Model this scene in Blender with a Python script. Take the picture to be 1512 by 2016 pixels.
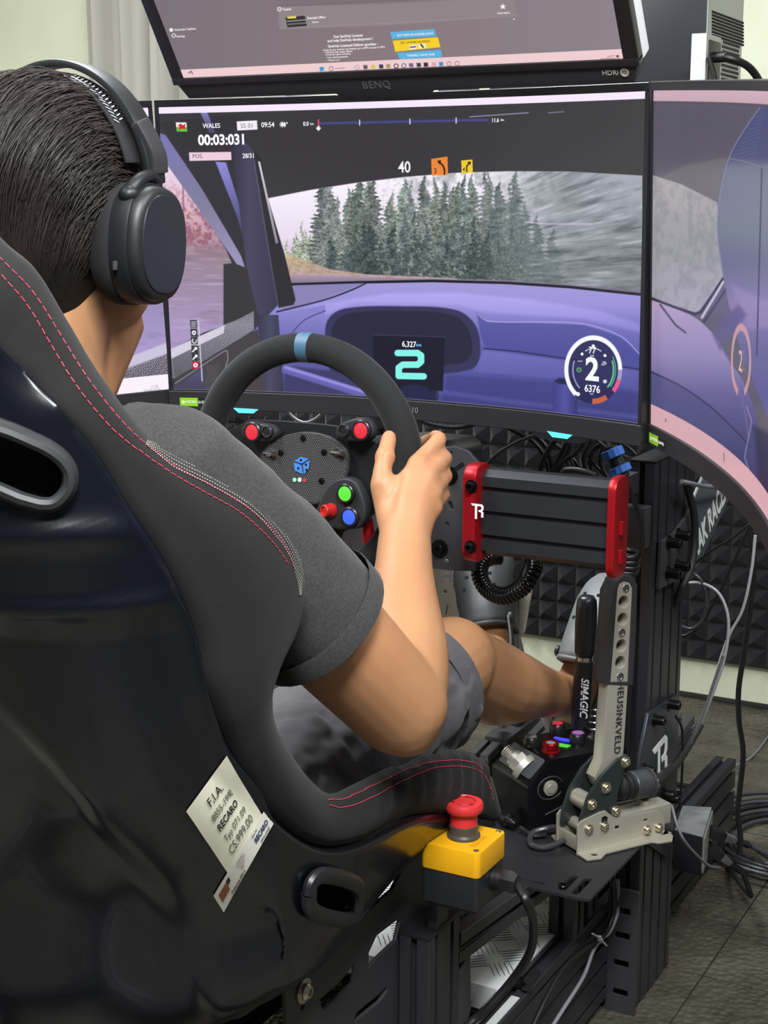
import bpy, bmesh, math, random
import numpy as np
from mathutils import Vector, Matrix

# ---------------------------------------------------------------- camera, world, lights, exposure
S = bpy.context.scene
for o in list(bpy.data.objects):
    bpy.data.objects.remove(o)
FPX, YAW, PITCH, ROLL = 3003.9, 0.498006, 0.2005689, 0.00236807
CAM = np.array([0.956405, -1.7585, 1.219633])


def cam_axes():
    cy, sy, cp, sp = math.cos(YAW), math.sin(YAW), math.cos(PITCH), math.sin(PITCH)
    fwd = np.array([-sy * cp, cy * cp, -sp])
    right = np.array([cy, sy, 0.0])
    up = np.cross(right, fwd)
    cr, sr = math.cos(ROLL), math.sin(ROLL)
    return cr * right + sr * up, -sr * right + cr * up, fwd


CR, CU, CF = cam_axes()
cd = bpy.data.cameras.new('camera')
cam = bpy.data.objects.new('camera', cd)
S.collection.objects.link(cam)
cd.sensor_fit = 'VERTICAL'
cd.sensor_height = 24.0
cd.lens = FPX / 2016 * 24.0
cd.clip_start = 0.05
m = Matrix.Identity(4)
for i in range(3):
    m[i][0], m[i][1], m[i][2], m[i][3] = CR[i], CU[i], -CF[i], CAM[i]
cam.matrix_world = m
S.camera = cam

w = bpy.data.worlds.new('room_ambient')
S.world = w
w.use_nodes = True
w.node_tree.nodes['Background'].inputs[0].default_value = (0.80, 0.86, 0.95, 1)
w.node_tree.nodes['Background'].inputs[1].default_value = 0.15
S.view_settings.view_transform = 'Standard'
S.view_settings.look = 'None'
S.view_settings.gamma = 1.0
S.view_settings.use_curve_mapping = False
S.view_settings.exposure = 0.1
S.cycles.max_bounces = 6
S.cycles.use_denoising = True
S.cycles.sample_clamp_indirect = 6.0


def area_lamp(name, loc, target, sx, sy, power, col):
    ld = bpy.data.lights.new(name, 'AREA')
    ld.shape = 'RECTANGLE'
    ld.size, ld.size_y, ld.energy, ld.color = sx, sy, power, col
    lo = bpy.data.objects.new(name, ld)
    S.collection.objects.link(lo)
    lo.location = loc
    lo.rotation_euler = (Vector(target) - Vector(loc)).to_track_quat('-Z', 'Y').to_euler()
    return lo


# the room's ceiling panels, the last an added unseen fill (the ceiling is at 2.7 m)
area_lamp('ceiling_or_fill_light', (-0.85, 0.3, 2.66), (-0.85, 0.3, 0), 1.2, 0.5, 78, (0.95, 0.98, 1.0))
area_lamp('ceiling_or_fill_light', (-1.0, -1.2, 2.66), (-1.0, -1.2, 0), 0.5, 1.2, 66, (0.95, 0.98, 1.0))
area_lamp('ceiling_or_fill_light', (1.1, -1.9, 2.66), (1.1, -1.9, 0), 0.5, 1.2, 140, (0.96, 0.98, 1.0))

area_lamp('ceiling_or_fill_light', (1.5, -0.35, 2.66), (1.5, -0.35, 0), 0.5, 1.2, 48, (0.96, 0.98, 1.0))  # unseen fill lamp, added to brighten the right side of the floor

# ---------------------------------------------------------------- helpers
COL = S.collection
R = math.radians
random.seed(7)
rng = np.random.default_rng(7)


def V(*a):
    return np.array(a[0] if len(a) == 1 else a, dtype=float)


def ray(px, py):
    return (px - 756) / FPX * CR - (py - 1008) / FPX * CU + CF


def ux(px, py, x):      # the point of the plane X = x behind a photo pixel
    d = ray(px, py)
    return CAM + d * ((x - CAM[0]) / d[0])


def uy(px, py, y):
    d = ray(px, py)
    return CAM + d * ((y - CAM[1]) / d[1])


def uz(px, py, z):
    d = ray(px, py)
    return CAM + d * ((z - CAM[2]) / d[2])


def up(px, py, o, n):   # a general plane through o with normal n
    d = ray(px, py)
    o, n = V(o), V(n)
    return CAM + d * (((o - CAM) @ n) / (d @ n))


def proj(P):
    d = np.asarray(P, float) - CAM
    z = d @ CF
    return np.stack([756 + FPX * (d @ CR) / z, 1008 - FPX * (d @ CU) / z], -1)


def norm(v):
    v = V(v)
    return v / np.linalg.norm(v)


def lin(c):
    c = np.asarray(c, float) / 255.0
    return np.where(c <= 0.04045, c / 12.92, ((c + 0.055) / 1.055) ** 2.4)


MATS = {}


def mat(name, rgb, rough=0.5, metal=0.0, noise=None, bump=None, coat=0.0, sheen=0.0, spec=0.5, emit=None, rnoise=0.0,
        sss=0.0, aniso=0.0, wave=None):
    """principled material; noise=(scale, rgb2, lo, hi) mixes a second colour, bump=(scale, strength, distance)"""
    if name in MATS:
        return MATS[name]
    mt = bpy.data.materials.new(name)
    mt.use_nodes = True
    nt = mt.node_tree
    b = nt.nodes['Principled BSDF']
    c = lin(rgb)
    b.inputs['Base Color'].default_value = (*c, 1)
    b.inputs['Roughness'].default_value = rough
    b.inputs['Metallic'].default_value = metal
    b.inputs['Specular IOR Level'].default_value = spec
    if coat:
        b.inputs['Coat Weight'].default_value = coat
        b.inputs['Coat Roughness'].default_value = 0.05
    if sheen:
        b.inputs['Sheen Weight'].default_value = sheen
        b.inputs['Sheen Roughness'].default_value = 0.4
    if sss:
        b.inputs['Subsurface Weight'].default_value = sss
        b.inputs['Subsurface Radius'].default_value = (0.01, 0.004, 0.002)
        b.inputs['Subsurface Scale'].default_value = 1.0
    if emit:
        b.inputs['Emission Color'].default_value = (*lin(emit[0]), 1)
        b.inputs['Emission Strength'].default_value = emit[1]
    tc = nt.nodes.new('ShaderNodeTexCoord')
    if noise:
        n = nt.nodes.new('ShaderNodeTexNoise')
        n.inputs['Scale'].default_value = noise[0]
        n.inputs['Detail'].default_value = 6
        n.inputs['Roughness'].default_value = 0.6
        nt.links.new(tc.outputs['Object'], n.inputs['Vector'])
        r = nt.nodes.new('ShaderNodeMapRange')
        r.inputs[1].default_value, r.inputs[2].default_value = noise[2], noise[3]
        nt.links.new(n.outputs['Fac'], r.inputs[0])
        mx = nt.nodes.new('ShaderNodeMix')
        mx.data_type = 'RGBA'
        mx.inputs[6].default_value = (*c, 1)
        mx.inputs[7].default_value = (*lin(noise[1]), 1)
        nt.links.new(r.outputs[0], mx.inputs[0])
        nt.links.new(mx.outputs[2], b.inputs['Base Color'])
    if rnoise:
        n = nt.nodes.new('ShaderNodeTexNoise')
        n.inputs['Scale'].default_value = 14
        n.inputs['Detail'].default_value = 4
        nt.links.new(tc.outputs['Object'], n.inputs['Vector'])
        r = nt.nodes.new('ShaderNodeMapRange')
        r.inputs[3].default_value, r.inputs[4].default_value = max(0.02, rough - rnoise), min(1, rough + rnoise)
        nt.links.new(n.outputs['Fac'], r.inputs[0])
        nt.links.new(r.outputs[0], b.inputs['Roughness'])
    if bump:
        n = nt.nodes.new('ShaderNodeTexNoise')
        n.inputs['Scale'].default_value = bump[0]
        n.inputs['Detail'].default_value = 3
        nt.links.new(tc.outputs['Object'], n.inputs['Vector'])
        bp = nt.nodes.new('ShaderNodeBump')
        bp.inputs['Strength'].default_value = bump[1]
        bp.inputs['Distance'].default_value = bump[2]
        nt.links.new(n.outputs['Fac'], bp.inputs['Height'])
        nt.links.new(bp.outputs['Normal'], b.inputs['Normal'])
    MATS[name] = mt
    return mt


def frame(o, x, y, z=None):
    """3x4 frame: origin and axes -> function of local points"""
    o, x, y = V(o), norm(x), norm(y)
    z = np.cross(x, y) if z is None else norm(z)
    return (o, x, y, z)


WORLD = (V(0, 0, 0), V(1, 0, 0), V(0, 1, 0), V(0, 0, 1))


def tf(fr, P):
    P = np.asarray(P, float).reshape(-1, 3)
    return fr[0] + P[:, :1] * fr[1] + P[:, 1:2] * fr[2] + P[:, 2:3] * fr[3]


def spline(pts, n):
    """Catmull-Rom through points (k, d) -> n samples, roughly uniform in chord length"""
    P = np.asarray(pts, float)
    k = len(P)
    if k == 2:
        t = np.linspace(0, 1, n)[:, None]
        return P[0] * (1 - t) + P[1] * t
    d = np.r_[0, np.cumsum(np.maximum(np.linalg.norm(np.diff(P, axis=0), axis=1), 1e-9))]
    u = np.linspace(0, d[-1], n)
    M = np.empty_like(P)
    M[1:-1] = (P[2:] - P[:-2]) / (d[2:] - d[:-2])[:, None]
    M[0] = (P[1] - P[0]) / (d[1] - d[0])
    M[-1] = (P[-1] - P[-2]) / (d[-1] - d[-2])
    i = np.clip(np.searchsorted(d, u, side='right') - 1, 0, k - 2)
    h = (d[i + 1] - d[i])[:, None]
    t = ((u - d[i]) / h[:, 0])[:, None]
    return ((2 * t**3 - 3 * t**2 + 1) * P[i] + (t**3 - 2 * t**2 + t) * h * M[i]
            + (-2 * t**3 + 3 * t**2) * P[i + 1] + (t**3 - t**2) * h * M[i + 1])


class MB:
    """collects shapes, becomes ONE mesh object"""

    def __init__(s):
        s.v, s.f, s.n = [], [], 0

    def add(s, P, F):
        P = np.asarray(P, float).reshape(-1, 3)
        s.v.append(P)
        k = s.n
        s.f += [tuple(i + k for i in f) for f in F]
        s.n += len(P)
        return s

    def box(s, c, size, fr=WORLD, taper=1.0):
        a = np.array(size, float) / 2
        q = np.array([(x, y, z) for z in (-1, 1) for y in (-1, 1) for x in (-1, 1)], float)
        q[4:, :2] *= taper
        P = tf(fr, q * a + V(c))
        return s.add(P, [(0, 2, 3, 1), (4, 5, 7, 6), (0, 1, 5, 4), (2, 6, 7, 3), (0, 4, 6, 2), (1, 3, 7, 5)])

    def loft(s, rings, caps=True, closed=True):
        m_ = len(rings[0])
        P = np.concatenate([np.asarray(r_, float) for r_ in rings])
        F = []
        for i in range(len(rings) - 1):
            for j in range(m_ if closed else m_ - 1):
                a, b = i * m_ + j, i * m_ + (j + 1) % m_
                F.append((a, b, b + m_, a + m_))
        if caps and closed:
            F.append(tuple(range(m_ - 1, -1, -1)))
            F.append(tuple(range((len(rings) - 1) * m_, len(rings) * m_)))
        return s.add(P, F)

    def cyl(s, p0, p1, r0, r1=None, n=16, caps=True):
        r1 = r0 if r1 is None else r1
        return s.rev([(r0, 0.0), (r1, 1.0)], p0, V(p1) - V(p0), n, caps, unit=True)

    def rev(s, prof, o, axis, n=20, caps=True, unit=False):
        """lathe: prof = (radius, height) along axis from o"""
        o, ax = V(o), V(axis)
        L = np.linalg.norm(ax) if unit else 1.0
        ax = norm(ax)
        t = V(1, 0, 0) if abs(ax[0]) < 0.8 else V(0, 1, 0)
        e1 = norm(np.cross(ax, t))
        e2 = np.cross(ax, e1)
        a = np.linspace(0, 2 * math.pi, n, endpoint=False)
        ring = np.cos(a)[:, None] * e1 + np.sin(a)[:, None] * e2
        return s.loft([o + ax * (h * L) + ring * max(r_, 1e-5) for r_, h in prof], caps)

    def tube(s, pts, r, n=8, k=None, caps=True, flat=1.0):
        """round (or flattened) tube along a smooth path; r may be a list given at the path points"""
        pts = np.asarray(pts, float)
        k = k or max(8, 6 * len(pts))
        P = spline(pts, k)
        if np.ndim(r):
            r = np.interp(np.linspace(0, 1, k), np.linspace(0, 1, len(r)), r)
        else:
            r = np.full(k, r)
        T = np.gradient(P, axis=0)
        T /= np.maximum(np.linalg.norm(T, axis=1), 1e-12)[:, None]
        t = V(0, 0, 1) if abs(T[0][2]) < 0.9 else V(1, 0, 0)
        e1 = norm(np.cross(T[0], t))
        rings = []
        a = np.linspace(0, 2 * math.pi, n, endpoint=False)
        for i in range(k):
            e1 = norm(e1 - T[i] * (e1 @ T[i]))
            e2 = np.cross(T[i], e1)
            rings.append(P[i] + r[i] * (np.cos(a)[:, None] * e1 + flat * np.sin(a)[:, None] * e2))
        return s.loft(rings, caps)

    def prism(s, poly, h0, h1, fr=WORLD):
        """polygon in the frame's x, y pushed from h0 to h1 along its z"""
        q = np.asarray(poly, float)
        ar = np.sum(q[:, 0] * np.roll(q[:, 1], -1) - np.roll(q[:, 0], -1) * q[:, 1])
        if ar < 0:
            q = q[::-1]
        lo = np.c_[q, np.full(len(q), h0)]
        hi = np.c_[q, np.full(len(q), h1)]
        return s.loft([tf(fr, lo), tf(fr, hi)])

    def ell(s, c, r, fr=WORLD, n=16, m_=10, p=1.0):
        """ellipsoid; p < 1 squares it off"""
        rings = []
        for i in range(m_ + 1):
            th = -math.pi / 2 + math.pi * i / m_
            cz = math.copysign(abs(math.sin(th)) ** p, math.sin(th))
            cr = max(abs(math.cos(th)) ** p, 1e-3)
            a = np.linspace(0, 2 * math.pi, n, endpoint=False)
            ca = np.sign(np.cos(a)) * np.abs(np.cos(a)) ** p
            sa = np.sign(np.sin(a)) * np.abs(np.sin(a)) ** p
            rings.append(tf(fr, np.c_[r[0] * cr * ca, r[1] * cr * sa, np.full(n, r[2] * cz)] + V(c)))
        return s.loft(rings)

    def grid(s, G, both=False):
        """open patch from an array (i, j, 3)"""
        G = np.asarray(G, float)
        a, b = G.shape[:2]
        F = [(i * b + j, i * b + j + 1, (i + 1) * b + j + 1, (i + 1) * b + j) for i in range(a - 1) for j in range(b - 1)]
        return s.add(G.reshape(-1, 3), F)

    def mesh(s, name):
        me = bpy.data.meshes.new(name)
        me.from_pydata(np.concatenate(s.v).tolist(), [], s.f)
        me.update()
        return me


def fix_normals(me):
    bm = bmesh.new()
    bm.from_mesh(me)
    bmesh.ops.recalc_face_normals(bm, faces=bm.faces)
    bm.to_mesh(me)
    bm.free()


def obj(name, mb, mt, parent=None, smooth=35, bevel=0.0, seg=2, **kw):
    me = mb.mesh(name) if isinstance(mb, MB) else mb
    if bevel:
        bm = bmesh.new()
        bm.from_mesh(me)
        bmesh.ops.recalc_face_normals(bm, faces=bm.faces)
        ed = [e for e in bm.edges if len(e.link_faces) == 2 and e.calc_face_angle(0) > R(35)]
        bmesh.ops.bevel(bm, geom=ed, offset=bevel, segments=seg, profile=0.6, affect='EDGES', clamp_overlap=True)
        bm.to_mesh(me)
        bm.free()
    elif isinstance(mb, MB):
        fix_normals(me)
    if smooth:
        me.shade_smooth()
        me.set_sharp_from_angle(angle=R(smooth))
    me.materials.clear()
    me.materials.append(mt)
    o = bpy.data.objects.new(name, me)
    COL.objects.link(o)
    if parent is not None:
        o.parent = parent
        o.matrix_parent_inverse = parent_inv(parent)
    for k, v in kw.items():
        o[k] = v
    return o


def parent_inv(p):
    return Matrix.Translation(-p.location) if p.type == 'EMPTY' else Matrix.Identity(4)


def thing(name, label, cat, loc, group=None):
    o = bpy.data.objects.new(name, None)
    o.empty_display_size = 0.05
    COL.objects.link(o)
    o.location = tuple(loc)
    o['label'], o['category'] = label, cat
    if group:
        o['group'] = group
    return o


def tag(o, label, cat, group=None):
    o['label'], o['category'] = label, cat
    if group:
        o['group'] = group
    return o


def plate_mesh(outlines, thick, fr, bev=0.0):
    """flat plate with holes from closed 2-D outlines (first is the rim), centred on the frame's plane"""
    cu = bpy.data.curves.new('plate', 'CURVE')
    cu.dimensions = '2D'
    cu.fill_mode = 'BOTH'
    cu.extrude = thick / 2 - bev
    cu.bevel_depth = bev
    cu.bevel_resolution = 1
    for ol in outlines:
        sp = cu.splines.new('POLY')
        sp.points.add(len(ol) - 1)
        for p_, q in zip(sp.points, ol):
            p_.co = (q[0], q[1], 0, 1)
        sp.use_cyclic_u = True
    return curve_mesh(cu, fr)


def curve_mesh(cu, fr, warp=None):
    to = bpy.data.objects.new('tmp', cu)
    me = bpy.data.meshes.new_from_object(to)
    bpy.data.objects.remove(to)
    bpy.data.curves.remove(cu)
    n = len(me.vertices)
    co = np.empty(n * 3)
    me.vertices.foreach_get('co', co)
    co = co.reshape(-1, 3)
    co = warp(co) if warp else tf(fr, co)
    me.vertices.foreach_set('co', co.reshape(-1))
    me.update()
    return me


def text_mesh(body, size, fr, align='CENTER', bold=0.0, thick=0.0004, shear=0.0, space=1.0, sx=1.0, warp=None):
    cu = bpy.data.curves.new('text', 'FONT')
    cu.body = body
    cu.size = size
    cu.align_x = align
    cu.align_y = 'CENTER'
    cu.offset = bold * size
    cu.extrude = thick / 2
    cu.shear = shear
    cu.space_character = space
    cu.resolution_u = 3
    f2 = fr
    if warp is None and sx != 1.0:
        f2 = (fr[0], fr[1] * sx, fr[2], fr[3])
    return curve_mesh(cu, f2, warp)


def rrect(cx, cy, w_, h_, r_, n=5, rot=0.0):
    out = []
    for kx, ky, a0 in ((1, 1, 0), (-1, 1, 90), (-1, -1, 180), (1, -1, 270)):
        for i in range(n + 1):
            a = R(a0 + 90 * i / n)
            out.append((kx * (w_ / 2 - r_) + r_ * math.cos(a), ky * (h_ / 2 - r_) + r_ * math.sin(a)))
    c, s_ = math.cos(rot), math.sin(rot)
    return [(cx + c * x - s_ * y, cy + s_ * x + c * y) for x, y in out]


def circ(cx, cy, r_, n=16):
    return [(cx + r_ * math.cos(2 * math.pi * i / n), cy + r_ * math.sin(2 * math.pi * i / n)) for i in range(n)]


def tslot(nx, ny, u=0.04):
    """outline of an aluminium extrusion of nx by ny modules, corner at the origin, with open T slots"""
    W_, H_ = nx * u, ny * u
    out = []

    def side(p, d, nrm, cnt):
        for i in range(cnt):
            c = p + d * (u * (i + 0.5))
            for t, q in ((-.0042, 0), (-.0042, .003), (-.0095, .0045), (-.0045, .011), (.0045, .011), (.0095, .0045), (.0042, .003), (.0042, 0)):
                out.append(tuple(c + d * t + nrm * q))
    X_, Y_ = V(1, 0), V(0, 1)
    for p, d, nrm, cnt in ((V(0, 0), X_, Y_, nx), (V(W_, 0), Y_, -X_, ny), (V(W_, H_), -X_, -Y_, nx), (V(0, H_), -Y_, X_, ny)):
        out.append(tuple(p + d * .0015 + nrm * 0))
        side(p, d, nrm, cnt)
        out.append(tuple(p + d * (u * cnt - .0015)))
    return out


def bolt(mb, p, ax, r=.0065, h=.008, flat=False):
    """socket head cap screw: head, recessed hex, washer"""
    p, ax = V(p), norm(ax)
    mb.rev([(r * 1.45, 0), (r * 1.45, .0014), (r, .0014)], p, ax, 14)
    mb.rev([(r, 0.001), (r, h * .88), (r * .9, h), (r * .52, h), (r * .5, h * .45), (0.0, h * .45)], p, ax, 14)


def bolts(name, spots, mt, parent):
    """each screw is a part of its own: spots = (point, axis, radius, height)"""
    for p, ax, r_, h in spots:
        mb = MB()
        bolt(mb, p, ax, r_, h)
        obj(name, mb, mt, parent, smooth=30)

# ---------------------------------------------------------------- materials used widely
M_WALL = mat('cream_wall_paint', (206, 208, 186), .75, noise=(3, (196, 198, 174), .35, .7), bump=(60, .1, .002))
M_FLOOR = mat('worn_vinyl', (90, 86, 73), .34, noise=(7, (54, 52, 46), .33, .66), rnoise=.14)


def pebbled(mt):
    nt = mt.node_tree
    b = nt.nodes['Principled BSDF']
    g = nt.nodes.new('ShaderNodeNewGeometry')
    vo = nt.nodes.new('ShaderNodeTexVoronoi')
    vo.inputs['Scale'].default_value = 85
    n2 = nt.nodes.new('ShaderNodeTexNoise')
    n2.inputs['Scale'].default_value = 24
    n2.inputs['Detail'].default_value = 8
    nt.links.new(g.outputs['Position'], vo.inputs['Vector'])
    nt.links.new(g.outputs['Position'], n2.inputs['Vector'])
    ad = nt.nodes.new('ShaderNodeMath')
    ad.operation = 'MULTIPLY'
    nt.links.new(vo.outputs['Distance'], ad.inputs[0])
    nt.links.new(n2.outputs['Fac'], ad.inputs[1])
    bp = nt.nodes.new('ShaderNodeBump')
    bp.inputs['Strength'].default_value = .9
    bp.inputs['Distance'].default_value = .008
    nt.links.new(ad.outputs[0], bp.inputs['Height'])
    nt.links.new(bp.outputs['Normal'], b.inputs['Normal'])
    for n in nt.nodes:
        if n.type == 'TEX_NOISE' and n is not n2:
            nt.links.new(g.outputs['Position'], n.inputs['Vector'])


pebbled(M_FLOOR)
M_FOAM = mat('black_foam', (23, 23, 27), .95, bump=(220, .3, .002), sheen=.12)
M_BLACK = mat('black_plastic', (24, 24, 27), .45, bump=(400, .08, .0005))
M_SATIN = mat('satin_black_plastic', (30, 30, 34), .38)
M_GLOSS = mat('gloss_black_shell', (10, 13, 20), .24, coat=.15, rnoise=.05)
M_ALU = mat('black_anodised_aluminium', (52, 52, 56), .34, metal=.3, bump=(300, .05, .0003))
M_STEEL = mat('black_powder_coat', (56, 56, 59), .42, bump=(500, .12, .0004))
M_BOLT = mat('black_steel_bolt', (38, 38, 40), .28, metal=.8)
M_ZINC = mat('zinc_bolt', (196, 190, 170), .28, metal=.95)
M_SILVER = mat('champagne_aluminium', (188, 183, 168), .4, metal=.55, bump=(200, .06, .0003))
M_CHROME = mat('bright_steel', (210, 210, 208), .18, metal=1.0)
M_RED = mat('red_anodised', (176, 26, 34), .33, metal=.55)
M_CABLE = mat('black_cable_rubber', (22, 22, 24), .4)
M_CABLEG = mat('grey_cable', (120, 120, 124), .4)
M_WHITE = mat('white_print', (235, 235, 235), .5)
M_FAB = mat('black_seat_fabric', (14, 13, 14), .95, sheen=.04, bump=(900, .35, .0008), noise=(40, (11, 10, 11), .4, .6))
M_REDTH = mat('red_thread', (190, 60, 84), .8)
M_RUBBER = mat('black_rubber', (20, 20, 22), .6)

# ---------------------------------------------------------------- room shell
def struct(name, mb, m_, parent=None, **kw):
    o = obj(name, mb, m_, parent, **kw)
    if parent is None:
        o['kind'] = 'structure'
    return o


XL, XR, YF, YB, ZC = -2.6, 2.4, -3.6, 1.84, 2.7
floor = struct('floor', MB().box(((XL + XR) / 2, (YF + YB) / 2, -.033), (XR - XL + .2, YB - YF + .2, .06)), mat('floor_screed', (40, 38, 34), .9))
tile_me = MB().box((0, 0, -.0015), (.597, .597, .003)).mesh('floor_tile')
tile_me.materials.append(M_FLOOR)
for i in range(9):
    for j in range(10):
        t_ = bpy.data.objects.new('floor_tile', tile_me)
        COL.objects.link(t_)
        t_.location = (-2.37 + .6 * i, -3.33 + .6 * j - .1, 0)
        t_.parent = floor
back = struct('wall_back', MB().box(((XL + XR) / 2, YB + .05, ZC / 2), (XR - XL + .2, .1, ZC)), M_WALL)
M_ROOM = mat('dim_room_paint', (44, 46, 52), .8, noise=(2, (34, 36, 42), .4, .6))
struct('wall_left', MB().box((XL - .05, (YF + YB) / 2, ZC / 2), (.1, YB - YF, ZC)), M_WALL)
struct('wall_right', MB().box((XR + .05, (YF + YB) / 2, ZC / 2), (.1, YB - YF, ZC)), M_ROOM)
struct('wall_front', MB().box(((XL + XR) / 2, YF - .05, ZC / 2), (XR - XL + .2, .1, ZC)), M_ROOM)
struct('ceiling', MB().box(((XL + XR) / 2, (YF + YB) / 2, ZC + .05), (XR - XL + .2, YB - YF + .2, .1)), mat('ceiling_paint', (190, 190, 182), .85))
struct('trim_back', MB().box((0, YB - .004, .006), (XR - XL, .008, .012)), mat('dark_sealant', (30, 29, 26), .7), bevel=.002)

# foam panels on the lower back wall, ten by ten pyramids each
fz0 = uy(1329, 1296, 1.80)[2]
fm = MB()
n_, u_ = 10, .0495
for i in range(n_):
    for j in range(n_):
        x0, z0 = i * u_, j * u_
        fm.add([(x0, 0, z0), (x0 + u_, 0, z0), (x0 + u_, 0, z0 + u_), (x0, 0, z0 + u_), (x0 + u_ / 2, -.034, z0 + u_ / 2)],
               [(0, 1, 4), (1, 2, 4), (2, 3, 4), (3, 0, 4)])
fm.box((n_ * u_ / 2, .009, n_ * u_ / 2), (n_ * u_, .016, n_ * u_))
foam_me = fm.mesh('foam_panel')
foam_me.materials.append(M_FOAM)
for i in range(9):
    for j in range(2):
        t_ = bpy.data.objects.new('foam_panel', foam_me)
        COL.objects.link(t_)
        t_.location = (-2.55 + .4985 * i + .18, YB - .019, fz0 + .4985 * j)
        t_.parent = back

# curtain in front of the back wall, top left
cp0, cp1 = uy(168, 60, 1.7), uy(345, 60, 1.7)
M_CURT = mat('grey_curtain_cloth', (150, 148, 138), .9, sheen=.3, bump=(300, .2, .001))
G = []
for z in (2.405, 1.9, 1.4, .95):
    row = []
    for k in range(90):
        t = k / 89
        x = cp0[0] + (cp1[0] - cp0[0] + .35) * t
        row.append((x, 1.7 + .035 * math.sin(t * 44) + .014 * math.sin(t * 97 + 1) + .006 * math.sin(z * 9 + t * 60), z))
    G.append(row)
G = np.array(G)
cm = MB().grid(G).mesh('curtain')
cur = obj('curtain', cm, M_CURT, smooth=60)
cur.modifiers.new('thick', 'SOLIDIFY').thickness = .003
tag(cur, 'grey folded curtain hanging on the pale wall behind the left monitor', 'curtain')
cr = obj('curtain_rail', MB().cyl((cp0[0] - .25, 1.7, 2.43), (cp1[0] + .8, 1.7, 2.43), .012).box((cp0[0] - .2, 1.77, 2.43), (.03, .14, .03)).box((cp1[0] + .75, 1.77, 2.43), (.03, .14, .03)), M_STEEL)
tag(cr, 'black curtain rail high on the back wall above the curtain', 'rail')

# ---------------------------------------------------------------- screens: a painter that works in the screen's own plane
class Screen:
    """curved (or flat) screen: s along the width, v up, n towards the viewer"""

    def __init__(s, O, ex, ev, en, w_, h_, Rc=None):
        s.O, s.ex, s.ev, s.en, s.w, s.h, s.R = V(O), norm(ex), norm(ev), norm(en), w_, h_, Rc

    def pos(s, a, v, n=0.0):
        a, v, n = np.broadcast_arrays(np.asarray(a, float), np.asarray(v, float), np.asarray(n, float))
        d = 0.0
        if s.R:
            d = -(np.sqrt(np.maximum(s.R**2 - a**2, 1e-6)) - math.sqrt(s.R**2 - s.w**2 / 4))
            # the normal leans towards the centre of curvature
            k = a / s.R
            a2, d2 = a - n * k, d + n * np.sqrt(1 - np.minimum(k**2, .9))
        else:
            a2, d2 = a, n
        return s.O + a2[..., None] * s.ex + v[..., None] * s.ev + np.asarray(d2)[..., None] * s.en

    def inv(s, px, py):
        q = np.zeros(2)
        for _ in range(30):
            f0 = proj(s.pos(q[0], q[1]))
            J = np.stack([(proj(s.pos(q[0] + 1e-4, q[1])) - f0) / 1e-4, (proj(s.pos(q[0], q[1] + 1e-4)) - f0) / 1e-4], -1)
            st = np.linalg.solve(J, V(px, py) - f0)
            q = q + np.clip(st, -.1, .1)
            if s.R:
                q[0] = np.clip(q[0], -.6, .6)
        return q

    def bar(s, mb, a0, a1, v0, v1, n0, n1, k=24, soft=0.0):
        """solid bar that follows the curve"""
        A = np.linspace(a0, a1, k)
        mb.loft([np.array([s.pos(a, v0, n0), s.pos(a, v1, n0), s.pos(a, v1, n1), s.pos(a, v0, n1)]) for a in A])
        return mb


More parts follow.
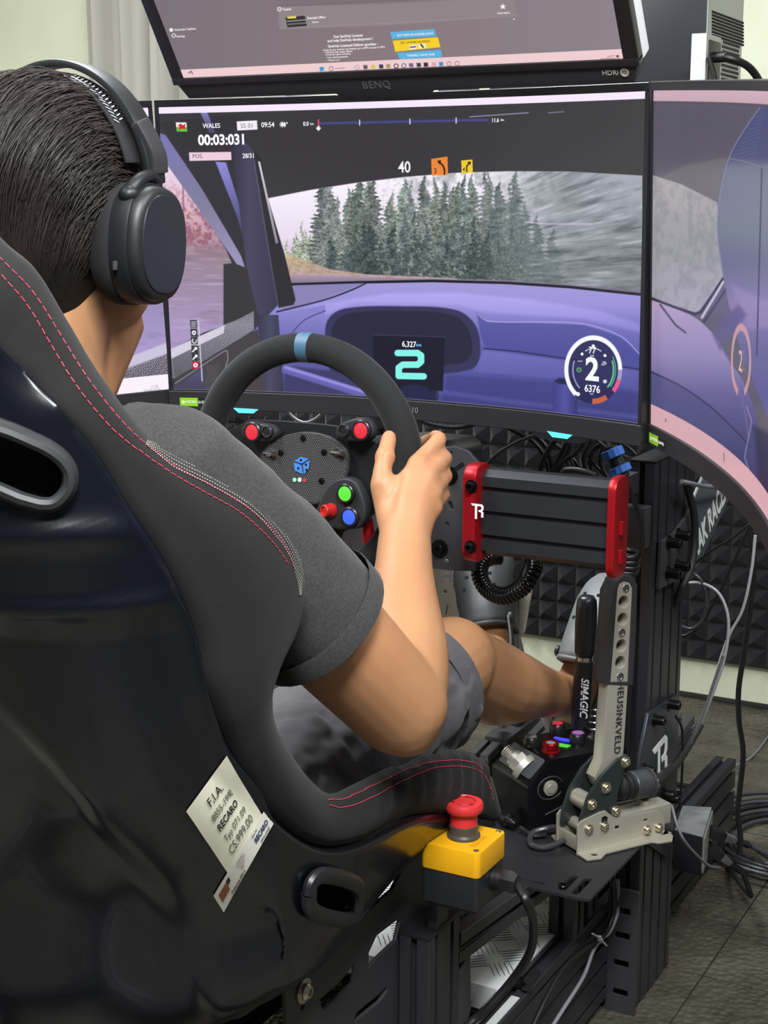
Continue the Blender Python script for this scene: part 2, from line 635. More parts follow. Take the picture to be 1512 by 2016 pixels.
class Paint:
    def __init__(s, scr, wp, hp, base):
        s.scr, s.wp, s.hp = scr, wp, hp
        s.U, s.Vv = np.meshgrid((np.arange(wp) + .5) / wp, (np.arange(hp) + .5) / hp)
        P = proj(scr.pos((s.U - .5) * scr.w, (s.Vv - .5) * scr.h))
        s.X, s.Y = P[..., 0], P[..., 1]
        s.C = np.empty((hp, wp, 3))
        s.C[:] = np.array(base) / 255.0

    def mask(s, poly, soft=1.0):
        poly = np.asarray(poly, float)
        x0, y0 = poly.min(0) - 3 * soft - 2
        x1, y1 = poly.max(0) + 3 * soft + 2
        out = np.zeros(s.X.shape)
        box = (s.X > x0) & (s.X < x1) & (s.Y > y0) & (s.Y < y1)
        if not box.any():
            return out
        x, y = s.X[box], s.Y[box]
        ins = np.zeros(x.shape, bool)
        dist = np.full(x.shape, 1e9)
        for (ax, ay), (bx, by) in zip(poly, np.roll(poly, -1, 0)):
            c = ((ay > y) != (by > y)) & (x < (bx - ax) * (y - ay) / (by - ay + 1e-12) + ax)
            ins ^= c
            dx, dy = bx - ax, by - ay
            t = np.clip(((x - ax) * dx + (y - ay) * dy) / (dx * dx + dy * dy + 1e-12), 0, 1)
            dist = np.minimum(dist, np.hypot(x - ax - t * dx, y - ay - t * dy))
        sd = np.where(ins, dist, -dist)
        out[box] = np.clip(.5 + sd / max(2 * soft, 1e-6), 0, 1)
        return out

    def put(s, a, col):
        col = np.asarray(col, float)
        m = a > 0
        if not m.any():
            return
        am = a[m][:, None]
        s.C[m] = s.C[m] * (1 - am) + (col[None] / 255.0 if col.ndim == 1 else col[m]) * am

    def poly(s, pts, col, soft=1.0, alpha=1.0, sm=0):
        if sm:
            pts = spline(np.vstack([pts, pts[:1]]), sm)[:-1]
        s.put(s.mask(pts, soft) * alpha, col)

    def line(s, pts, wd, col, alpha=1.0, soft=.8, sm=0):
        pts = np.asarray(pts, float)
        if sm:
            pts = spline(pts, sm)
        a = np.zeros(s.X.shape)
        x0, y0 = pts.min(0) - wd - 4
        x1, y1 = pts.max(0) + wd + 4
        box = (s.X > x0) & (s.X < x1) & (s.Y > y0) & (s.Y < y1)
        if not box.any():
            return
        x, y = s.X[box], s.Y[box]
        d = np.full(x.shape, 1e9)
        for (ax, ay), (bx, by) in zip(pts[:-1], pts[1:]):
            dx, dy = bx - ax, by - ay
            t = np.clip(((x - ax) * dx + (y - ay) * dy) / (dx * dx + dy * dy + 1e-12), 0, 1)
            d = np.minimum(d, np.hypot(x - ax - t * dx, y - ay - t * dy))
        a[box] = np.clip(.5 + (wd / 2 - d) / (2 * soft), 0, 1)
        s.put(a * alpha, col)

    def grad(s, pts, stops, axis=(0, 1), soft=1.0, alpha=1.0, sm=0):
        """polygon filled with a gradient: stops = (coordinate along axis, rgb)"""
        if sm:
            pts = spline(np.vstack([pts, pts[:1]]), sm)[:-1]
        q = s.X * axis[0] + s.Y * axis[1]
        k = [t for t, _ in stops]
        col = np.stack([np.interp(q, k, [c[i] for _, c in stops]) for i in range(3)], -1) / 255.0
        s.put(s.mask(pts, soft) * alpha, col)

    def arc(s, c, rx, ry, a0, a1, wd, col, alpha=1.0):
        """elliptic arc, angles clockwise from the top in degrees"""
        dx, dy = (s.X - c[0]) / rx, (s.Y - c[1]) / ry
        rr = np.hypot(dx, dy)
        an = np.degrees(np.arctan2(dx, -dy)) % 360
        on = ((an - a0) % 360) <= (a1 - a0)
        s.put(np.clip(.5 + (wd / 2 - np.abs(rr - 1) * rx) / 1.4, 0, 1) * on * alpha, col)

    def noise(s, x, y, seed=0):
        """value noise of arbitrary coordinates"""
        g = np.random.default_rng(seed).random((256, 256))
        xi, yi = np.floor(x).astype(int), np.floor(y).astype(int)
        fx, fy = x - xi, y - yi
        fx, fy = fx * fx * (3 - 2 * fx), fy * fy * (3 - 2 * fy)
        f = lambda i, j: g[i % 256, j % 256]
        return (f(xi, yi) * (1 - fx) + f(xi + 1, yi) * fx) * (1 - fy) + (f(xi, yi + 1) * (1 - fx) + f(xi + 1, yi + 1) * fx) * fy

    def fbm(s, x, y, seed=0, o=4):
        t, a, tot = 0, 1.0, 0
        for k in range(o):
            t = t + a * s.noise(x * 2**k, y * 2**k, seed + k)
            tot += a
            a *= .55
        return t / tot

    def image(s, name):
        im = bpy.data.images.new(name, s.wp, s.hp)
        px = np.ones((s.hp, s.wp, 4), np.float32)
        px[..., :3] = np.clip(s.C, 0, 1)
        im.pixels.foreach_set(px.ravel())
        im.update()
        im.pack()
        return im


def screen_material(name, im, power, rough=.25):
    mt = bpy.data.materials.new(name)
    mt.use_nodes = True
    nt = mt.node_tree
    b = nt.nodes['Principled BSDF']
    tx = nt.nodes.new('ShaderNodeTexImage')
    tx.image = im
    tx.extension = 'EXTEND'
    nt.links.new(tx.outputs[0], b.inputs['Emission Color'])
    b.inputs['Emission Strength'].default_value = power
    b.inputs['Base Color'].default_value = (.006, .006, .007, 1)
    b.inputs['Roughness'].default_value = rough
    b.inputs['Specular IOR Level'].default_value = .35
    return mt


def screen_mesh(scr, name, k=32, n=0.0):
    A, B = np.linspace(-.5, .5, k), np.linspace(-.5, .5, 6)
    P = scr.pos((A * scr.w)[:, None] + 0 * B[None], (B * scr.h)[None] + 0 * A[:, None], n)
    me = MB().grid(P).mesh(name)
    uv = me.uv_layers.new(name='screen')
    for lp in me.loops:
        i, j = divmod(lp.vertex_index, 6)
        uv.data[lp.index].uv = (A[i] + .5, B[j] + .5)
    bm = bmesh.new()
    bm.from_mesh(me)
    bm.faces.ensure_lookup_table()
    if np.dot(V(bm.faces[0].normal), scr.en) < 0:
        bmesh.ops.reverse_faces(bm, faces=bm.faces)
    bm.to_mesh(me)
    bm.free()
    return me


GLOW = {}


def glow(rgb, p=1.0):
    k = ('glow_%d_%d_%d_%d' % (*rgb, int(p * 10)))
    if k not in GLOW:
        GLOW[k] = mat(k, (8, 8, 8), .5, emit=(rgb, p))
    return GLOW[k]


def screen_text(scr, body, px, py, hpx, rgb, parent, align='CENTER', bold=0.012, sx=1.0, power=1.0, n=.0012, shear=0.0):
    a, v = scr.inv(px, py)
    a2, v2 = scr.inv(px, py - hpx)
    size = np.hypot(a2 - a, v2 - v) / .70

    def warp(co):
        return scr.pos(a + co[:, 0] * sx, v + co[:, 1], n + co[:, 2])
    me = text_mesh(body, size, WORLD, align, bold, .0002, shear, warp=warp)
    return obj('screen_text', me, glow(rgb, power), parent, smooth=0)

# ---------------------------------------------------------------- the centre monitor's picture (a rally game seen from the driver's seat)
T0 = -.0414
SC = Screen((0, 0, 1.15), (1, 0, 0), (0, math.sin(T0), math.cos(T0)), (0, -math.cos(T0), math.sin(T0)), .697, .392, 1.15)
POW = 1.0
p = Paint(SC, 1320, 742, (56, 54, 58))
# side window on the left
win = [(316, 300), (345, 345), (400, 420), (445, 492), (458, 522), (446, 600), (444, 640), (400, 655), (335, 690), (325, 500)]
p.grad(win, [(300, (232, 214, 232)), (380, (226, 196, 212)), (440, (200, 160, 176)), (500, (150, 128, 138)), (560, (150, 132, 158)), (650, (166, 148, 190))])
tw = p.mask(win)
nz = p.fbm(p.X / 7, p.Y / 7, 3)
nb = p.fbm(p.X / 26, p.Y / 26, 5)
up_ = np.clip((nz - .42) * 5, 0, 1) * np.clip((p.Y - 330 - 60 * nb) / 70, 0, 1) * np.clip((505 - p.Y) / 30, 0, 1)
p.put(tw * up_ * .75, (140, 84, 104))
p.put(tw * np.clip((p.fbm(p.X / 5, p.Y / 9, 8) - .55) * 5, 0, 1) * np.clip((p.Y - 395) / 40, 0, 1) * np.clip((470 - p.Y) / 30, 0, 1) * .7, (206, 176, 120))
p.put(tw * np.clip((p.fbm(p.X / 60, p.Y / 7, 9) - .5) * 3, 0, 1) * np.clip((p.Y - 470) / 30, 0, 1) * .6, (196, 176, 206))
p.put(tw * np.clip((p.fbm(p.X / 70, p.Y / 8, 19) - .55) * 3, 0, 1) * np.clip((p.Y - 470) / 30, 0, 1) * .5, (118, 100, 122))
p.line([(360, 330), (362, 470)], 4, (120, 80, 98), .6)
# pillars and roll cage on the left
p.poly([(440, 520), (482, 515), (505, 615), (440, 665)], (54, 52, 55))
p.grad([(315, 262), (326, 266), (398, 372), (470, 488), (482, 526), (466, 520), (400, 424), (316, 306)], [(260, (118, 114, 176)), (400, (124, 120, 150)), (520, (150, 144, 182))])
p.poly([(316, 240), (470, 225), (500, 330), (482, 516), (398, 372), (326, 262)], (50, 48, 53))
p.grad([(395, 222), (408, 221), (424, 262), (412, 262)], [(220, (130, 124, 190)), (262, (70, 68, 96))])
p.grad([(424, 318), (445, 320), (472, 405), (480, 470), (468, 430)], [(318, (142, 136, 214)), (470, (66, 62, 100))])
p.grad([(452, 240), (500, 300), (512, 380), (552, 640), (560, 781), (522, 780), (508, 620), (484, 520), (462, 330)], [(452, (48, 46, 60)), (490, (70, 67, 92)), (560, (52, 50, 72))], (1, 0))
# road ahead through the windscreen
ws = [(524, 391), (610, 374), (700, 360), (800, 348), (900, 340), (1000, 337), (1120, 338), (1264, 346), (1264, 580), (1120, 565), (1000, 557), (850, 553), (700, 555), (572, 560), (556, 500)]
wm = p.mask(ws, .8)
p.grad(ws, [(340, (246, 240, 250)), (470, (226, 214, 232)), (520, (196, 168, 190)), (560, (172, 150, 176))])
r2 = np.random.default_rng(11)


def conifer(x, yb, h_, wd, col, seed):
    ty = yb - h_
    bx = (np.abs(p.X - x) < wd * 1.6 + 8) & (p.Y > ty - 2) & (p.Y < yb + 8) & (wm > 0)
    if not bx.any():
        return
    X_, Y_ = p.X[bx], p.Y[bx]
    q = np.clip((Y_ - ty) / h_, 0, 1)
    saw = (q * (h_ / 9.0) + .3 * np.abs(X_ - x) / 9) % 1.0
    half = 1.2 * wd * (q ** .8) * (.45 + .55 * saw) * (.7 + .6 * p.noise(X_ / 4 + seed * 7, Y_ / 3, seed)) + 1.0
    a = np.clip((half - np.abs(X_ - x - 3 * np.sin(Y_ / 9 + seed))) / 2.5, 0, 1) * (Y_ > ty) * (Y_ < yb + 6) * wm[bx] * .95
    lum = .45 + .7 * p.noise(X_ / 2.6 + seed, Y_ / 2.0, seed + 3) + .5 * p.noise(X_ / 9 + seed, Y_ / 7, seed + 4)
    c = np.clip(np.array(col)[None] / 255 * lum[:, None], 0, 1)
    p.C[bx] = p.C[bx] * (1 - a[:, None]) + c * a[:, None]


for i in range(13):
    conifer(568 + 6.5 * i + r2.uniform(-3, 3), 520 + r2.uniform(-4, 6), r2.uniform(40, 118) * (.6 + .04 * i), r2.uniform(9, 15), tuple(np.array((150, 158, 140)) + r2.integers(-10, 10)), 20 + i)
for i in range(30):
    x = 640 + 13.5 * i + r2.uniform(-8, 8)
    conifer(x, 540 + r2.uniform(-6, 10), r2.uniform(150, 215), r2.uniform(22, 40), tuple(np.array((100, 110, 106)) + r2.integers(-16, 22) + r2.integers(-4, 5, 3)), 50 + i)
for i in range(26):
    x = 660 + 17 * i + r2.uniform(-8, 8)
    conifer(x, 552 + r2.uniform(-4, 8), r2.uniform(70, 140), r2.uniform(16, 30), tuple(np.array((72, 82, 82)) + r2.integers(-14, 18)), 90 + i)
p.put(wm * np.clip((p.fbm(p.X / 22, p.Y / 22, 31) - .5) * 4, 0, 1) * np.clip((p.X - 720) / 120, 0, 1) * .4, (54, 64, 68))
p.put(wm * np.clip((p.fbm(p.X / 5, p.Y / 5, 33) - .58) * 6, 0, 1) * np.clip((p.X - 690) / 80, 0, 1) * np.clip((1000 - p.X) / 90, 0, 1) * .6, (170, 176, 160))
# speed streaks to the right
dx, dy = p.X - 640, p.Y - 560
th, rr = np.arctan2(dy, dx), np.hypot(dx, dy)
st = p.fbm(th * 95, rr / 46, 41, 3) * .65 + p.fbm(th * 30, rr / 90, 43, 3) * .35
k = np.clip((p.X - 930) / 190, 0, 1) * wm
p.put(k * .85, np.clip(np.stack([.36 + .42 * (st - .25), .40 + .42 * (st - .25), .41 + .43 * (st - .25)], -1), 0, 1))
p.put(k * np.clip((st - .62) * 5, 0, 1) * .45, (196, 200, 206))
p.put(k * np.clip((p.X - 1080) / 150, 0, 1) * np.clip((470 - p.Y) / 130, 0, 1) * .45, (196, 192, 212))
p.put(k * np.clip((.4 - st) * 6, 0, 1) * .4, (60, 72, 76))
p.line([(1035, 437), (1080, 441), (1165, 441)], 2.4, (204, 186, 210), .8)
# verge and road
vg = [(560, 500), (600, 512), (650, 530), (720, 540), (900, 548), (900, 558), (570, 562)]
p.grad(vg, [(498, (206, 188, 150)), (520, (186, 166, 138)), (545, (196, 164, 170)), (560, (206, 176, 196))], alpha=.9)
p.put(p.mask(vg) * np.clip((p.fbm(p.X / 6, p.Y / 3, 61) - .45) * 4, 0, 1) * .5, (150, 122, 92))
p.grad([(575, 540), (700, 545), (1000, 552), (1264, 572), (1264, 582), (1000, 560), (700, 558), (570, 562)], [(540, (170, 150, 170)), (560, (120, 108, 128))])
# dashboard
dash = [(546, 602), (572, 560), (700, 557), (850, 555), (1000, 559), (1120, 567), (1264, 582), (1264, 840), (900, 800), (330, 790), (490, 700), (500, 650)]
p.grad(dash, [(555, (156, 148, 208)), (600, (150, 142, 212)), (650, (112, 108, 182)), (700, (88, 88, 160)), (760, (72, 74, 142)), (830, (62, 64, 128))])
p.line([(572, 560), (700, 556), (850, 553), (1000, 557), (1120, 565), (1264, 580)], 5, (22, 22, 34))
p.poly([(548, 604), (580, 562), (718, 558), (640, 588), (560, 612)], (134, 126, 176), 2)
p.line([(545, 614), (640, 590), (690, 572), (720, 558)], 3, (44, 42, 66), sm=20)
p.grad([(560, 640), (620, 600), (760, 578), (900, 576), (1050, 590), (1180, 612), (1264, 640), (1264, 655), (1150, 628), (1000, 618), (940, 612), (900, 600), (700, 596), (640, 620), (640, 700), (560, 690)],
       [(575, (176, 166, 236)), (620, (158, 150, 222)), (700, (104, 102, 176))], soft=4, alpha=.85)
p.grad([(484, 690), (500, 655), (545, 620), (640, 600), (640, 720), (560, 775), (500, 740)], [(620, (132, 126, 196)), (700, (92, 90, 158)), (775, (70, 70, 128))], soft=2)
p.line([(560, 690), (572, 660), (600, 630), (640, 612)], 2, (70, 68, 120), sm=20)
p.grad([(938, 614), (960, 634), (1060, 636), (1150, 640), (1222, 664), (1262, 700), (1262, 728), (1100, 708), (956, 686), (946, 660)], [(610, (92, 90, 160)), (700, (72, 74, 148))], soft=2)
p.line([(940, 618), (960, 632), (1060, 634), (1150, 638), (1222, 662), (1262, 700)], 2, (176, 168, 232), .8, sm=40)
p.line([(952, 686), (1020, 692), (1100, 704), (1200, 718), (1264, 728)], 2.5, (40, 40, 84))
p.grad([(952, 690), (1100, 708), (1264, 732), (1264, 770), (1090, 745), (930, 732)], [(690, (112, 110, 184)), (765, (84, 84, 156))], soft=2, alpha=.8)
p.grad([(880, 738), (1090, 752), (1264, 775), (1264, 836), (1090, 815), (870, 790)], [(740, (66, 68, 132)), (830, (56, 58, 118))], soft=3)
p.line([(860, 770), (1000, 790), (1264, 822)], 8, (96, 96, 168), .5, 4)
# instrument hood
p.poly([(640, 690), (644, 632), (676, 608), (800, 603), (900, 611), (936, 640), (946, 690), (936, 722), (905, 732), (860, 742), (860, 790), (655, 790), (650, 730)], (52, 50, 86), 1.5, sm=90)
p.poly([(652, 690), (656, 640), (684, 618), (800, 612), (890, 620), (920, 645), (930, 690), (918, 712), (860, 725), (850, 790), (665, 790), (660, 730)], (38, 36, 58), 1.5, sm=90)
p.line([(734, 660), (876, 664)], 3, (64, 60, 98))
p.poly([(734, 660), (876, 664), (872, 770), (738, 766)], (24, 22, 40))
p.line([(783, 695), (822, 695), (829, 700), (829, 712), (822, 718), (793, 718), (785, 724), (785, 740), (834, 741)], 13, (128, 238, 226), soft=.7)
p.poly([(780, 770), (800, 758), (838, 762), (858, 790), (775, 788)], (34, 34, 70), 2, sm=30)
p.grad([(1090, 748), (1138, 752), (1136, 822), (1088, 812)], [(1090, (58, 60, 128)), (1112, (78, 80, 156)), (1138, (48, 50, 108))], (1, 0))
p.poly([(1092, 750), (1100, 744), (1130, 746), (1137, 753), (1128, 758), (1100, 756)], (36, 36, 78))
# door: sill, carbon weave, panel
p.grad([(330, 690), (440, 640), (470, 628), (500, 612), (500, 650), (345, 745), (335, 745)], [(610, (150, 148, 160)), (640, (170, 168, 182)), (740, (110, 108, 118))])
wv = (np.sin(p.X * 1.15 + p.Y * .35) * np.sin(p.Y * 1.35 - p.X * .3) > .05).astype(float)
p.put(p.mask([(338, 700), (440, 655), (440, 640), (500, 610), (505, 650), (345, 748)]) * wv * .75, (52, 51, 56))
p.poly([(330, 690), (443, 640), (440, 656), (338, 706)], (206, 200, 216))
p.poly([(345, 746), (508, 648), (528, 784), (341, 778)], (66, 64, 68))
p.line([(345, 755), (440, 692), (447, 690), (449, 705), (440, 740), (425, 776)], 1.6, (150, 148, 150))
p.grad([(345, 762), (400, 724), (405, 780), (342, 778)], [(724, (86, 80, 124)), (778, (58, 56, 74))])
p.poly([(405, 720), (432, 715), (424, 778), (404, 778)], (74, 72, 74))
p.grad([(506, 620), (548, 620), (560, 784), (522, 784)], [(506, (52, 50, 68)), (530, (72, 70, 96)), (560, (52, 50, 72))], (1, 0))
p.poly([(560, 720), (740, 740), (760, 790), (560, 786)], (58, 56, 100), 3)
p.line([(562, 728), (640, 752), (752, 788)], 15, (98, 94, 168), soft=2)
p.line([(562, 723), (640, 747), (752, 782)], 6, (146, 140, 222), soft=2.5)
# near pillar in front of everything
p.poly([(500, 300), (514, 310), (528, 392), (560, 500), (582, 590), (578, 600), (548, 606), (520, 420)], (44, 42, 46))
p.grad([(508, 318), (512, 318), (548, 478), (543, 480)], [(318, (236, 234, 240)), (480, (150, 146, 160))], alpha=.9)
p.line([(500, 318), (530, 500), (548, 604)], 1.5, (96, 92, 116))
# window title bar, lower edge
e = p.U
p.put(((1 - p.Vv) < .0215).astype(float), (240, 226, 248))
p.put((p.Vv < .006).astype(float), (150, 146, 170))
p.put(((p.Vv < .004)).astype(float), (20, 20, 26))
p.line([(925, 230), (1040, 222)], 2, (170, 166, 210), .8)
p.line([(1080, 222), (1110, 220)], 2, (170, 166, 210), .6)
# head-up display: flag, boxes, stage bar, arrows, gauge
p.poly([(346, 241), (367, 241), (368, 250), (347, 250)], (246, 240, 244), .5)
p.poly([(347, 250), (368, 250), (369, 259), (348, 259)], (96, 196, 60), .5)
p.poly([(350, 247), (356, 243), (360, 247), (366, 243), (364, 250), (366, 255), (359, 253), (352, 256), (354, 250)], (206, 36, 48), .5)
p.poly([(466, 239), (506, 237), (507, 255), (467, 257)], (236, 230, 240), .5)
p.poly([(372, 300), (455, 299), (456, 315), (373, 317)], (232, 200, 216), .5)
p.line([(627, 243), (960, 236)], 5, (70, 70, 128))
for x in (708, 807, 898):
    yy = 243 - (x - 627) * 7 / 333
    p.line([(x, yy - 5), (x, yy + 5)], 2, (236, 236, 242))
p.line([(627, 236), (627, 247)], 3, (220, 70, 90))
p.poly([(627, 247), (632, 252.5), (627, 258), (622, 252.5)], (245, 245, 248), .5)
p.line([(556, 240), (556, 250)], 2, (240, 240, 240))
p.line([(551, 245), (561, 245)], 2, (240, 240, 240))
p.line([(552.5, 241.5), (559.5, 248.5)], 2, (240, 240, 240))
p.line([(552.5, 248.5), (559.5, 241.5)], 2, (240, 240, 240))
p.poly([(849, 313), (881, 308), (882, 344), (850, 346)], (232, 130, 52), .6)
p.line([(875, 343), (875, 334), (871, 325), (864, 319)], 3, (30, 24, 20), sm=16)
p.poly([(861, 316), (869, 316), (865, 324)], (30, 24, 20), .4)
p.poly([(908, 316), (930, 314), (931, 340), (909, 342)], (230, 196, 52), .6)
p.line([(919, 338), (919, 328), (924, 321)], 2.4, (30, 24, 20), sm=12)
p.poly([(920, 319), (927, 318), (926, 325)], (30, 24, 20), .4)
gc = (1168, 728)
p.put(np.clip(1.02 - np.hypot((p.X - 1168) / 56, (p.Y - 728) / 66), 0, .02) * 40, (34, 32, 72))
p.arc(gc, 53, 63, 220, 450, 8, (240, 240, 244))
p.arc(gc, 53, 63, 90, 108, 8, (160, 150, 190))
p.arc(gc, 53, 63, 108, 132, 8, (226, 84, 142))
p.arc(gc, 40, 48, 222, 292, 2.5, (160, 160, 210))
p.arc(gc, 40, 48, 68, 136, 3, (96, 210, 140))
p.arc(gc, 44, 52, 60, 130, 2, (90, 170, 150))
p.arc(gc, 32, 42, 330, 390, 1.6, (226, 226, 240))
p.arc(gc, 52, 62, 150, 182, 9, (196, 96, 60))
for x, y, rad, c in ((1168, 681, 3, (244, 244, 248)), (1146, 697, 3, (240, 240, 244)), (1191, 700, 3, (240, 240, 244)), (1138, 776, 4, (240, 240, 244)), (1191, 751, 4, (200, 200, 220))):
    p.put((np.hypot(p.X - x, p.Y - y) < rad).astype(float), c)
p.arc((1140, 728), 4, 4, 30, 330, 1.6, (110, 220, 120))
p.line([(1139, 723), (1140, 728)], 1.4, (110, 220, 120))
p.line([(1187, 712), (1194, 716), (1187, 719)], 1.6, (225, 225, 240))
p.line([(1184, 718), (1192, 712)], 1.6, (225, 225, 240))
p.line([(1138, 711), (1146, 711)], 1.6, (225, 225, 240))
# side tool strip
p.line([(391, 633), (398, 750)], 2, (206, 204, 214))
for i, y in enumerate((638, 655, 671, 688, 703, 719)):
    x = 381 + (y - 638) * .05
    p.poly([(x - 7, y - 8), (x + 6, y - 8), (x + 7, y + 7), (x - 6, y + 7)], (206, 28, 58) if i == 5 else (52, 50, 56), .4, .95)
    if i == 0:
        for d_ in (-4, 0, 4):
            p.line([(x - 4, y + d_), (x + 4, y + d_)], 1.6, (235, 235, 240))
    elif i in (1, 5):
        p.put((np.hypot(p.X - x, p.Y - y) < 4.4).astype(float), (238, 238, 242))
        p.put((np.hypot(p.X - x, p.Y - y) < 1.6).astype(float), (80, 70, 80))
    elif i == 2:
        p.arc((x, y), 4, 4.5, 60, 330, 2, (235, 235, 240))
    else:
        p.line([(x - 4, y + 4), (x + 1, y - 1)], 3, (238, 238, 242))
        p.put((np.hypot(p.X - x - 2, p.Y - y + 2) < 3).astype(float), (238, 238, 242))
IM_C = p.image('rally_game_picture')
PAINT_C = p

# ---------------------------------------------------------------- right monitor: the dim co-driver side, seen at a slant
HP = V(.3605, 0, 1.15)
SR = Screen((.522, -.308, 1.124), (.462, -.883, -.076), (-.001, -.086, .996), (-.887, -.46, -.041), .697, .392, 1.274)
p = Paint(SR, 760, 430, (86, 82, 98))
p.put(np.clip((p.Y - 180) / 200, 0, 1) * .6, (98, 94, 104))
p.put(p.fbm(p.X / 40, p.Y / 30, 5) * .12, (120, 112, 134))
p.poly([(1276, 360), (1350, 325), (1420, 312), (1440, 312), (1420, 400), (1340, 372), (1276, 348)], (110, 106, 112), 4)
p.grad([(1276, 342), (1340, 362), (1412, 398), (1430, 545), (1424, 550), (1372, 618), (1276, 586)], [(345, (186, 176, 180)), (470, (160, 160, 166)), (600, (172, 168, 178))])
p.put(p.mask([(1276, 342), (1340, 362), (1412, 398), (1430, 545), (1372, 618), (1276, 586)]) * np.clip((p.fbm(p.X / 9, p.Y / 16, 7) - .42) * 3, 0, 1) * .5, (132, 134, 142))
p.line([(1276, 585), (1320, 602), (1368, 618), (1380, 614), (1424, 548)], 5, (44, 42, 52))
p.line([(1382, 625), (1424, 555)], 5, (196, 192, 208))
p.line([(1386, 634), (1432, 566)], 5, (60, 58, 70))
p.grad([(1560, 178), (1508, 196), (1476, 240), (1440, 300), (1420, 370), (1412, 450), (1424, 545), (1440, 620), (1470, 720), (1560, 900)],
       [(190, (70, 74, 118)), (310, (78, 82, 122)), (330, (112, 116, 138)), (450, (116, 122, 142)), (520, (104, 106, 142)), (600, (132, 120, 160)), (700, (96, 92, 146))], sm=60)
p.line([(1508, 196), (1476, 240), (1440, 300), (1420, 370), (1412, 450), (1424, 545)], 2.5, (134, 134, 178), .8, sm=40)
p.put(p.mask([(1508, 200), (1440, 310), (1418, 420), (1460, 420), (1490, 300)]) * (np.sin(p.Y * .9 + p.X * .25) > .3) * .25, (120, 124, 170))
p.poly([(1440, 560), (1500, 590), (1560, 590), (1560, 640), (1470, 650)], (150, 134, 176), 6, .7)
p.line([(1500, 330), (1496, 480), (1490, 700)], 3, (54, 56, 84))
p.line([(1436, 312), (1470, 318), (1500, 330), (1540, 318)], 2, (140, 142, 160), .7)
p.grad([(1276, 588), (1320, 604), (1370, 626), (1410, 665), (1428, 700), (1460, 745), (1480, 790), (1497, 860), (1510, 980), (1276, 850)],
       [(600, (184, 164, 200)), (700, (150, 136, 184)), (760, (112, 104, 158)), (860, (78, 74, 124))], sm=60)
p.poly([(1404, 660), (1430, 620), (1455, 600), (1470, 620), (1440, 660), (1418, 690)], (96, 88, 128), 4)
p.grad([(1276, 728), (1340, 760), (1400, 800), (1450, 850), (1490, 900), (1520, 1000), (1276, 850)], [(730, (92, 88, 140)), (860, (82, 80, 128)), (960, (58, 58, 104))], soft=2)
p.line([(1276, 729), (1340, 760), (1400, 802), (1450, 850), (1478, 880)], 3, (58, 54, 92), sm=30)
p.line([(1300, 600), (1330, 640), (1350, 655)], 4, (86, 80, 104))
p.line([(1412, 668), (1440, 720), (1462, 790), (1474, 860)], 2, (120, 108, 156), sm=30)
p.line([(1470, 800), (1480, 830), (1466, 900), (1486, 960)], 2.5, (160, 150, 186), .7)
p.poly([(1484, 840), (1560, 870), (1560, 1100), (1498, 1000)], (46, 46, 76), 6)
p.arc((1459, 710), 18, 66, 200, 520, 4, (216, 160, 160), .9)
p.put(((1 - p.Vv) < .034).astype(float), (206, 172, 184))
p.put((np.abs(1 - p.Vv - .034) < .004).astype(float), (86, 76, 96))
p.put((p.Vv < .062).astype(float), (226, 178, 186))
for a_, b_ in ((.33, .02), (.62, .02), (.66, .018), (.68, .02), (.7, .02), (.72, .02), (.06, .01)):
    p.put(((np.abs(p.U - a_) < .004) & (np.abs(p.Vv - .034) < b_ * .6)).astype(float) * .6, (150, 104, 116))
IM_R = p.image('co_driver_side_picture')

# ---------------------------------------------------------------- left monitor: mostly behind the driver's head
SL = Screen(V(-.3605, 0, 1.15) - norm((.462, .883, .076)) * .3485, (.462, .883, .076), (.001, -.086, .996), (.887, -.46, -.041), .697, .392, 1.274)
p = Paint(SL, 760, 430, (150, 140, 176))
p.poly([(100, 190), (330, 190), (330, 420), (100, 420)], (60, 58, 70))
p.poly([(236, 214), (262, 214), (320, 330), (300, 330)], (140, 132, 196), 2)
p.grad([(100, 420), (330, 420), (330, 690), (100, 760)], [(420, (190, 150, 164)), (540, (160, 140, 162)), (590, (150, 136, 176)), (690, (166, 150, 200))])
p.put(np.clip((p.fbm(p.X / 30, p.Y / 6, 3) - .5) * 3, 0, 1) * .4 * (p.Y > 520) * (p.Y < 690), (120, 106, 140))
p.grad([(100, 780), (230, 720), (345, 672), (345, 740), (330, 760), (100, 880)], [(690, (176, 170, 186)), (760, (140, 136, 150))])
wv = (np.sin(p.X * 1.1 + p.Y * .3) * np.sin(p.Y * 1.2 - p.X * .3) > .0).astype(float)
p.put(p.mask([(100, 800), (230, 735), (345, 690), (345, 800), (100, 900)]) * wv * .8, (48, 47, 52))
p.poly([(262, 700), (345, 668), (345, 690), (250, 724)], (196, 190, 214), 1.5)
p.put((p.Vv < .055).astype(float), (244, 234, 246))
p.put(((1 - p.Vv) < .03).astype(float), (240, 228, 248))
IM_L = p.image('driver_side_picture')

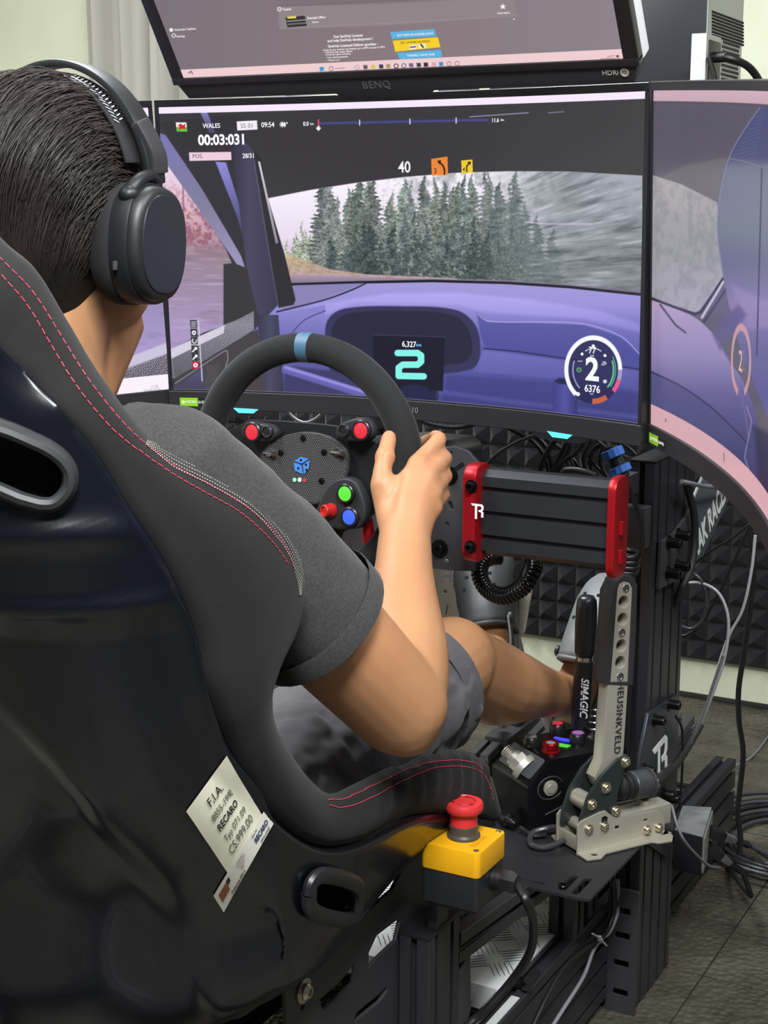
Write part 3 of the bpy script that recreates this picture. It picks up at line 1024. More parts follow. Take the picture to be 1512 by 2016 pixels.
# ---------------------------------------------------------------- top monitor: a flat screen tilted down at the driver
ST_EV = norm((0, -.554, .832))
_a, _b = uy(362, 153, -.088), uy(1227, 115, -.088)
ST = Screen(((_a + _b) / 2 + ST_EV * .168), (1, 0, 0), ST_EV, np.cross((1, 0, 0), ST_EV), .597, .336)
p = Paint(ST, 1100, 620, (128, 116, 122))
p.grad([(250, -600), (1300, -600), (1300, 160), (250, 170)], [(300, (120, 110, 118)), (760, (132, 118, 122)), (1200, (138, 128, 136))], (1, 0))
p.poly([(550, 58), (548, 14), (760, 8), (1010, -6), (1018, 32), (760, 50)], (140, 130, 134), 1)
p.poly([(545, -40), (1005, -60), (1010, -8), (548, 12)], (120, 110, 116), 1)
p.line([(548, 12), (1010, -8)], 1.4, (106, 98, 104))
p.line([(556, 54), (760, 46), (1018, 30)], 1.2, (160, 150, 154), .6)
p.poly([(562, 34), (600, 31), (604, 51), (566, 54)], (46, 44, 46), .6)
p.poly([(565, 33), (583, 31), (583, 36), (566, 37)], (226, 214, 60), .5)
p.line([(566, 42), (602, 39)], 2, (220, 215, 215), .7)
p.line([(567, 48), (603, 45)], 1.6, (200, 196, 196), .7)
p.poly([(768, 63), (855, 57), (859, 71), (772, 77)], (92, 176, 222), .6)
p.poly([(773, 80), (862, 73), (867, 93), (778, 102)], (244, 206, 40), .6)
p.poly([(782, 104), (868, 98), (871, 112), (787, 117)], (92, 176, 222), .6)
p.poly([(805, 89), (820, 87), (821, 96), (807, 98)], (236, 230, 220), .5)
p.poly([(823, 87), (838, 86), (839, 95), (824, 96)], (236, 230, 220), .5)
p.line([(808, 93), (818, 92)], 2, (50, 46, 40))
p.line([(829, 88), (833, 93)], 3, (50, 46, 40))
p.put((p.Vv < .034).astype(float), (236, 204, 206))
tb = [(633, 'w'), (652, 'g'), (703, 'c'), (719, 'l'), (734, 'y'), (750, 'k'), (764, 'r'), (780, 'd'), (795, 'o'), (809, 'b'), (824, 'k'), (838, 's'), (854, 'h'), (868, 'u'), (884, 'g'), (900, 'g')]
pal = dict(w=(60, 150, 210), g=(170, 140, 146), c=(190, 170, 180), l=(90, 90, 100), y=(220, 190, 90), k=(60, 60, 70), r=(170, 150, 90), d=(90, 70, 80), o=(120, 110, 130), b=(110, 100, 140), s=(40, 40, 46), h=(214, 166, 170), u=(70, 140, 190))
for i, (x, c) in enumerate(tb):
    y = 136 - (x - 633) * 11 / 267
    if c in 'gcdo':
        p.arc((x, y), 4, 4, 0, 360, 1.8, pal[c])
    else:
        p.poly([(x - 4, y - 4), (x + 4, y - 4.5), (x + 5, y + 3), (x - 3, y + 4)], pal[c], .6)
p.line([(372, 144), (376, 140), (379, 145)], 2, (120, 90, 96))
p.line([(661, 135), (678, 134)], 2, (190, 150, 156))
p.put((np.hypot(p.X - 1216, p.Y - 111) < 3).astype(float), (120, 80, 90))
p.line([(1196, 112), (1210, 109)], 1.6, (176, 136, 142))
p.line([(1182, 116), (1210, 114)], 1.4, (176, 136, 142))
p.put((np.hypot(p.X - 337, p.Y - 59) < 4).astype(float), (232, 226, 226))
p.arc((342, 70), 3.4, 3.4, 0, 360, 1.8, (232, 226, 226))
st_ = [(990, 7), (992, 11), (996, 11), (993, 14), (994, 18), (990, 16), (986, 18), (987, 14), (984, 11), (988, 11)]
p.poly(st_, (240, 240, 240), .4)
p.arc((550, 18), 3.4, 3.4, 0, 360, 2.2, (226, 220, 220))
p.line([(372, 72), (364, 70)], .1, (0, 0, 0), 0)
p.put((np.hypot(p.X - 1012, p.Y - 38) < 1.4).astype(float), (240, 240, 240))
IM_T = p.image('desktop_picture')


# ---------------------------------------------------------------- the monitors themselves
def curved_monitor(scr, im, power, label, chev=(), sticker=None):
    t = thing('curved_monitor', label, 'monitor', scr.O - V(0, 0, .2), 'curved triple screens')
    w2, h2 = scr.w / 2, scr.h / 2
    body = MB()
    scr.bar(body, -w2 - .0055, w2 + .0055, -h2 - .024, h2 + .010, -.028, -.0015)
    scr.bar(body, -w2 * .45, w2 * .45, -h2 * .6, h2 * .7, -.075, -.026, 12)
    obj('housing', body, M_SATIN, t, bevel=.002)
    bz = MB()
    scr.bar(bz, -w2 - .0055, w2 + .0055, h2, h2 + .010, -.004, .0022)
    for a0, a1 in ((-w2 - .0055, -w2), (w2, w2 + .0055)):
        scr.bar(bz, a0, a1, -h2, h2, -.004, .0022, 3)
    obj('bezel', bz, M_SATIN, t, bevel=.0006, seg=1)
    ch = MB()
    scr.bar(ch, -w2 - .0055, w2 + .0055, -h2 - .026, -h2, -.004, .0035)
    co = obj('chin', ch, mat('matt_monitor_plastic', (34, 34, 37), .5), t, bevel=.0008, seg=1)
    s_ = obj('screen', screen_mesh(scr, 'screen'), screen_material('screen_glass_' + im.name, im, power), t, smooth=60)
    for a in chev:
        q = MB()
        A = [scr.pos(a + x, -h2 - y, .0042) for x, y in ((-.018, .0225), (.020, .0235), (.012, .0295), (-.010, .0295))]
        B = [scr.pos(a + x, -h2 - y, -.001) for x, y in ((-.018, .0225), (.020, .0235), (.012, .0295), (-.010, .0295))]
        q.loft([np.array(A), np.array(B)])
        obj('indicator_light', q, glow((96, 232, 240), 1.3), co, smooth=0)
        hd = MB()
        A = [scr.pos(a + x, -h2 - y, n) for n in (-.02, .0025) for x, y in ((-.05, .024), (.05, .024), (.03, .034), (-.03, .034))]
        hd.loft([np.array(A[:4]), np.array(A[4:])])
        obj('light_housing', hd, M_SATIN, co, smooth=0)
    if sticker is not None:
        a = sticker
        st = MB()
        scr.bar(st, a, a + .026, -h2 - .0215, -h2 - .0095, .0036, .0040, 4)
        obj('green_sticker', st, mat('green_sticker_print', (132, 190, 32), .5), co, smooth=0)
        st = MB()
        scr.bar(st, a + .026, a + .047, -h2 - .0215, -h2 - .0095, .0036, .0040, 4)
        scr.bar(st, a + .0445, a + .0455, -h2 - .0205, -h2 - .0105, .0040, .0042, 2)
        obj('black_sticker', st, mat('black_sticker_print', (22, 22, 22), .5), co, smooth=0)
        for body_, x, sz, b in (('nVIDIA', a + .0155, .0058, .0), ('G-SYNC', a + .0352, .0048, .012)):
            me = text_mesh(body_, sz, WORLD, 'CENTER', b, .0002, warp=lambda c, x=x: scr.pos(x + c[:, 0], -h2 - .0155 + c[:, 1], .0042 + c[:, 2]))
            obj('sticker_text', me, M_WHITE, co, smooth=0)
        q = MB()
        scr.bar(q, a + .003, a + .0065, -h2 - .0180, -h2 - .0135, .0041, .0043, 3)
        obj('sticker_emblem', q, mat('pale_green_print', (208, 232, 160), .5), co, smooth=0)
    return t, s_


tc, sc_ = curved_monitor(SC, IM_C, POW, 'curved centre monitor showing a forest rally stage and a purple dashboard', (-.243, .235), -.338)
for a_ in ((417, 248, 'WALES', 9, (238, 238, 242)), (438, 276, '00:03:031', 20, (246, 246, 250)), (545, 309, '', 1, (0, 0, 0)), (490, 307, '28/31', 9, (240, 240, 244)),
           (528, 246, '09:54', 10, (240, 240, 244)), (563, 246, '4°', 9, (240, 240, 244)), (603, 244, '0.0', 8, (240, 240, 244)), (976, 237, '11.6', 8, (240, 240, 244)),
           (797, 330, '40', 22, (240, 232, 236)), (858, 337, '3', 10, (30, 24, 20)), (914, 334, '4', 8, (30, 24, 20)),
           (806, 678, '6,327', 11, (240, 244, 248)), (1167, 729, '2', 44, (244, 244, 248)), (1167, 766, '6376', 14, (244, 244, 248)), (1167, 690, '77', 13, (240, 240, 244)),
           (1167, 700, 'km/h', 3.4, (200, 200, 220)), (1166, 775, 'rpm', 3.6, (180, 180, 220)), (615, 244, 'km', 5, (220, 220, 230)), (990, 236, 'km', 5, (220, 220, 230)), (825, 680, 'RPM', 5, (110, 170, 230))):
    if a_[2]:
        big = a_[2] == '2'
        screen_text(SC, a_[2], a_[0], a_[1], a_[3], a_[4], sc_, bold=.03 if big or a_[2] == '00:03:031' else .012, sx=1.0 if big else .9, power=1.0)
screen_text(SC, 'SS 01', 487, 248, 9, (120, 116, 124), sc_, bold=.0)
screen_text(SC, 'POS.', 379, 308, 8, (90, 72, 84), sc_, 'LEFT', bold=.0)
obj('chin_mark', text_mesh('10', .011, WORLD, bold=.0, warp=lambda c: SC.pos(.0155 + c[:, 0], -.2085 + c[:, 1], .0045 + c[:, 2])), mat('grey_mark', (120, 120, 124), .5), [o for o in tc.children if o.name.startswith('chin')][0], smooth=0)
tr, sr_ = curved_monitor(SR, IM_R, POW * .82, 'curved right monitor showing the dim passenger side of the rally car', (), -.345)
screen_text(SR, '2', 1460, 713, 42, (208, 176, 182), sr_, bold=.0)
tl, sl_ = curved_monitor(SL, IM_L, POW, 'curved left monitor half hidden behind the seated person', (-.2,))
screen_text(SL, '11:38', 303, 761, 5, (150, 140, 160), sl_, bold=0)
screen_text(SL, '20/08/2024', 299, 768, 5, (150, 140, 160), sl_, bold=0)
tag(tc, tc['label'], 'monitor', 'curved triple screens')

# top monitor
t = thing('top_monitor', 'flat monitor above the centre screen, tilted down, showing a grey desktop page', 'monitor', ST.O)
w2, h2 = ST.w / 2, ST.h / 2
bz = MB()
for a0, a1, v0, v1 in ((-w2 - .018, -w2, -h2 - .004, h2 + .012), (w2, w2 + .018, -h2 - .004, h2 + .012), (-w2, w2, h2, h2 + .012)):
    ST.bar(bz, a0, a1, v0, v1, -.012, .002, 2)
obj('bezel', bz, M_SATIN, t, bevel=.001)
ch = MB()
ST.bar(ch, -w2 - .018, w2 + .018, -h2 - .009, -h2 - .0, -.012, .003, 2)
co = obj('chin', ch, M_SATIN, t, bevel=.001)
sp = MB()   # speaker bar below the chin, with a lower middle
ol = [(-w2 - .014, -.009), (w2 + .014, -.009), (w2 + .008, -.030), (.052, -.031), (.045, -.041), (-.07, -.041), (-.08, -.031), (-w2 - .004, -.030)]
sp.prism([(x, y - h2) for x, y in ol], -.035, .0005, (ST.O, ST.ex, ST.ev, ST.en))
so = obj('speaker_bar', sp, mat('dark_speaker_cloth', (36, 36, 40), .7, bump=(900, .3, .0006)), t, bevel=.0015)
bk = MB()
ST.bar(bk, -w2 - .0185, w2 + .0185, -h2 - .008, h2 + .012, -.034, -.012, 2)
obj('rear_cover', bk, mat('silver_white_plastic', (226, 228, 230), .35), t, bevel=.002)
bk = MB()
ST.bar(bk, -w2 + .06, w2 - .06, -h2 + .03, h2 - .03, -.06, -.034, 2)
obj('rear_bulge', bk, M_SATIN, t, bevel=.01)
s_ = obj('screen', screen_mesh(ST, 'screen', 4), screen_material('top_screen_glass', IM_T, POW * .95, .35), t, smooth=60)
fr = (ST.pos(-.02, -h2 - .0205, .0008), ST.ex, ST.ev, ST.en)
obj('maker_name', text_mesh('BENQ', .014, fr, bold=.01, space=1.1), mat('dark_grey_print', (92, 92, 96), .5), so, smooth=0)
q_ = ST.inv(1205, 143)
obj('badge_text', text_mesh('HDRi', .0085, (ST.pos(q_[0] - .002, q_[1], .0008), ST.ex, ST.ev, ST.en), bold=.005), mat('pale_badge_print', (190, 186, 170), .5), so, smooth=0)
mb = MB()
mb.rev([(.005, 0), (.005, .0008), (.0036, .0008), (.0036, 0)], ST.pos(q_[0] + .015, q_[1], .0006), ST.en, 18)
obj('badge_ring', mb, MATS['pale_badge_print'], so, smooth=0)
for body, x, y, hp, al in (('Assetto Corsa', 356, 61, 0, 'LEFT'), ):
    pass
for body, x, y, hp, al, bd in (('Automatic Updates', 344, 58, 4, 'LEFT', .0), ('Settings', 348, 71, 4, 'LEFT', .0), ('Tunnel', 557, 18, 4.4, 'LEFT', .01), ('Example Office', 606, 35, 4.2, 'LEFT', .01),
                               ('Active', 615, 43, 3.6, 'LEFT', 0), ('Get SimHub License', 686, 70, 5, 'CENTER', .012), ('and help SimHub development !', 690, 77.5, 5, 'CENTER', .012),
                               ('SimHub Licensed Edition goodies :', 695, 88, 5, 'CENTER', .012), ('- Setup all your arduinos and displays up to 60FPS instead of 10FPS', 635, 98, 3.2, 'LEFT', 0), ('- Unlimited dash engine effects,', 638, 102.5, 3.2, 'LEFT', 0),
                               ('- Automatic game switching', 640, 107, 3.2, 'LEFT', 0), ('- Your eternal gratitude', 642, 112.5, 3.2, 'LEFT', 0), ('- Thanks a lot', 644, 118, 3.2, 'LEFT', 0),
                               ('HIDE MENU', 992, 25, 3.4, 'CENTER', 0), ('BUY SIMHUB LICENSE NOW', 818, 67, 4, 'CENTER', 0), ('GET LICENSE PAYMENT', 818, 82, 4, 'CENTER', 0), ('THANKS I HAVE ONE', 829, 107.5, 4, 'CENTER', 0)):
    screen_text(ST, body, x, y, hp, (70, 60, 20) if body.startswith('GET') else (238, 232, 232), s_, al, bold=bd)

# ---------------------------------------------------------------- computer on a wall shelf behind the screens
sh = thing('wall_shelf', 'dark shelf on the back wall carrying the computer', 'shelf', (-.25, 1.45, 1.22))
obj('board', MB().box((-.22, 1.45, 1.205), (.86, .78, .03)), mat('dark_wood_board', (52, 46, 40), .6), sh, bevel=.002)
for x in (-.55, .1):
    b_ = MB().box((x, 1.45, 1.18), (.03, .76, .02)).box((x, 1.815, 1.06), (.03, .05, .26))
    b_.prism([(1.80, 1.0), (1.80, 1.03), (1.20, 1.18), (1.15, 1.18)], x - .012, x + .012, (V(0, 0, 0), V(0, 1, 0), V(0, 0, 1), V(1, 0, 0)))
    obj('bracket', b_, M_STEEL, sh)
pc_y = 1.12
xr = uy(1389, 80, pc_y)[0]
pz0, pz1 = 1.22, 1.69
t = thing('computer_case', 'dark tower computer with silver rear panel standing behind the right monitor', 'computer', (xr - .22, pc_y + .12, pz0))
obj('side_panel', MB().box((xr - .22, pc_y + .003, (pz0 + pz1) / 2 + .005), (.44, .006, pz1 - pz0 - .01)), mat('navy_black_panel', (19, 22, 28), .35), t, bevel=.002)
obj('chassis', MB().box((xr - .222, pc_y + .122, (pz0 + pz1) / 2), (.43, .228, pz1 - pz0 - .02)), M_SATIN, t, bevel=.003)
M_GALV = mat('galvanised_steel', (176, 177, 174), .45, metal=.3, bump=(60, .1, .001))
fr_ = (V(xr - .006, pc_y, pz0), V(0, 1, 0), V(0, 0, 1), V(1, 0, 0))


def back_pt(px, py):
    q = ux(px, py, xr)
    return q[1] - pc_y, q[2] - pz0


h_ = pz1 - pz0
pl = MB().box((xr, pc_y + .12, (pz0 + pz1) / 2), (.003, .236, h_ - .004))
rp = obj('rear_panel', pl, M_GALV, t, bevel=.001)
M_HOLE = mat('dark_hole', (10, 10, 11), .9)
for k in range(8):
    y0, z0 = back_pt(1400, 16 + 6.6 * k)
    y1, _ = back_pt(1464, 16 + 6.6 * k)
    z0 = min(z0, h_ - .02)
    obj('vent_slot', MB().prism(rrect((y0 + y1) / 2, z0 - .006, y1 - y0, .0042, .0018, 2), -.001, .0022, (V(xr, pc_y, pz0), V(0, 1, 0), V(0, 0, 1), V(1, 0, 0))), M_HOLE, rp, smooth=0)
gh = MB()
for i in range(12):
    for j in range(10):
        c = circ(.105 + .0098 * i + (.0049 if j % 2 else 0), .225 + .0085 * j, .0036, 6)
        gh.prism(c, .001, .0021, (V(xr, pc_y, pz0), V(0, 1, 0), V(0, 0, 1), V(1, 0, 0)))
obj('grille_holes', gh, M_HOLE, rp, smooth=0, kind='stuff')
mb = MB().box((xr - .003, pc_y + .12, pz1 - .04 - .0), (.012, .09, .02))
obj('handle_recess', mb, M_BLACK, t, bevel=.002)
for k in range(4):
    obj('slot_cover', MB().box((xr + .004, pc_y + .15 + .018 * k, pz0 + .11), (.006, .012, .075)), M_GALV, t, bevel=.001)
# small silver power unit in front of it
a0, a1 = uy(1361, 66, .98), uy(1391, 66, .98)
t = thing('power_unit', 'small silver metal box with a dark socket face beside the computer', 'power supply', ((a0[0] + a1[0]) / 2, 1.03, 1.22))
zt = a0[2]
obj('case', MB().box(((a0[0] + a1[0]) / 2, 1.027, (1.22 + zt) / 2), (a1[0] - a0[0], .09, zt - 1.22)), M_GALV, t, bevel=.002)
obj('socket_panel', MB().box((a1[0] + .001, 1.03, (1.22 + zt) / 2), (.003, .068, zt - 1.22 - .02)), M_BLACK, t, bevel=.001)
q = ux(1405, 113, a1[0] + .004)
mb = MB().tube([q, q + V(.03, .0, -.003), q + V(.06, .03, -.02), q + V(.075, .06, -.06), q + V(.07, .08, -.18)], .007, 10)
mb.cyl(q - V(.002, 0, 0), q + V(.022, 0, 0), .0095)
tag(obj('power_lead', mb, M_CABLE), 'black power lead plugged into the small silver box', 'cable')
q = ux(1394, 148, a1[0] + .004)
tag(obj('short_lead', MB().tube([q + V(.002, -.01, .03), q + V(.012, -.005, 0), q + V(.02, 0, -.06), q + V(.02, .0, -.195)], .005, 8), M_CABLE), 'thin dark lead hanging by the corner of the small silver box', 'cable')

# ---------------------------------------------------------------- the cockpit frame: aluminium extrusions
frame_ = thing('cockpit_frame', 'black aluminium extrusion cockpit frame with tall slotted uprights under the screens', 'frame', (0, .2, 0))


def profile(name, o, ax_x, ax_y, axis, nx, ny, L, mt=M_ALU, parent=frame_, **kw):
    q = tslot(nx, ny)
    mb = MB().prism(q, 0, L, (V(o), norm(ax_x), norm(ax_y), norm(axis)))
    return obj(name, mb, mt, parent, smooth=20, **kw)


# base rails (40 x 160), uprights (40 x 160), cross beams
profile('base_rail', (.19, -1.05, .02), (1, 0, 0), (0, 0, 1), (0, 1, 0), 1, 4, 2.035)
profile('base_rail', (-.23, -1.05, .02), (1, 0, 0), (0, 0, 1), (0, 1, 0), 1, 4, 2.035)
for y in (-1.0, .72, .88):
    profile('cross_beam', (-.19, y, .06), (0, 1, 0), (0, 0, 1), (1, 0, 0), 1, 2, .38)
for s_ in (-1, 1):
    x0 = .2305 if s_ > 0 else -.2705
    profile('upright', (x0, .316, .003), (1, 0, 0), (0, 1, 0), (0, 0, 1), 1, 4, .85)
    cap = MB().box((x0 + .02, .396, .8555), (.0395, .1595, .004))
    obj('end_cap', cap, M_BLACK, frame_, bevel=.0018)
    for y in (-1.0, .95):
        f_ = MB().cyl((s_ * .21, y, 0), (s_ * .21, y, .012), .022, n=20).cyl((s_ * .21, y, .012), (s_ * .21, y, .022), .008, n=12)
        obj('levelling_foot', f_, M_RUBBER, frame_)
# seat posts (40 x 80) with the end caps, seat beams along Y
for s_ in (-1, 1):
    x0 = .19 if s_ > 0 else -.23
    profile('seat_post', (x0, -.311, .181), (1, 0, 0), (0, 1, 0), (0, 0, 1), 1, 2, .205)
    obj('end_cap', MB().box((x0 + .02, -.271, .3885), (.0405, .0805, .006)), M_BLACK, frame_, bevel=.0022)
    q = tslot(1, 1)
    bm_ = MB().prism(q, 0, .43, (V(x0, -.230, .320), V(1, 0, 0), norm((0, .11, 1)), norm((0, 1, -.11))))
    obj('seat_beam', bm_, M_ALU, frame_, smooth=20)
    pz = MB().box((x0 + .02, -.2285, .33), (.036, .004, .10))
    obj('joining_plate', pz, M_STEEL, frame_, bevel=.001)
    sp_ = MB().prism([(-.226, .30), (-.19, .325), (-.185, .24), (-.226, .19)], x0 + .005, x0 + .036, (V(0, 0, 0), V(0, 1, 0), V(0, 0, 1), V(1, 0, 0)))
    obj('corner_bracket', sp_, M_STEEL, frame_, bevel=.002)
    # beam's front support standing on the rail
    profile('seat_post', (x0, .15, .181), (1, 0, 0), (0, 1, 0), (0, 0, 1), 1, 1, .10)
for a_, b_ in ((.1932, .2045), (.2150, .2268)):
    obj('pale_strip', MB().box(((a_ + b_) / 2, -.17, .1808), (b_ - a_, .27, .0014)), mat('pale_strip_metal', (214, 214, 214), .45, metal=.3), frame_)  # added pale strips that brighten the black rail's top
# slotted foot bracket in front of the right upright
ol = [rrect(.2525, .102, .048, .203, .003, 2)] + [rrect(.252, z, .024, .011, .002, 2) for z in (.168, .128, .082, .034)]
obj('foot_bracket', plate_mesh(ol, .004, (V(0, .300, 0), V(1, 0, 0), V(0, 0, 1), V(0, -1, 0))), M_STEEL, frame_)
obj('foot_bracket', MB().box((.2315, .307, .102), (.003, .014, .2)), M_STEEL, frame_)
# big lettered gusset plate on the outer face of the upright, and its bolts
GX = .273
gz = lambda *P: [tuple(ux(x, y, GX)[1:]) for x, y in P]
gp = gz((1331, 1366), (1273, 1404), (1258, 1480), (1250, 1560), (1256, 1650), (1312, 1690), (1326, 1600), (1333, 1480))
FX = (V(0, 0, 0), V(0, 1, 0), V(0, 0, 1), V(1, 0, 0))
gus = obj('gusset_plate', MB().prism(gp, GX - .002, GX + .003, FX), mat('dark_blue_grey_plate', (56, 58, 66), .34, metal=.3), frame_, bevel=.001, label='lettered dark grey gusset plate')
bolts('gusset_bolt', [(ux(x - 6, y, GX + .003), (1, 0, 0), .0075, .017) for x, y in ((1324, 1386), (1294, 1417), (1273, 1515), (1312, 1563), (1322, 1570))], M_BOLT, gus)


o_ = ux(1300, 1497, GX + .0032)



def mark_tr(o, ex, ey, ez, h, name, parent, thick=.0008, mt=None):
    """the stencil mark: a T whose bar runs into the bowl of an R"""
    T = (V(o), norm(ex), norm(ey), norm(ez))
    pl = plate_mesh([[(-.55, .5), (.34, .5), (.5, .36), (.5, .08), (.40, -.02), (.5, -.12), (.5, -.5), (.32, -.5), (.32, -.16), (.26, -.1), (.10, -.1), (.10, .05), (.26, .05), (.32, .11), (.32, .29), (.26, .34),
                      (-.02, .34), (-.02, -.66), (-.20, -.66), (-.20, .34), (-.42, .34)]], thick / h, (T[0], T[1] * h, T[2] * h, T[3] * h))
    return obj(name, pl, mt or M_WHITE, parent, smooth=0)


mark_tr(o_, (0, 1, .10), (0, -.1, 1), (1, 0, 0), .066, 'gusset_lettering', gus)
# monitor arm: bolted plate on the upright and the lettered arm leading up to the screens
AX = .2745
pp = gz((1298, 1066), (1340, 1037), (1357, 1003), (1350, 1128), (1294, 1160))
arm = obj('monitor_arm_plate', MB().prism(gz((1298, 1065), (1322, 1050), (1348, 1015), (1360, 985), (1362, 1100), (1354, 1128), (1292, 1160)), AX - .003, AX + .003, FX), M_STEEL, frame_, bevel=.001)
bolts('arm_bolt', [(ux(x, y, AX + .003), (1, 0, 0), .0078, .02) for x, y in ((1316, 1068), (1334, 1053), (1314, 1128), (1332, 1113))], M_BOLT, arm)
armp = gz((1384, 934), (1441, 965), (1373, 1112), (1362, 1122), (1350, 1128), (1352, 1010))
ar2 = obj('monitor_arm', MB().prism(armp, AX - .0045, AX + .001, FX), mat('brushed_grey_arm', (120, 124, 130), .35, metal=.6), frame_, bevel=.0012, label='grey lettered arm under the right monitor')
q0, q1 = ux(1362, 1090, AX + .0014), ux(1428, 958, AX + .0014)
d_ = norm(q1 - q0)
obj('arm_lettering', text_mesh('TRAK RACER', .056, ((q0 + q1) / 2 - .006 * np.cross((1, 0, 0), d_), d_, np.cross((1, 0, 0), d_), V(1, 0, 0)), bold=.03, sx=.62), M_WHITE, ar2, smooth=0)
# the arm's other end carries the triple screens
carr = MB().box((0, .215, .98), (.62, .04, .05)).box((.25, .43, .84), (.03, .09, .03)).box((-.25, .43, .84), (.03, .09, .03))
carr.box((.25, .33, .93), (.025, .27, .035)).box((-.25, .33, .93), (.025, .27, .035)).box((.25, .44, .885), (.025, .04, .1)).box((-.25, .44, .885), (.025, .04, .1))
carr.box((0, .215, 1.23), (.045, .04, .5)).box((0, .18, 1.15), (.1, .05, .1))
carr.tube([(0, .215, 1.46), (.02, .12, 1.52), (.03, -.10, 1.545)], .018, 10)
carr.box((.31, .2, 1.1), (.05, .05, .05)).box((-.31, .2, 1.1), (.05, .05, .05)).box((.31, .215, 1.04), (.05, .03, .14)).box((-.31, .215, 1.04), (.05, .03, .14))
for s_ in (-1, 1):
    carr.tube([(s_ * .31, .2, 1.1), (s_ * .52, .10, 1.105), (s_ * .655, -.10, 1.115), (s_ * .625, -.262, 1.12)], .016, 10, 30)
obj('monitor_carrier', carr, M_STEEL, frame_, bevel=.002)

# chequer plate footrest between the rails
cz = .1835
cp = obj('chequer_plate', MB().box((0, .28, cz - .002), (.40, .62, .004)).box((-.0, -.031, cz - .018), (.40, .004, .036)), mat('bright_chequer_aluminium', (232, 232, 232), .5, metal=.15, bump=(90, .1, .0006)), None, bevel=.0008)
tag(cp, 'bright aluminium chequer plate lying between the frame rails under the seat', 'plate')
br = MB()
for i in range(-5, 6):
    for j in range(-8, 14):
        x, y = i * .044, j * .044 + .02
        if not (-.19 < x < .19 and -.02 < y < .57):
            continue
        a = R(38 if (i + j) % 2 else -52)
        ca, sa = math.cos(a), math.sin(a)
        for k in (-2, -1, 0, 1, 2):
            L = .019
            cx, cy = x - sa * k * .0072, y + ca * k * .0072
            P = []
            for s2, wd in ((-1, .0003), (-.5, .0009), (.5, .0009), (1, .0003)):
                for t_, z in ((-wd, 0), (0, .0009), (wd, 0)):
                    P.append((cx + ca * L * s2 - sa * t_, cy + sa * L * s2 + ca * t_, cz + z))
            br.add(P, [(3 * q + u, 3 * q + u + 1, 3 * q + u + 4, 3 * q + u + 3) for q in range(3) for u in range(2)])
obj('tread_bars', br, mat('dark_tread_metal', (104, 106, 108), .45, metal=.4), cp, kind='stuff')  # bars coloured darker than the plate
sl_ = uz(1045, 1930, cz + .0006)
obj('adjusting_slot', MB().prism(rrect(0, 0, .012, .062, .005), 0, .0008, (sl_, norm((1, .15, 0)), norm((-.15, 1, 0)), V(0, 0, 1))), M_RUBBER, cp, smooth=0)
mb = MB()
bolt(mb, uz(1022, 1938, cz + .0008), (0, 0, 1), .0065, .009)
obj('plate_bolt', mb, M_BOLT, cp)

# ---------------------------------------------------------------- deck plate that carries shifter and handbrake
DZ = .337
dk = [tuple(uz(x, y, DZ)[:2]) for x, y in ((1160, 1769), (1136, 1766), (1017, 1738))]
dpoly = [tuple(dk[0]), tuple(dk[1]), tuple(dk[2]), (.04, dk[2][1] + .001), (.04, .29), (dk[0][0] + .003, .29)]
slots = []
for (xa, ya), (xb, yb), wd in (((1104, 1752), (1133, 1723), .012), ((1129, 1760), (1160, 1728), .012), ((1018, 1728), (1074, 1740), .006)):
    a, b = uz(xa, ya, DZ)[:2], uz(xb, yb, DZ)[:2]
    L = np.linalg.norm(b - a)
    an = math.atan2(b[1] - a[1], b[0] - a[0])
    slots.append(rrect((a[0] + b[0]) / 2, (a[1] + b[1]) / 2, L, wd, wd * .45, 3, an))
deck = obj('shifter_deck', plate_mesh([dpoly] + slots, .005, (V(0, 0, DZ - .0025), V(1, 0, 0), V(0, 1, 0), V(0, 0, 1)), .0008), mat('scuffed_black_plate', (37, 37, 40), .38, bump=(60, .06, .001), rnoise=.1), frame_)
mb = MB()
bolt(mb, uz(1108, 1752, DZ - .006), (0, 0, 1), .007, .008)
obj('deck_bolt', mb, M_BOLT, deck)
for x in (.19, .055):
    profile('deck_support', (x, .21, .188), (1, 0, 0), (0, 1, 0), (0, 0, 1), 1, 1, DZ - .005 - .188)
obj('deck_spacer', MB().box((.21, .10, .319), (.03, .24, .026)), M_STEEL, frame_, bevel=.001)

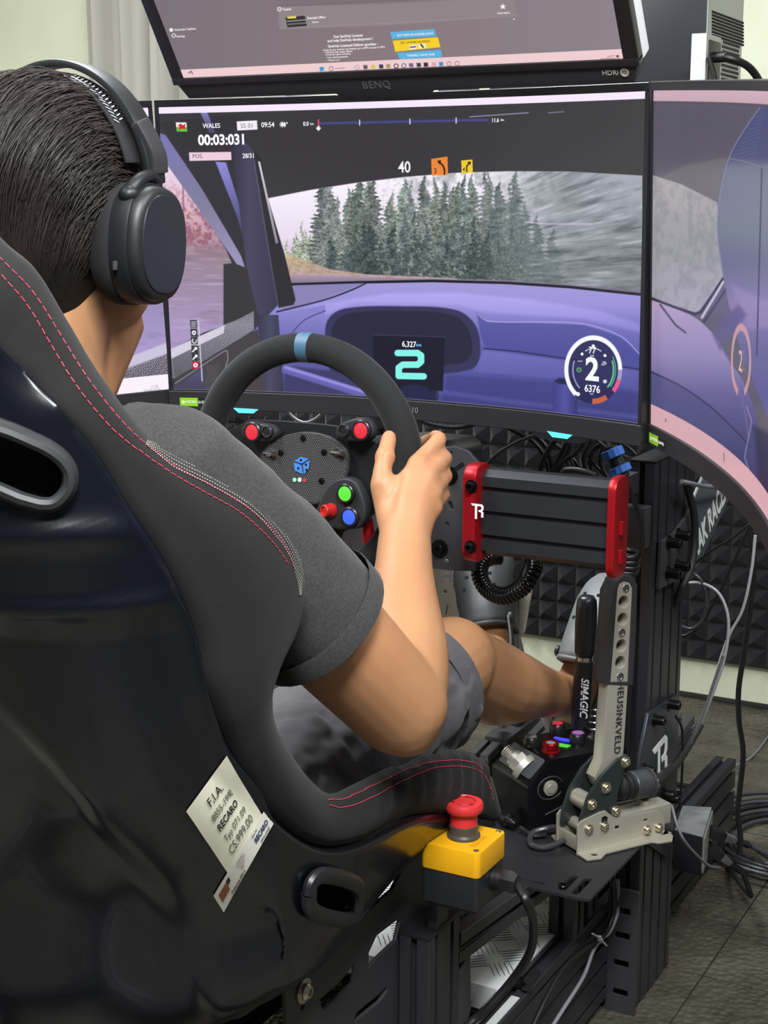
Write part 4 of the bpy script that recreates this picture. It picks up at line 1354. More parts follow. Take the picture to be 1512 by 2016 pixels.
# ---------------------------------------------------------------- pedal tray and pedals
tray_fr = (V(0, .62, .205), V(1, 0, 0), norm((0, 1, .13)), norm((0, -.13, 1)))
for x in (.13, .06, -.02, -.09, -.16):
    q = tslot(1, 1)
    obj('tray_rail', MB().prism(q, 0, .29, (tf(tray_fr, (x, 0, 0))[0], tray_fr[1], tray_fr[3], tray_fr[2])), mat('satin_grey_extrusion', (82, 82, 84), .4, metal=.5), frame_, smooth=20)
ps = thing('pedal_set', 'brushed metal pedal set at the front of the cockpit under both clogs', 'pedals', (0, .7, .25))
for x, fy, fz, w_, h_, tl in ((-.130, .452, .572, .066, .13, .32), (-.03, .49, .56, .07, .09, .42), (.128, .535, .535, .052, .12, .58)):
    n_ = norm((0, -math.cos(tl), math.sin(tl)))
    e2 = norm((0, math.sin(tl), math.cos(tl)))
    f_ = (V(x, fy, fz), V(1, 0, 0), e2, n_)
    ol = [rrect(0, 0, w_, h_, .012, 4)] + [circ(.0, .012, .004, 8), rrect(.008, -.018, .004, .02, .0018, 2)]
    fc = obj('pedal_face', plate_mesh(ol, .005, f_, .0008), mat('brushed_pedal_metal', (178, 172, 156), .4, metal=.8, bump=(300, .06, .0003)), ps)
    if x < -.1:
        obj('pedal_lettering', text_mesh('HE', .03, (tf(f_, (.006, .038, .0027))[0], f_[1], f_[2], n_), bold=.0), M_CHROME, fc, smooth=0)
    a0 = tf(f_, (0, -.02, -.004))[0]
    am = MB().tube([a0 + V(0, .012, 0), a0 + V(0, .07, -.10), V(x, .70, .275)], .011, 8, flat=.7)
    obj('pedal_arm', am, M_SILVER, ps)
    bs = MB().box((x, .74, .250), (.045, .14, .02)).box((x, .78, .272), (.026, .08, .03))
    obj('pedal_base', bs, M_STEEL, ps, bevel=.003)

# ---------------------------------------------------------------- emergency stop box on the seat beam
_c = ux(947, 1794, .30)
ex1, ey0, ez0 = .30, ux(942, 1739, .30)[1], _c[2]
ex0, ey1 = uy(826, 1713, ey0)[0], ux(996, 1700, .30)[1]
obj('switch_bracket', MB().box(((ex0 + ex1) / 2, (ey0 + ey1) / 2, ez0 - .003), (ex1 - ex0 - .012, ey1 - ey0 - .012, .004)).box((.222, -.272, (.391 + ez0) / 2 - .002), (.012, .03, ez0 - .395)), M_STEEL, frame_, bevel=.001)
t = thing('emergency_stop_switch', 'yellow and black emergency stop box with red mushroom button beside the seat', 'switch', ((ex0 + ex1) / 2, (ey0 + ey1) / 2, ez0))
cx, cy, ww, dd = (ex0 + ex1) / 2, (ey0 + ey1) / 2, ex1 - ex0, ey1 - ey0
fz = (V(cx, cy, 0), V(1, 0, 0), V(0, 1, 0), V(0, 0, 1))
obj('base_box', MB().prism(rrect(0, 0, ww - .003, dd - .003, .005), ez0, ez0 + .040, fz), mat('dark_grey_abs', (34, 35, 38), .4), t, bevel=.001)
M_YEL = mat('yellow_abs', (242, 176, 22), .38, bump=(300, .05, .0003))
lid = obj('yellow_lid', MB().prism(rrect(0, 0, ww, dd, .007), ez0 + .040, ez0 + .0705, fz), M_YEL, t, bevel=.0022)
tz = ez0 + .0705
for x in (-1, 1):
    for y in (-1, 1):
        mb = MB().rev([(.0034, -.001), (.0034, .0006), (.0028, .0009), (0, .0009)], (cx + x * .030, cy + y * .030, tz), (0, 0, 1), 12)
        mb.box((cx + x * .030, cy + y * .030, tz + .001), (.0045, .0009, .0006))
        obj('lid_screw', mb, M_ZINC, lid)
obj('lid_marking', MB().prism(rrect(.021, -.006, .007, .034, .001, 2), 0, .0004, (V(cx, cy, tz), V(1, 0, 0), V(0, 1, 0), V(0, 0, 1))), mat('deep_yellow_abs', (224, 158, 16), .4), lid, smooth=0)
obj('button_collar', MB().rev([(.019, 0), (.019, .003), (.0165, .0055), (.0165, .0145), (.015, .0155)], (cx, cy, tz), (0, 0, 1), 32), mat('dark_grey_collar', (70, 66, 62), .4), t, smooth=30)
M_MUSH = mat('red_mushroom_plastic', (214, 52, 54), .4)
ms = obj('mushroom_button', MB().rev([(.0155, .013), (.0158, .029), (.0205, .031), (.0222, .034), (.0222, .0385), (.0205, .0418), (.0178, .0424), (.0172, .0415), (.006, .0420), (0, .0421)], (cx, cy, tz), (0, 0, 1), 40), M_MUSH, t, smooth=40)
mb = MB()
for a0 in (20, 140, 260):
    A = np.radians(np.linspace(a0, a0 + 75, 12))
    P = np.stack([cx + .0125 * np.cos(A), cy + .0125 * np.sin(A), np.full(12, tz + .0421)], -1)
    mb.tube(P, .0007, 5, 14)
    e = P[-1]
    mb.prism([(0, .0022), (.004, 0), (0, -.0022)], 0, .0006, (e, norm(P[-1] - P[-2]), np.cross((0, 0, 1), norm(P[-1] - P[-2])), V(0, 0, 1)))
obj('turn_arrows', mb, mat('dark_red_print', (150, 26, 32), .5), ms, smooth=0)
g0 = V(ex1 - .001, cy + .008, ez0 + .024)
mb = MB().rev([(.0135, 0), (.0135, .004), (.0125, .004), (.0125, .011)], g0, (1, 0, 0), 24)
mb.rev([(.0135, .011), (.0135, .023), (.012, .0255), (.0105, .028), (.006, .029)], g0, (1, 0, 0), 6)
obj('cable_gland', mb, M_BLACK, t, smooth=20)
ckp = [g0 + V(.026, 0, 0), ux(1035, 1772, .345), ux(1050, 1815, .345), ux(1045, 1870, .335), ux(1012, 1925, .31), ux(960, 1985, .285), ux(930, 2010, .27), ux(890, 2050, .26)]
tag(obj('emergency_stop_cable', MB().tube(ckp, .0052, 10, 60), M_CABLE), 'black cable looping down from the emergency stop box', 'cable')

# ---------------------------------------------------------------- handbrake
HO, H1 = uz(1137, 1684, DZ + .001), uz(1309, 1639, DZ + .001)
ha = norm(H1 - HO)
hn = norm((ha[1], -ha[0], 0))                        # outward, towards the camera
t = thing('handbrake', 'tall champagne metal handbrake lever with four holes in a black grip, on the deck', 'handbrake', (HO + H1) / 2)


def hp(pts, off=0.0):
    """photo points onto the handbrake's vertical plane (offset along its normal) -> 2-D plane coordinates"""
    o = HO + hn * off
    return [((up(x, y, o, hn) - HO) @ ha, (up(x, y, o, hn) - HO)[2]) for x, y in pts]


HF = (HO, ha, V(0, 0, 1), -np.cross(ha, (0, 0, 1)) * -1)
HF = (HO, ha, V(0, 0, 1), np.cross(ha, (0, 0, 1)))
sg = 1 if HF[3] @ hn > 0 else -1
side = hp([(1137, 1684), (1138, 1627), (1144, 1618), (1183, 1599.6), (1192, 1597), (1199, 1603), (1209, 1610), (1252, 1604.7), (1291, 1597), (1302, 1601), (1308, 1613), (1308, 1638)])
holes = [hp([(1184, 1620), (1184, 1610), (1191, 1605.5), (1198, 1609), (1198, 1622), (1195, 1632), (1187, 1633)]),
         hp([(1210, 1626), (1220, 1623.5), (1220, 1632), (1210, 1634)]), hp([(1267, 1612), (1276, 1610), (1276, 1617), (1267, 1619)])]


def hplate(name, outl, off, th, mt, bev=.0006):
    return obj(name, plate_mesh(outl, th, (HO + hn * off, ha, V(0, 0, 1), hn), bev), mt, t)


# width of the flange from the photo
fl = [up(x, y, (0, 0, DZ + .001), (0, 0, 1)) for x, y in ((1155.7, 1696), (1183, 1692.5), (1192, 1683), (1283, 1660), (1296.8, 1662), (1322.6, 1658), (1324, 1648))]
F2 = [(((q - HO) @ ha), ((q - HO) @ hn)) for q in fl]
L_ = np.linalg.norm(H1 - HO)
rim = [(0, 0)] + F2 + [(L_, 0)]
fo = [rim, circ(.018, .0135, .0055, 12), rrect(L_ - .006, .008, .018, .005, .002, 3)]
obj('base_flange', plate_mesh(fo, .003, (HO + V(0, 0, .0016), ha, hn, V(0, 0, 1)), .0006), M_SILVER, t)
hplate('side_plate', [side] + holes, -.0015, .003, M_SILVER)
inner = [(a, b) for a, b in side]
hplate('side_plate', [inner], -.048, .003, M_SILVER)
obj('base_flange', plate_mesh([[(0, 0), (.006, -.02), (.03, -.02), (.04, -.004), (L_, -.004), (L_, 0)]], .003, (HO + V(0, 0, .0016) - hn * .048, ha, hn, V(0, 0, 1)), .0006), M_SILVER, t)
obj('base_bridge', MB().box((L_ * .5, -.025, .004), (L_ * .9, .044, .006), (HO, ha, hn, V(0, 0, 1))).box((.004, -.025, .014), (.004, .044, .02), (HO, ha, hn, V(0, 0, 1))), M_SILVER, t, bevel=.001)
hq = lambda x, y, off, d: HO + ha * hp([(x, y)], off)[0][0] + V(0, 0, hp([(x, y)], off)[0][1]) + hn * d
bolts('side_bolt', [(hq(x, y, 0, -.001), hn, .0052, .006) for x, y in ((1159, 1633), (1190, 1627), (1274, 1634), (1297, 1630))], M_ZINC, t)
# pivot plates (dark grey green), pins, lever
M_PIV = mat('dark_green_grey_plate', (52, 60, 60), .42, metal=.5)
piv = hp([(1138, 1640), (1142, 1612), (1155, 1572), (1180, 1530), (1215, 1495), (1232, 1486), (1238, 1492), (1238, 1506), (1228, 1514), (1214, 1560), (1210, 1590), (1216, 1606), (1200, 1620), (1150, 1636)], -.006)
hplate('pivot_plate', [piv], -.006, .005, M_PIV, .001)
hplate('pivot_plate', [[(a - .004, b + .004) for a, b in piv]], -.040, .005, M_PIV, .001)
bolts('pivot_bolt', [(hq(x, y, -.0035, -.004), hn, .0058, .006) for x, y in ((1231, 1500), (1193, 1551), (1165, 1584), (1212, 1597))], M_ZINC, t)
for x, y, r_ in ((1165, 1584, .0125), (1159, 1633, .008), (1231, 1500, .006)):
    c = hq(x, y, -.0035, 0)
    obj('pivot_pin', MB().cyl(c - hn * .042, c - hn * .007, r_, n=20), M_SILVER, t)
lev = hp([(1213, 1160), (1217, 1147), (1228, 1141), (1240, 1144), (1247, 1157), (1241, 1260), (1232, 1400), (1226, 1490), (1208, 1530), (1180, 1548), (1172, 1530), (1186, 1500), (1194, 1400), (1206, 1260)], -.012)
lh = []
for x, y in ((1228, 1185), (1226, 1219), (1223.5, 1271), (1221.5, 1304)):
    a, b = hp([(x, y)], -.012)[0]
    lh.append(circ(a, b, .0098, 18))
hplate('lever', [lev] + lh, -.022, .02, M_SILVER, .0012)
for x, y in ((1232, 1159), (1224, 1246), (1221, 1333)):
    obj('lever_screw', MB().rev([(.0062, 0), (.0062, .0006), (.005, .0012), (.003, .0012), (.0028, .0003), (0, .0003)], hq(x, y, -.012, -.012), hn, 14), M_CHROME, t)
grip_o = hp([(1208, 1160), (1213, 1144), (1228, 1133), (1243, 1136), (1252, 1152), (1250, 1240), (1244, 1347), (1192, 1345), (1199, 1260)], -.012)
gi = hp([(1213, 1162), (1217, 1147), (1228, 1141), (1240, 1144), (1246.5, 1157), (1241, 1260), (1237, 1344), (1199, 1345), (1206, 1260)], -.012)
gr = obj('grip', plate_mesh([grip_o, gi], .024, (HO + hn * -.0225, ha, V(0, 0, 1), hn), .002), mat('black_rubber_grip', (40, 40, 42), .55, bump=(600, .15, .0005)), t)
gb = MB().prism(hp([(1196, 1165), (1204, 1146), (1228, 1134), (1244, 1137), (1251, 1152), (1243, 1346), (1182, 1343)], -.03), -.050, -.0325, (HO, ha, V(0, 0, 1), hn))
obj('grip_body', gb, MATS['black_rubber_grip'], t, bevel=.007, seg=4)
a, b = hp([(1218.3, 1414)], -.0115)[0]
a2, b2 = hp([(1215, 1470)], -.0115)[0]
dd_ = norm(ha * (a2 - a) + V(0, 0, b2 - b))
me = text_mesh('HEUSINKVELD', .0148, (HO + ha * a + V(0, 0, b) - hn * .0112, dd_, np.cross(hn, dd_), hn), bold=.014, space=1.12)
obj('lever_lettering', me, mat('dark_lettering', (40, 40, 44), .5), t, smooth=0)
# elastomer and load cell stack behind
a, b = hp([(1218, 1553)], -.02)[0]
c0 = HO + ha * a + V(0, 0, b) - hn * .024
d2 = norm(ha + V(0, 0, -.06))
mb = MB().rev([(.008, -.004), (.016, 0), (.018, .002), (.018, .007), (.0155, .009), (.0195, .0105), (.0195, .016), (.0165, .0175), (.0195, .019), (.0195, .024)], c0, d2, 28)
obj('rubber_stack', mb, M_RUBBER, t, smooth=30)
obj('load_cylinder', MB().rev([(.019, .024), (.0205, .026), (.0205, .052), (.0225, .0525), (.0225, .057), (.02, .058)], c0, d2, 32), M_STEEL, t, smooth=30)
obj('load_nut', MB().cyl(c0 + d2 * .058, c0 + d2 * .070, .0085, n=6), M_SILVER, t, smooth=20)
mb = MB().box((.125, -.025, .022), (.10, .03, .03), (HO, ha, hn, V(0, 0, 1))).box((.14, -.025, .04), (.02, .02, .012), (HO, ha, hn, V(0, 0, 1)))
obj('load_cell', mb, M_SILVER, t, bevel=.002)
hc = [HO - hn * .03 + ha * .01 + V(0, 0, .012), uz(1110, 1655, DZ + .01), uz(1075, 1668, DZ + .007), uz(1050, 1665, DZ + .007), uz(1043, 1652, DZ + .007), uz(1052, 1638, DZ + .01), uz(1080, 1630, DZ + .015), uz(1100, 1628, DZ + .02)]
tag(obj('handbrake_cable', MB().tube(hc, .0042, 10, 60), mat('grey_black_cable', (52, 52, 56), .35)), 'dark grey cable curling on the deck in front of the handbrake', 'cable')

# ---------------------------------------------------------------- sequential shifter
SO = uz(1037, 1637, DZ + .0005)
s1, s2 = norm((-.82, .572, 0)), norm((.572, .82, 0))
t = thing('gear_shifter', 'black shifter box with lit buttons and a tall lettered stick behind the handbrake', 'shifter', SO)
FS = (SO, s2, V(0, 0, 1), np.cross(s2, (0, 0, 1)))
k_ = 1 if FS[3] @ s1 > 0 else -1
SW = .10
prof = [(0, 0), (0, .066), (.006, .072), (.036, .100), (.042, .102), (.165, .102), (.172, .09), (.172, 0)]
body = obj('housing', MB().prism(prof, 0 if k_ > 0 else -SW, SW if k_ > 0 else 0, FS), mat('black_anodised_housing', (20, 20, 23), .28, metal=.4), t, bevel=.0022)


def sp3(u, v, z):
    return SO + s2 * u + s1 * v + V(0, 0, z)


nrm = norm(-s2 * .68 + V(0, 0, .73))
fc = (sp3(.021, .05, .0862), s1, norm(np.cross(nrm, s1)), nrm)
obj('sloping_plate', MB().prism(rrect(0, 0, .085, .036, .003, 2), 0, .002, fc), mat('grey_painted_steel', (74, 78, 82), .45), t, bevel=.0006)
mb = MB()
c = up(1026, 1505, sp3(.021, .05, .088), nrm)
ax_ = norm(s1 * .62 + V(0, 0, .42) - s2 * .30)
mb.rev([(.021, -.012), (.021, -.002), (.0165, -.002)], c, ax_, 24)
mb.cyl(c - ax_ * .002, c + ax_ * .010, .0165, n=6)
mb.rev([(.0125, .010), (.0125, .017), (.0102, .018)] + [(.0102 - .0006 * (k % 2), .018 + .0015 * k) for k in range(9)] + [(.0095, .032), (.0072, .032), (.0066, .027), (0, .027)], c, ax_, 24)
obj('adjuster_bolt', mb, mat('dull_zinc', (200, 198, 186), .4, metal=.6), t, smooth=25)
mb = MB()
c = up(1083, 1551, sp3(0, 0, 0), -s1)
mb.rev([(.0115, 0), (.0115, .0025), (.009, .0035), (.0065, .0035), (.0065, .005), (.0, .005)], c, -s1, 24)
obj('side_bolt', mb, M_SILVER, t, smooth=25)
mb = MB()
A = np.radians(np.linspace(20, 330, 24))
mb.tube(np.array([c - s1 * .0008 + s2 * .021 * math.cos(a) + V(0, 0, .017 * math.sin(a)) for a in A]), .0011, 6, 40)
mb.tube([sp3(.03, -.0008, .02), sp3(.085, -.0008, .035)], .0012, 6, 6)
obj('side_engraving', mb, M_STEEL, t)
tp = DZ + .1025
M_BTN = mat('black_button_plastic', (26, 26, 28), .35)
M_LENS_R = glow((236, 40, 52), .9)
for i, (x, y, kind) in enumerate(((1098, 1422, 'red'), (1046, 1448, 'off'), (1137, 1441, 'purple'))):
    q = uz(x, y, tp + .015)
    q[2] = tp
    b_ = obj('push_button', MB().rev([(.0125, 0), (.0125, .004), (.0115, .011), (.0100, .013)], q, (0, 0, 1), 24), M_BTN, t, smooth=30)
    lens = glow((226, 36, 50), .9) if kind == 'red' else glow((176, 100, 190), .8) if kind == 'purple' else mat('grey_button_lens', (150, 150, 150), .3)
    obj('button_lens', MB().rev([(.0082, .012), (.0078, .0145), (0, .015)], q, (0, 0, 1), 20), lens, b_, smooth=30)
    obj('button_ring', MB().rev([(.0098, .0125), (.0098, .0142), (.0084, .0142), (.0084, .0125)], q, (0, 0, 1), 24), M_CHROME, b_, smooth=30)
q = uz(1084, 1474, tp + .004)
q[2] = tp
b_ = obj('push_button', MB().rev([(.0135, 0), (.0135, .002), (.0122, .003), (.0122, .013), (.0112, .0142), (.0080, .0142), (.0078, .0128), (0, .0128)], q, (0, 0, 1), 28), mat('red_metal_button', (150, 18, 26), .3, metal=.6), t, smooth=30)
obj('button_lens', MB().rev([(.0072, .0128), (.006, .0138), (0, .014)], q, (0, 0, 1), 20), MATS['grey_button_lens'], b_, smooth=30)
q = uz(1108, 1456, tp + .001)
obj('blue_light_strip', MB().prism([(-.014, -.004), (-.004, -.006), (.004, -.006), (.016, .000), (.016, .004), (.004, .005), (-.006, .002), (-.014, .002)], 0, .0012, (q, norm((1, -.2, 0)), norm((.2, 1, 0)), V(0, 0, 1))), glow((60, 60, 250), 1.6), t, smooth=0)
obj('blue_light_strip', MB().prism(rrect(0, 0, .008, .02, .001), 0, .0012, (uz(1099, 1433, tp + .001), V(1, 0, 0), V(0, 1, 0), V(0, 0, 1))), glow((60, 60, 250), 1.6), t, smooth=0)
obj('green_patch', MB().prism([(-.01, -.006), (.01, -.004), (.012, .006), (-.006, .006)], 0, .0012, (uz(1106, 1468, tp + .001), V(1, 0, 0), V(0, 1, 0), V(0, 0, 1))), glow((90, 220, 60), .9), t, smooth=0)
# stick: shaft, collar, knob on the plane through its foot
s_foot = uz(1155, 1432, tp)
sn = norm(CAM - s_foot) * V(1, 1, 0)
sp_ = lambda x, y: up(x, y, s_foot, sn)
obj('shaft', MB().tube([sp_(1143, 1432), sp_(1146, 1370), sp_(1150, 1300)], .0145, 16, 10), M_SATIN, t, smooth=40)
obj('knob_collar', MB().cyl(sp_(1150.5, 1301), sp_(1151, 1292), .0125, n=20), M_CHROME, t, smooth=30)
kd = sp_(1156, 1172) - sp_(1151, 1292)
kl = np.linalg.norm(kd)
obj('knob', MB().rev([(.012, 0), (.0152, .006), (.0158, .02), (.0165, kl * .5), (.0158, kl * .8), (.0145, kl * .92), (.011, kl * .985), (.005, kl), (0, kl)], sp_(1151, 1292), kd, 28), mat('black_leather_knob', (30, 31, 36), .32), t, smooth=60)
tdir = norm(sp_(1143, 1420) - sp_(1147, 1330))
tn = norm(sn)
obj('shaft_lettering', text_mesh('SIMAGIC', .0160, (sp_(1150, 1368) + tn * .0142, tdir, np.cross(tn, tdir), tn), bold=.02, shear=.2), M_WHITE, t, smooth=0)
mb = MB()
for k in range(3):
    c = uz(1171, 1437 - 8 * k, tp + .0) + V(0, 0, .006 + .004 * k)
    A = np.linspace(0, 2 * math.pi, 20)
    mb.tube(np.stack([c[0] + .015 * np.cos(A), c[1] + .015 * np.sin(A), np.full(20, c[2])], -1), .0016, 6, 30)
obj('spring', mb, M_CHROME, t)
# its round connector and lead at the front left
q0, q1 = uz(985, 1606, DZ + .012), uz(1012, 1622, DZ + .012)
mb = MB().rev([(.006, 0), (.009, .003), (.009, .012), (.0105, .013), (.0105, .022), (.008, .024), (.007, .034), (.0045, .04)], q0, q1 - q0, 16)
tag(obj('data_plug', mb, M_BOLT), 'small dark round plug lying on the deck by the shifter', 'plug')
tag(obj('data_cable', MB().tube([q0 + (q1 - q0) * .3 + V(.0, 0, 0) + norm(q1 - q0) * .038, uz(1036, 1637, DZ + .008), uz(1052, 1645, DZ + .006), uz(1075, 1643, DZ + .006)], .0034, 8, 24), M_CABLE), 'thin black lead from the round plug towards the handbrake', 'cable')

# ---------------------------------------------------------------- the bucket seat
from mathutils.bvhtree import BVHTree
seat = thing('racing_seat', 'black fabric bucket seat with glossy black shell and red stitching, holding the driver', 'seat', (0, -.55, .3))
# stations along the right wing: ridge pixel + X, seam pixel + X, inner centre (y, z), outer centre (y, z)
ST_ = [
    ((-150, 330), .085, (-190, 395), .10, (-.90, 1.335), (-.985, 1.345)),
    ((-75, 400), .135, (-120, 560), .155, (-.88, 1.28), (-.985, 1.27)),
    ((0, 478), .165, (-60, 640), .190, (-.87, 1.20), (-.975, 1.20)),
    ((60, 532), .175, (0, 692), .200, (-.87, 1.15), (-.97, 1.15)),
    ((120, 632), .190, (70, 752), .215, (-.87, 1.10), (-.965, 1.10)),
    ((186, 742), .215, (130, 812), .235, (-.87, 1.06), (-.96, 1.06)),
    ((290, 872), .245, (200, 897), .250, (-.868, 1.01), (-.955, 1.01)),
    ((390, 930), .265, (270, 1010), .265, (-.862, .965), (-.95, .965)),
    ((500, 1002), .280, (330, 1100), .275, (-.852, .92), (-.94, .92)),
    ((570, 1075), .285, (375, 1190), .280, (-.84, .88), (-.93, .875)),
    ((592, 1145), .285, (400, 1270), .280, (-.828, .84), (-.915, .83)),
    ((580, 1222), .280, (415, 1345), .280, (-.812, .80), (-.90, .78)),
    ((542, 1297), .275, (436, 1412), .275, (-.795, .75), (-.875, .72)),
    ((522, 1362), .270, (457, 1462), .270, (-.775, .70), (-.85, .66)),
    ((534, 1435), .265, (492, 1527), .268, (-.745, .635), (-.83, .545)),
    ((590, 1522), .258, (542, 1602), .265, (-.69, .565), (-.795, .43)),
    ((650, 1566), .252, (622, 1657), .262, (-.60, .515), (-.73, .355)),
    ((738, 1530), .247, (700, 1652), .258, (-.49, .495), (-.60, .335)),
    ((820, 1502), .242, (800, 1603), .250, (-.38, .495), (-.45, .335)),
    ((898, 1481), .236, (872, 1598), .245, (-.28, .505), (-.31, .35)),
    ((948, 1506), .232, (934, 1606), .240, (-.20, .505), (-.20, .40)),
    ((970, 1588), .230, (966, 1616), .235, (-.16, .475), (-.165, .43)),
]
K4 = {14: ((553, 1775), .25), 15: ((557, 1925), .236), 16: ((622, 1905), .228), 17: ((690, 1842), .226), 18: ((752, 1775), .226), 19: ((800, 1690), .226), 20: ((880, 1645), .226), 21: ((955, 1625), .228)}
up_rows, sh_rows = [], []
for i, (rp, rx, sp, sx_, ci, co_) in enumerate(ST_):
    rd, sm = ux(*rp, rx), ux(*sp, sx_)
    cin, cout = V(0, *ci), V(0, *co_)
    mid = (rd + sm) / 2 + V(.016 if i < 16 else .012, -.004, .0)
    k1 = rd + norm(cin - rd) * .022 + V(-.004, -.008, -.006)
    k2 = rd * .45 + cin * .55 + (cin - rd) * V(0, .35, .35)
    k2[0] = rx * .62
    k3 = cin * 1.0
    k3[0] = rx * .30
    up_rows.append([V(0, *ci), k3, k2, k1, rd, rd * .78 + mid * .22 + V(.006, 0, 0), mid, sm * .8 + mid * .2 + V(.002, 0, 0), sm, sm - V(.012, .002, 0)])
    if i in K4:
        q = ux(*K4[i][0], K4[i][1])
        q1 = (sm + q) / 2 + V(.010, 0, 0)
        q3 = V(q[0] * .6, q[1] * .35 + cout[1] * .65, min(q[2], q[2] * .35 + cout[2] * .65))
        sh_rows.append([sm - V(.006, 0, 0), sm * .75 + q1 * .25 + V(.003, 0, 0), q1, q, q * .85 + q3 * .15, q3, cout])
    else:
        back = cout[1]
        f_ = lambda t, xf: V(sm[0] * xf, sm[1] * (1 - t) + back * t, sm[2] * (1 - t * .9) + cout[2] * t * .9)
        sh_rows.append([sm - V(.006, 0, 0), f_(.12, 1.005), f_(.42, .985), f_(.75, .88), f_(.93, .70), f_(1.0, .42), cout])


def patch(rows, na, nb):
    A = np.array(rows)                                    # stations x cross
    B = np.stack([spline(A[:, j], na) for j in range(A.shape[1])], 1)   # resample each guide by its own length
    return np.stack([spline(B[i], nb) for i in range(na)], 0)


def patch_idx(rows, na, nb):
    """as patch, but stations keep their index so that guides stay paired"""
    A = np.array(rows)
    n0 = A.shape[0]
    t = np.linspace(0, n0 - 1, na)
    i = np.clip(t.astype(int), 0, n0 - 2)
    u = (t - i)[:, None, None]
    Pm, P0, P1, P2 = A[np.maximum(i - 1, 0)], A[i], A[i + 1], A[np.minimum(i + 2, n0 - 1)]
    m0, m1 = (P1 - Pm) / 2, (P2 - P0) / 2
    B = (2 * u**3 - 3 * u**2 + 1) * P0 + (u**3 - 2 * u**2 + u) * m0 + (-2 * u**3 + 3 * u**2) * P1 + (u**3 - u**2) * m1
    return np.stack([spline(B[k], nb) for k in range(na)], 0), t


UP, tu = patch_idx(up_rows, 200, 60)
SH, ts = patch_idx(sh_rows, 200, 60)
keep = np.ones(SH.shape[:2])
keep[:, :3] = 0
keep[0] = keep[-1] = 0
keep[ts > 14.2, :] *= (np.abs(np.arange(60) - 27)[None] > 5) * 1.0      # the flank's lower edge stays where it is
for _ in range(160):
    av = SH.copy()
    av[1:-1, 1:-1] = (SH[:-2, 1:-1] + SH[2:, 1:-1] + SH[1:-1, :-2] + SH[1:-1, 2:]) / 4
    av[1:-1, -1] = (SH[:-2, -1] + SH[2:, -1] + 2 * SH[1:-1, -2]) / 4
    av[:, -1, 0] = 0
    SH = SH + (av - SH) * (keep * .5)[..., None]


def normals(G):
    a, b = np.gradient(G, axis=0), np.gradient(G, axis=1)
    n = np.cross(a, b)
    n /= np.maximum(np.linalg.norm(n, axis=2), 1e-9)[..., None]
    return n


# wrinkles in the lower bolster, ledges and pan edge in the shell
nu = normals(UP)
sgn = np.sign(nu[100, 35] @ V(1, 0, 0)) or 1
s_along = tu[:, None] + 0 * UP[..., 0]
c_across = np.linspace(0, 1, 60)[None] + 0 * UP[..., 0]
wr_ = np.clip((s_along - 16.6) * 1.2, 0, 1) * np.clip((20.6 - s_along) * 1.2, 0, 1) * np.clip((c_across - .55) * 8, 0, 1) * np.clip((.97 - c_across) * 8, 0, 1)
UP = UP + (nu * sgn) * (wr_ * .0034 * np.sin(s_along * 42 + 5 * np.sin(c_across * 7)) * (.6 + .4 * np.sin(s_along * 7)))[..., None]
ns = normals(SH)
sg2 = np.sign(ns[100, 12] @ V(1, -.4, 0)) or 1
z_, x_ = SH[..., 2], np.abs(SH[..., 0])
cr_ = np.linspace(0, 1, 60)[None] + 0 * z_
ed = np.clip((cr_ - .03) * 14, 0, 1)
lower = np.clip((ts[:, None] - 13.5) * 1.0, 0, 1)
bump_ = .007 * np.exp(-((z_ - .982) / .011)**2) * ed + .004 * np.exp(-((z_ - .925) / .006)**2) * ed - .008 * np.clip((.92 - z_) * 40, 0, 1) * ed * (1 - lower)
raw = BVHTree.FromPolygons([tuple(v) for v in SH.reshape(-1, 3)], [(i * 60 + j, i * 60 + j + 1, (i + 1) * 60 + j + 1, (i + 1) * 60 + j) for i in range(199) for j in range(59)])
cz_ = []
for x, y in ((0, 1395), (60, 1455), (120, 1518), (200, 1600), (300, 1705), (400, 1812), (440, 1880), (465, 1950)):
    h_ = raw.ray_cast(Vector(CAM), Vector(norm(ray(x, y))))
    if h_[0] is not None:
        cz_.append((h_[0].z, h_[0].x))
cz_.sort()
xc_ = np.interp(z_, [a for a, _ in cz_], [b for _, b in cz_])
pan = np.clip((xc_ - x_) / .03, 0, 1)
pan = pan * pan * (3 - 2 * pan)
bump_ = bump_ - .009 * pan * np.clip((cz_[-1][0] + .02 - z_) * 12, 0, 1)
SH = SH + (ns * sg2) * bump_[..., None]
mir = V(-1, 1, 1)


def two_sided(G):
    full = np.concatenate([G, (G * mir)[:, ::-1][:, 1:]], 1) if abs(G[0, -1, 0]) < 1e-6 else np.concatenate([(G * mir)[:, ::-1][:, :-1], G], 1)
    return full


UPF, SHF = two_sided(UP), two_sided(SH)
M_FAB2 = M_FAB
uph = obj('upholstery', MB().grid(UPF).mesh('upholstery'), M_FAB2, seat, smooth=80)


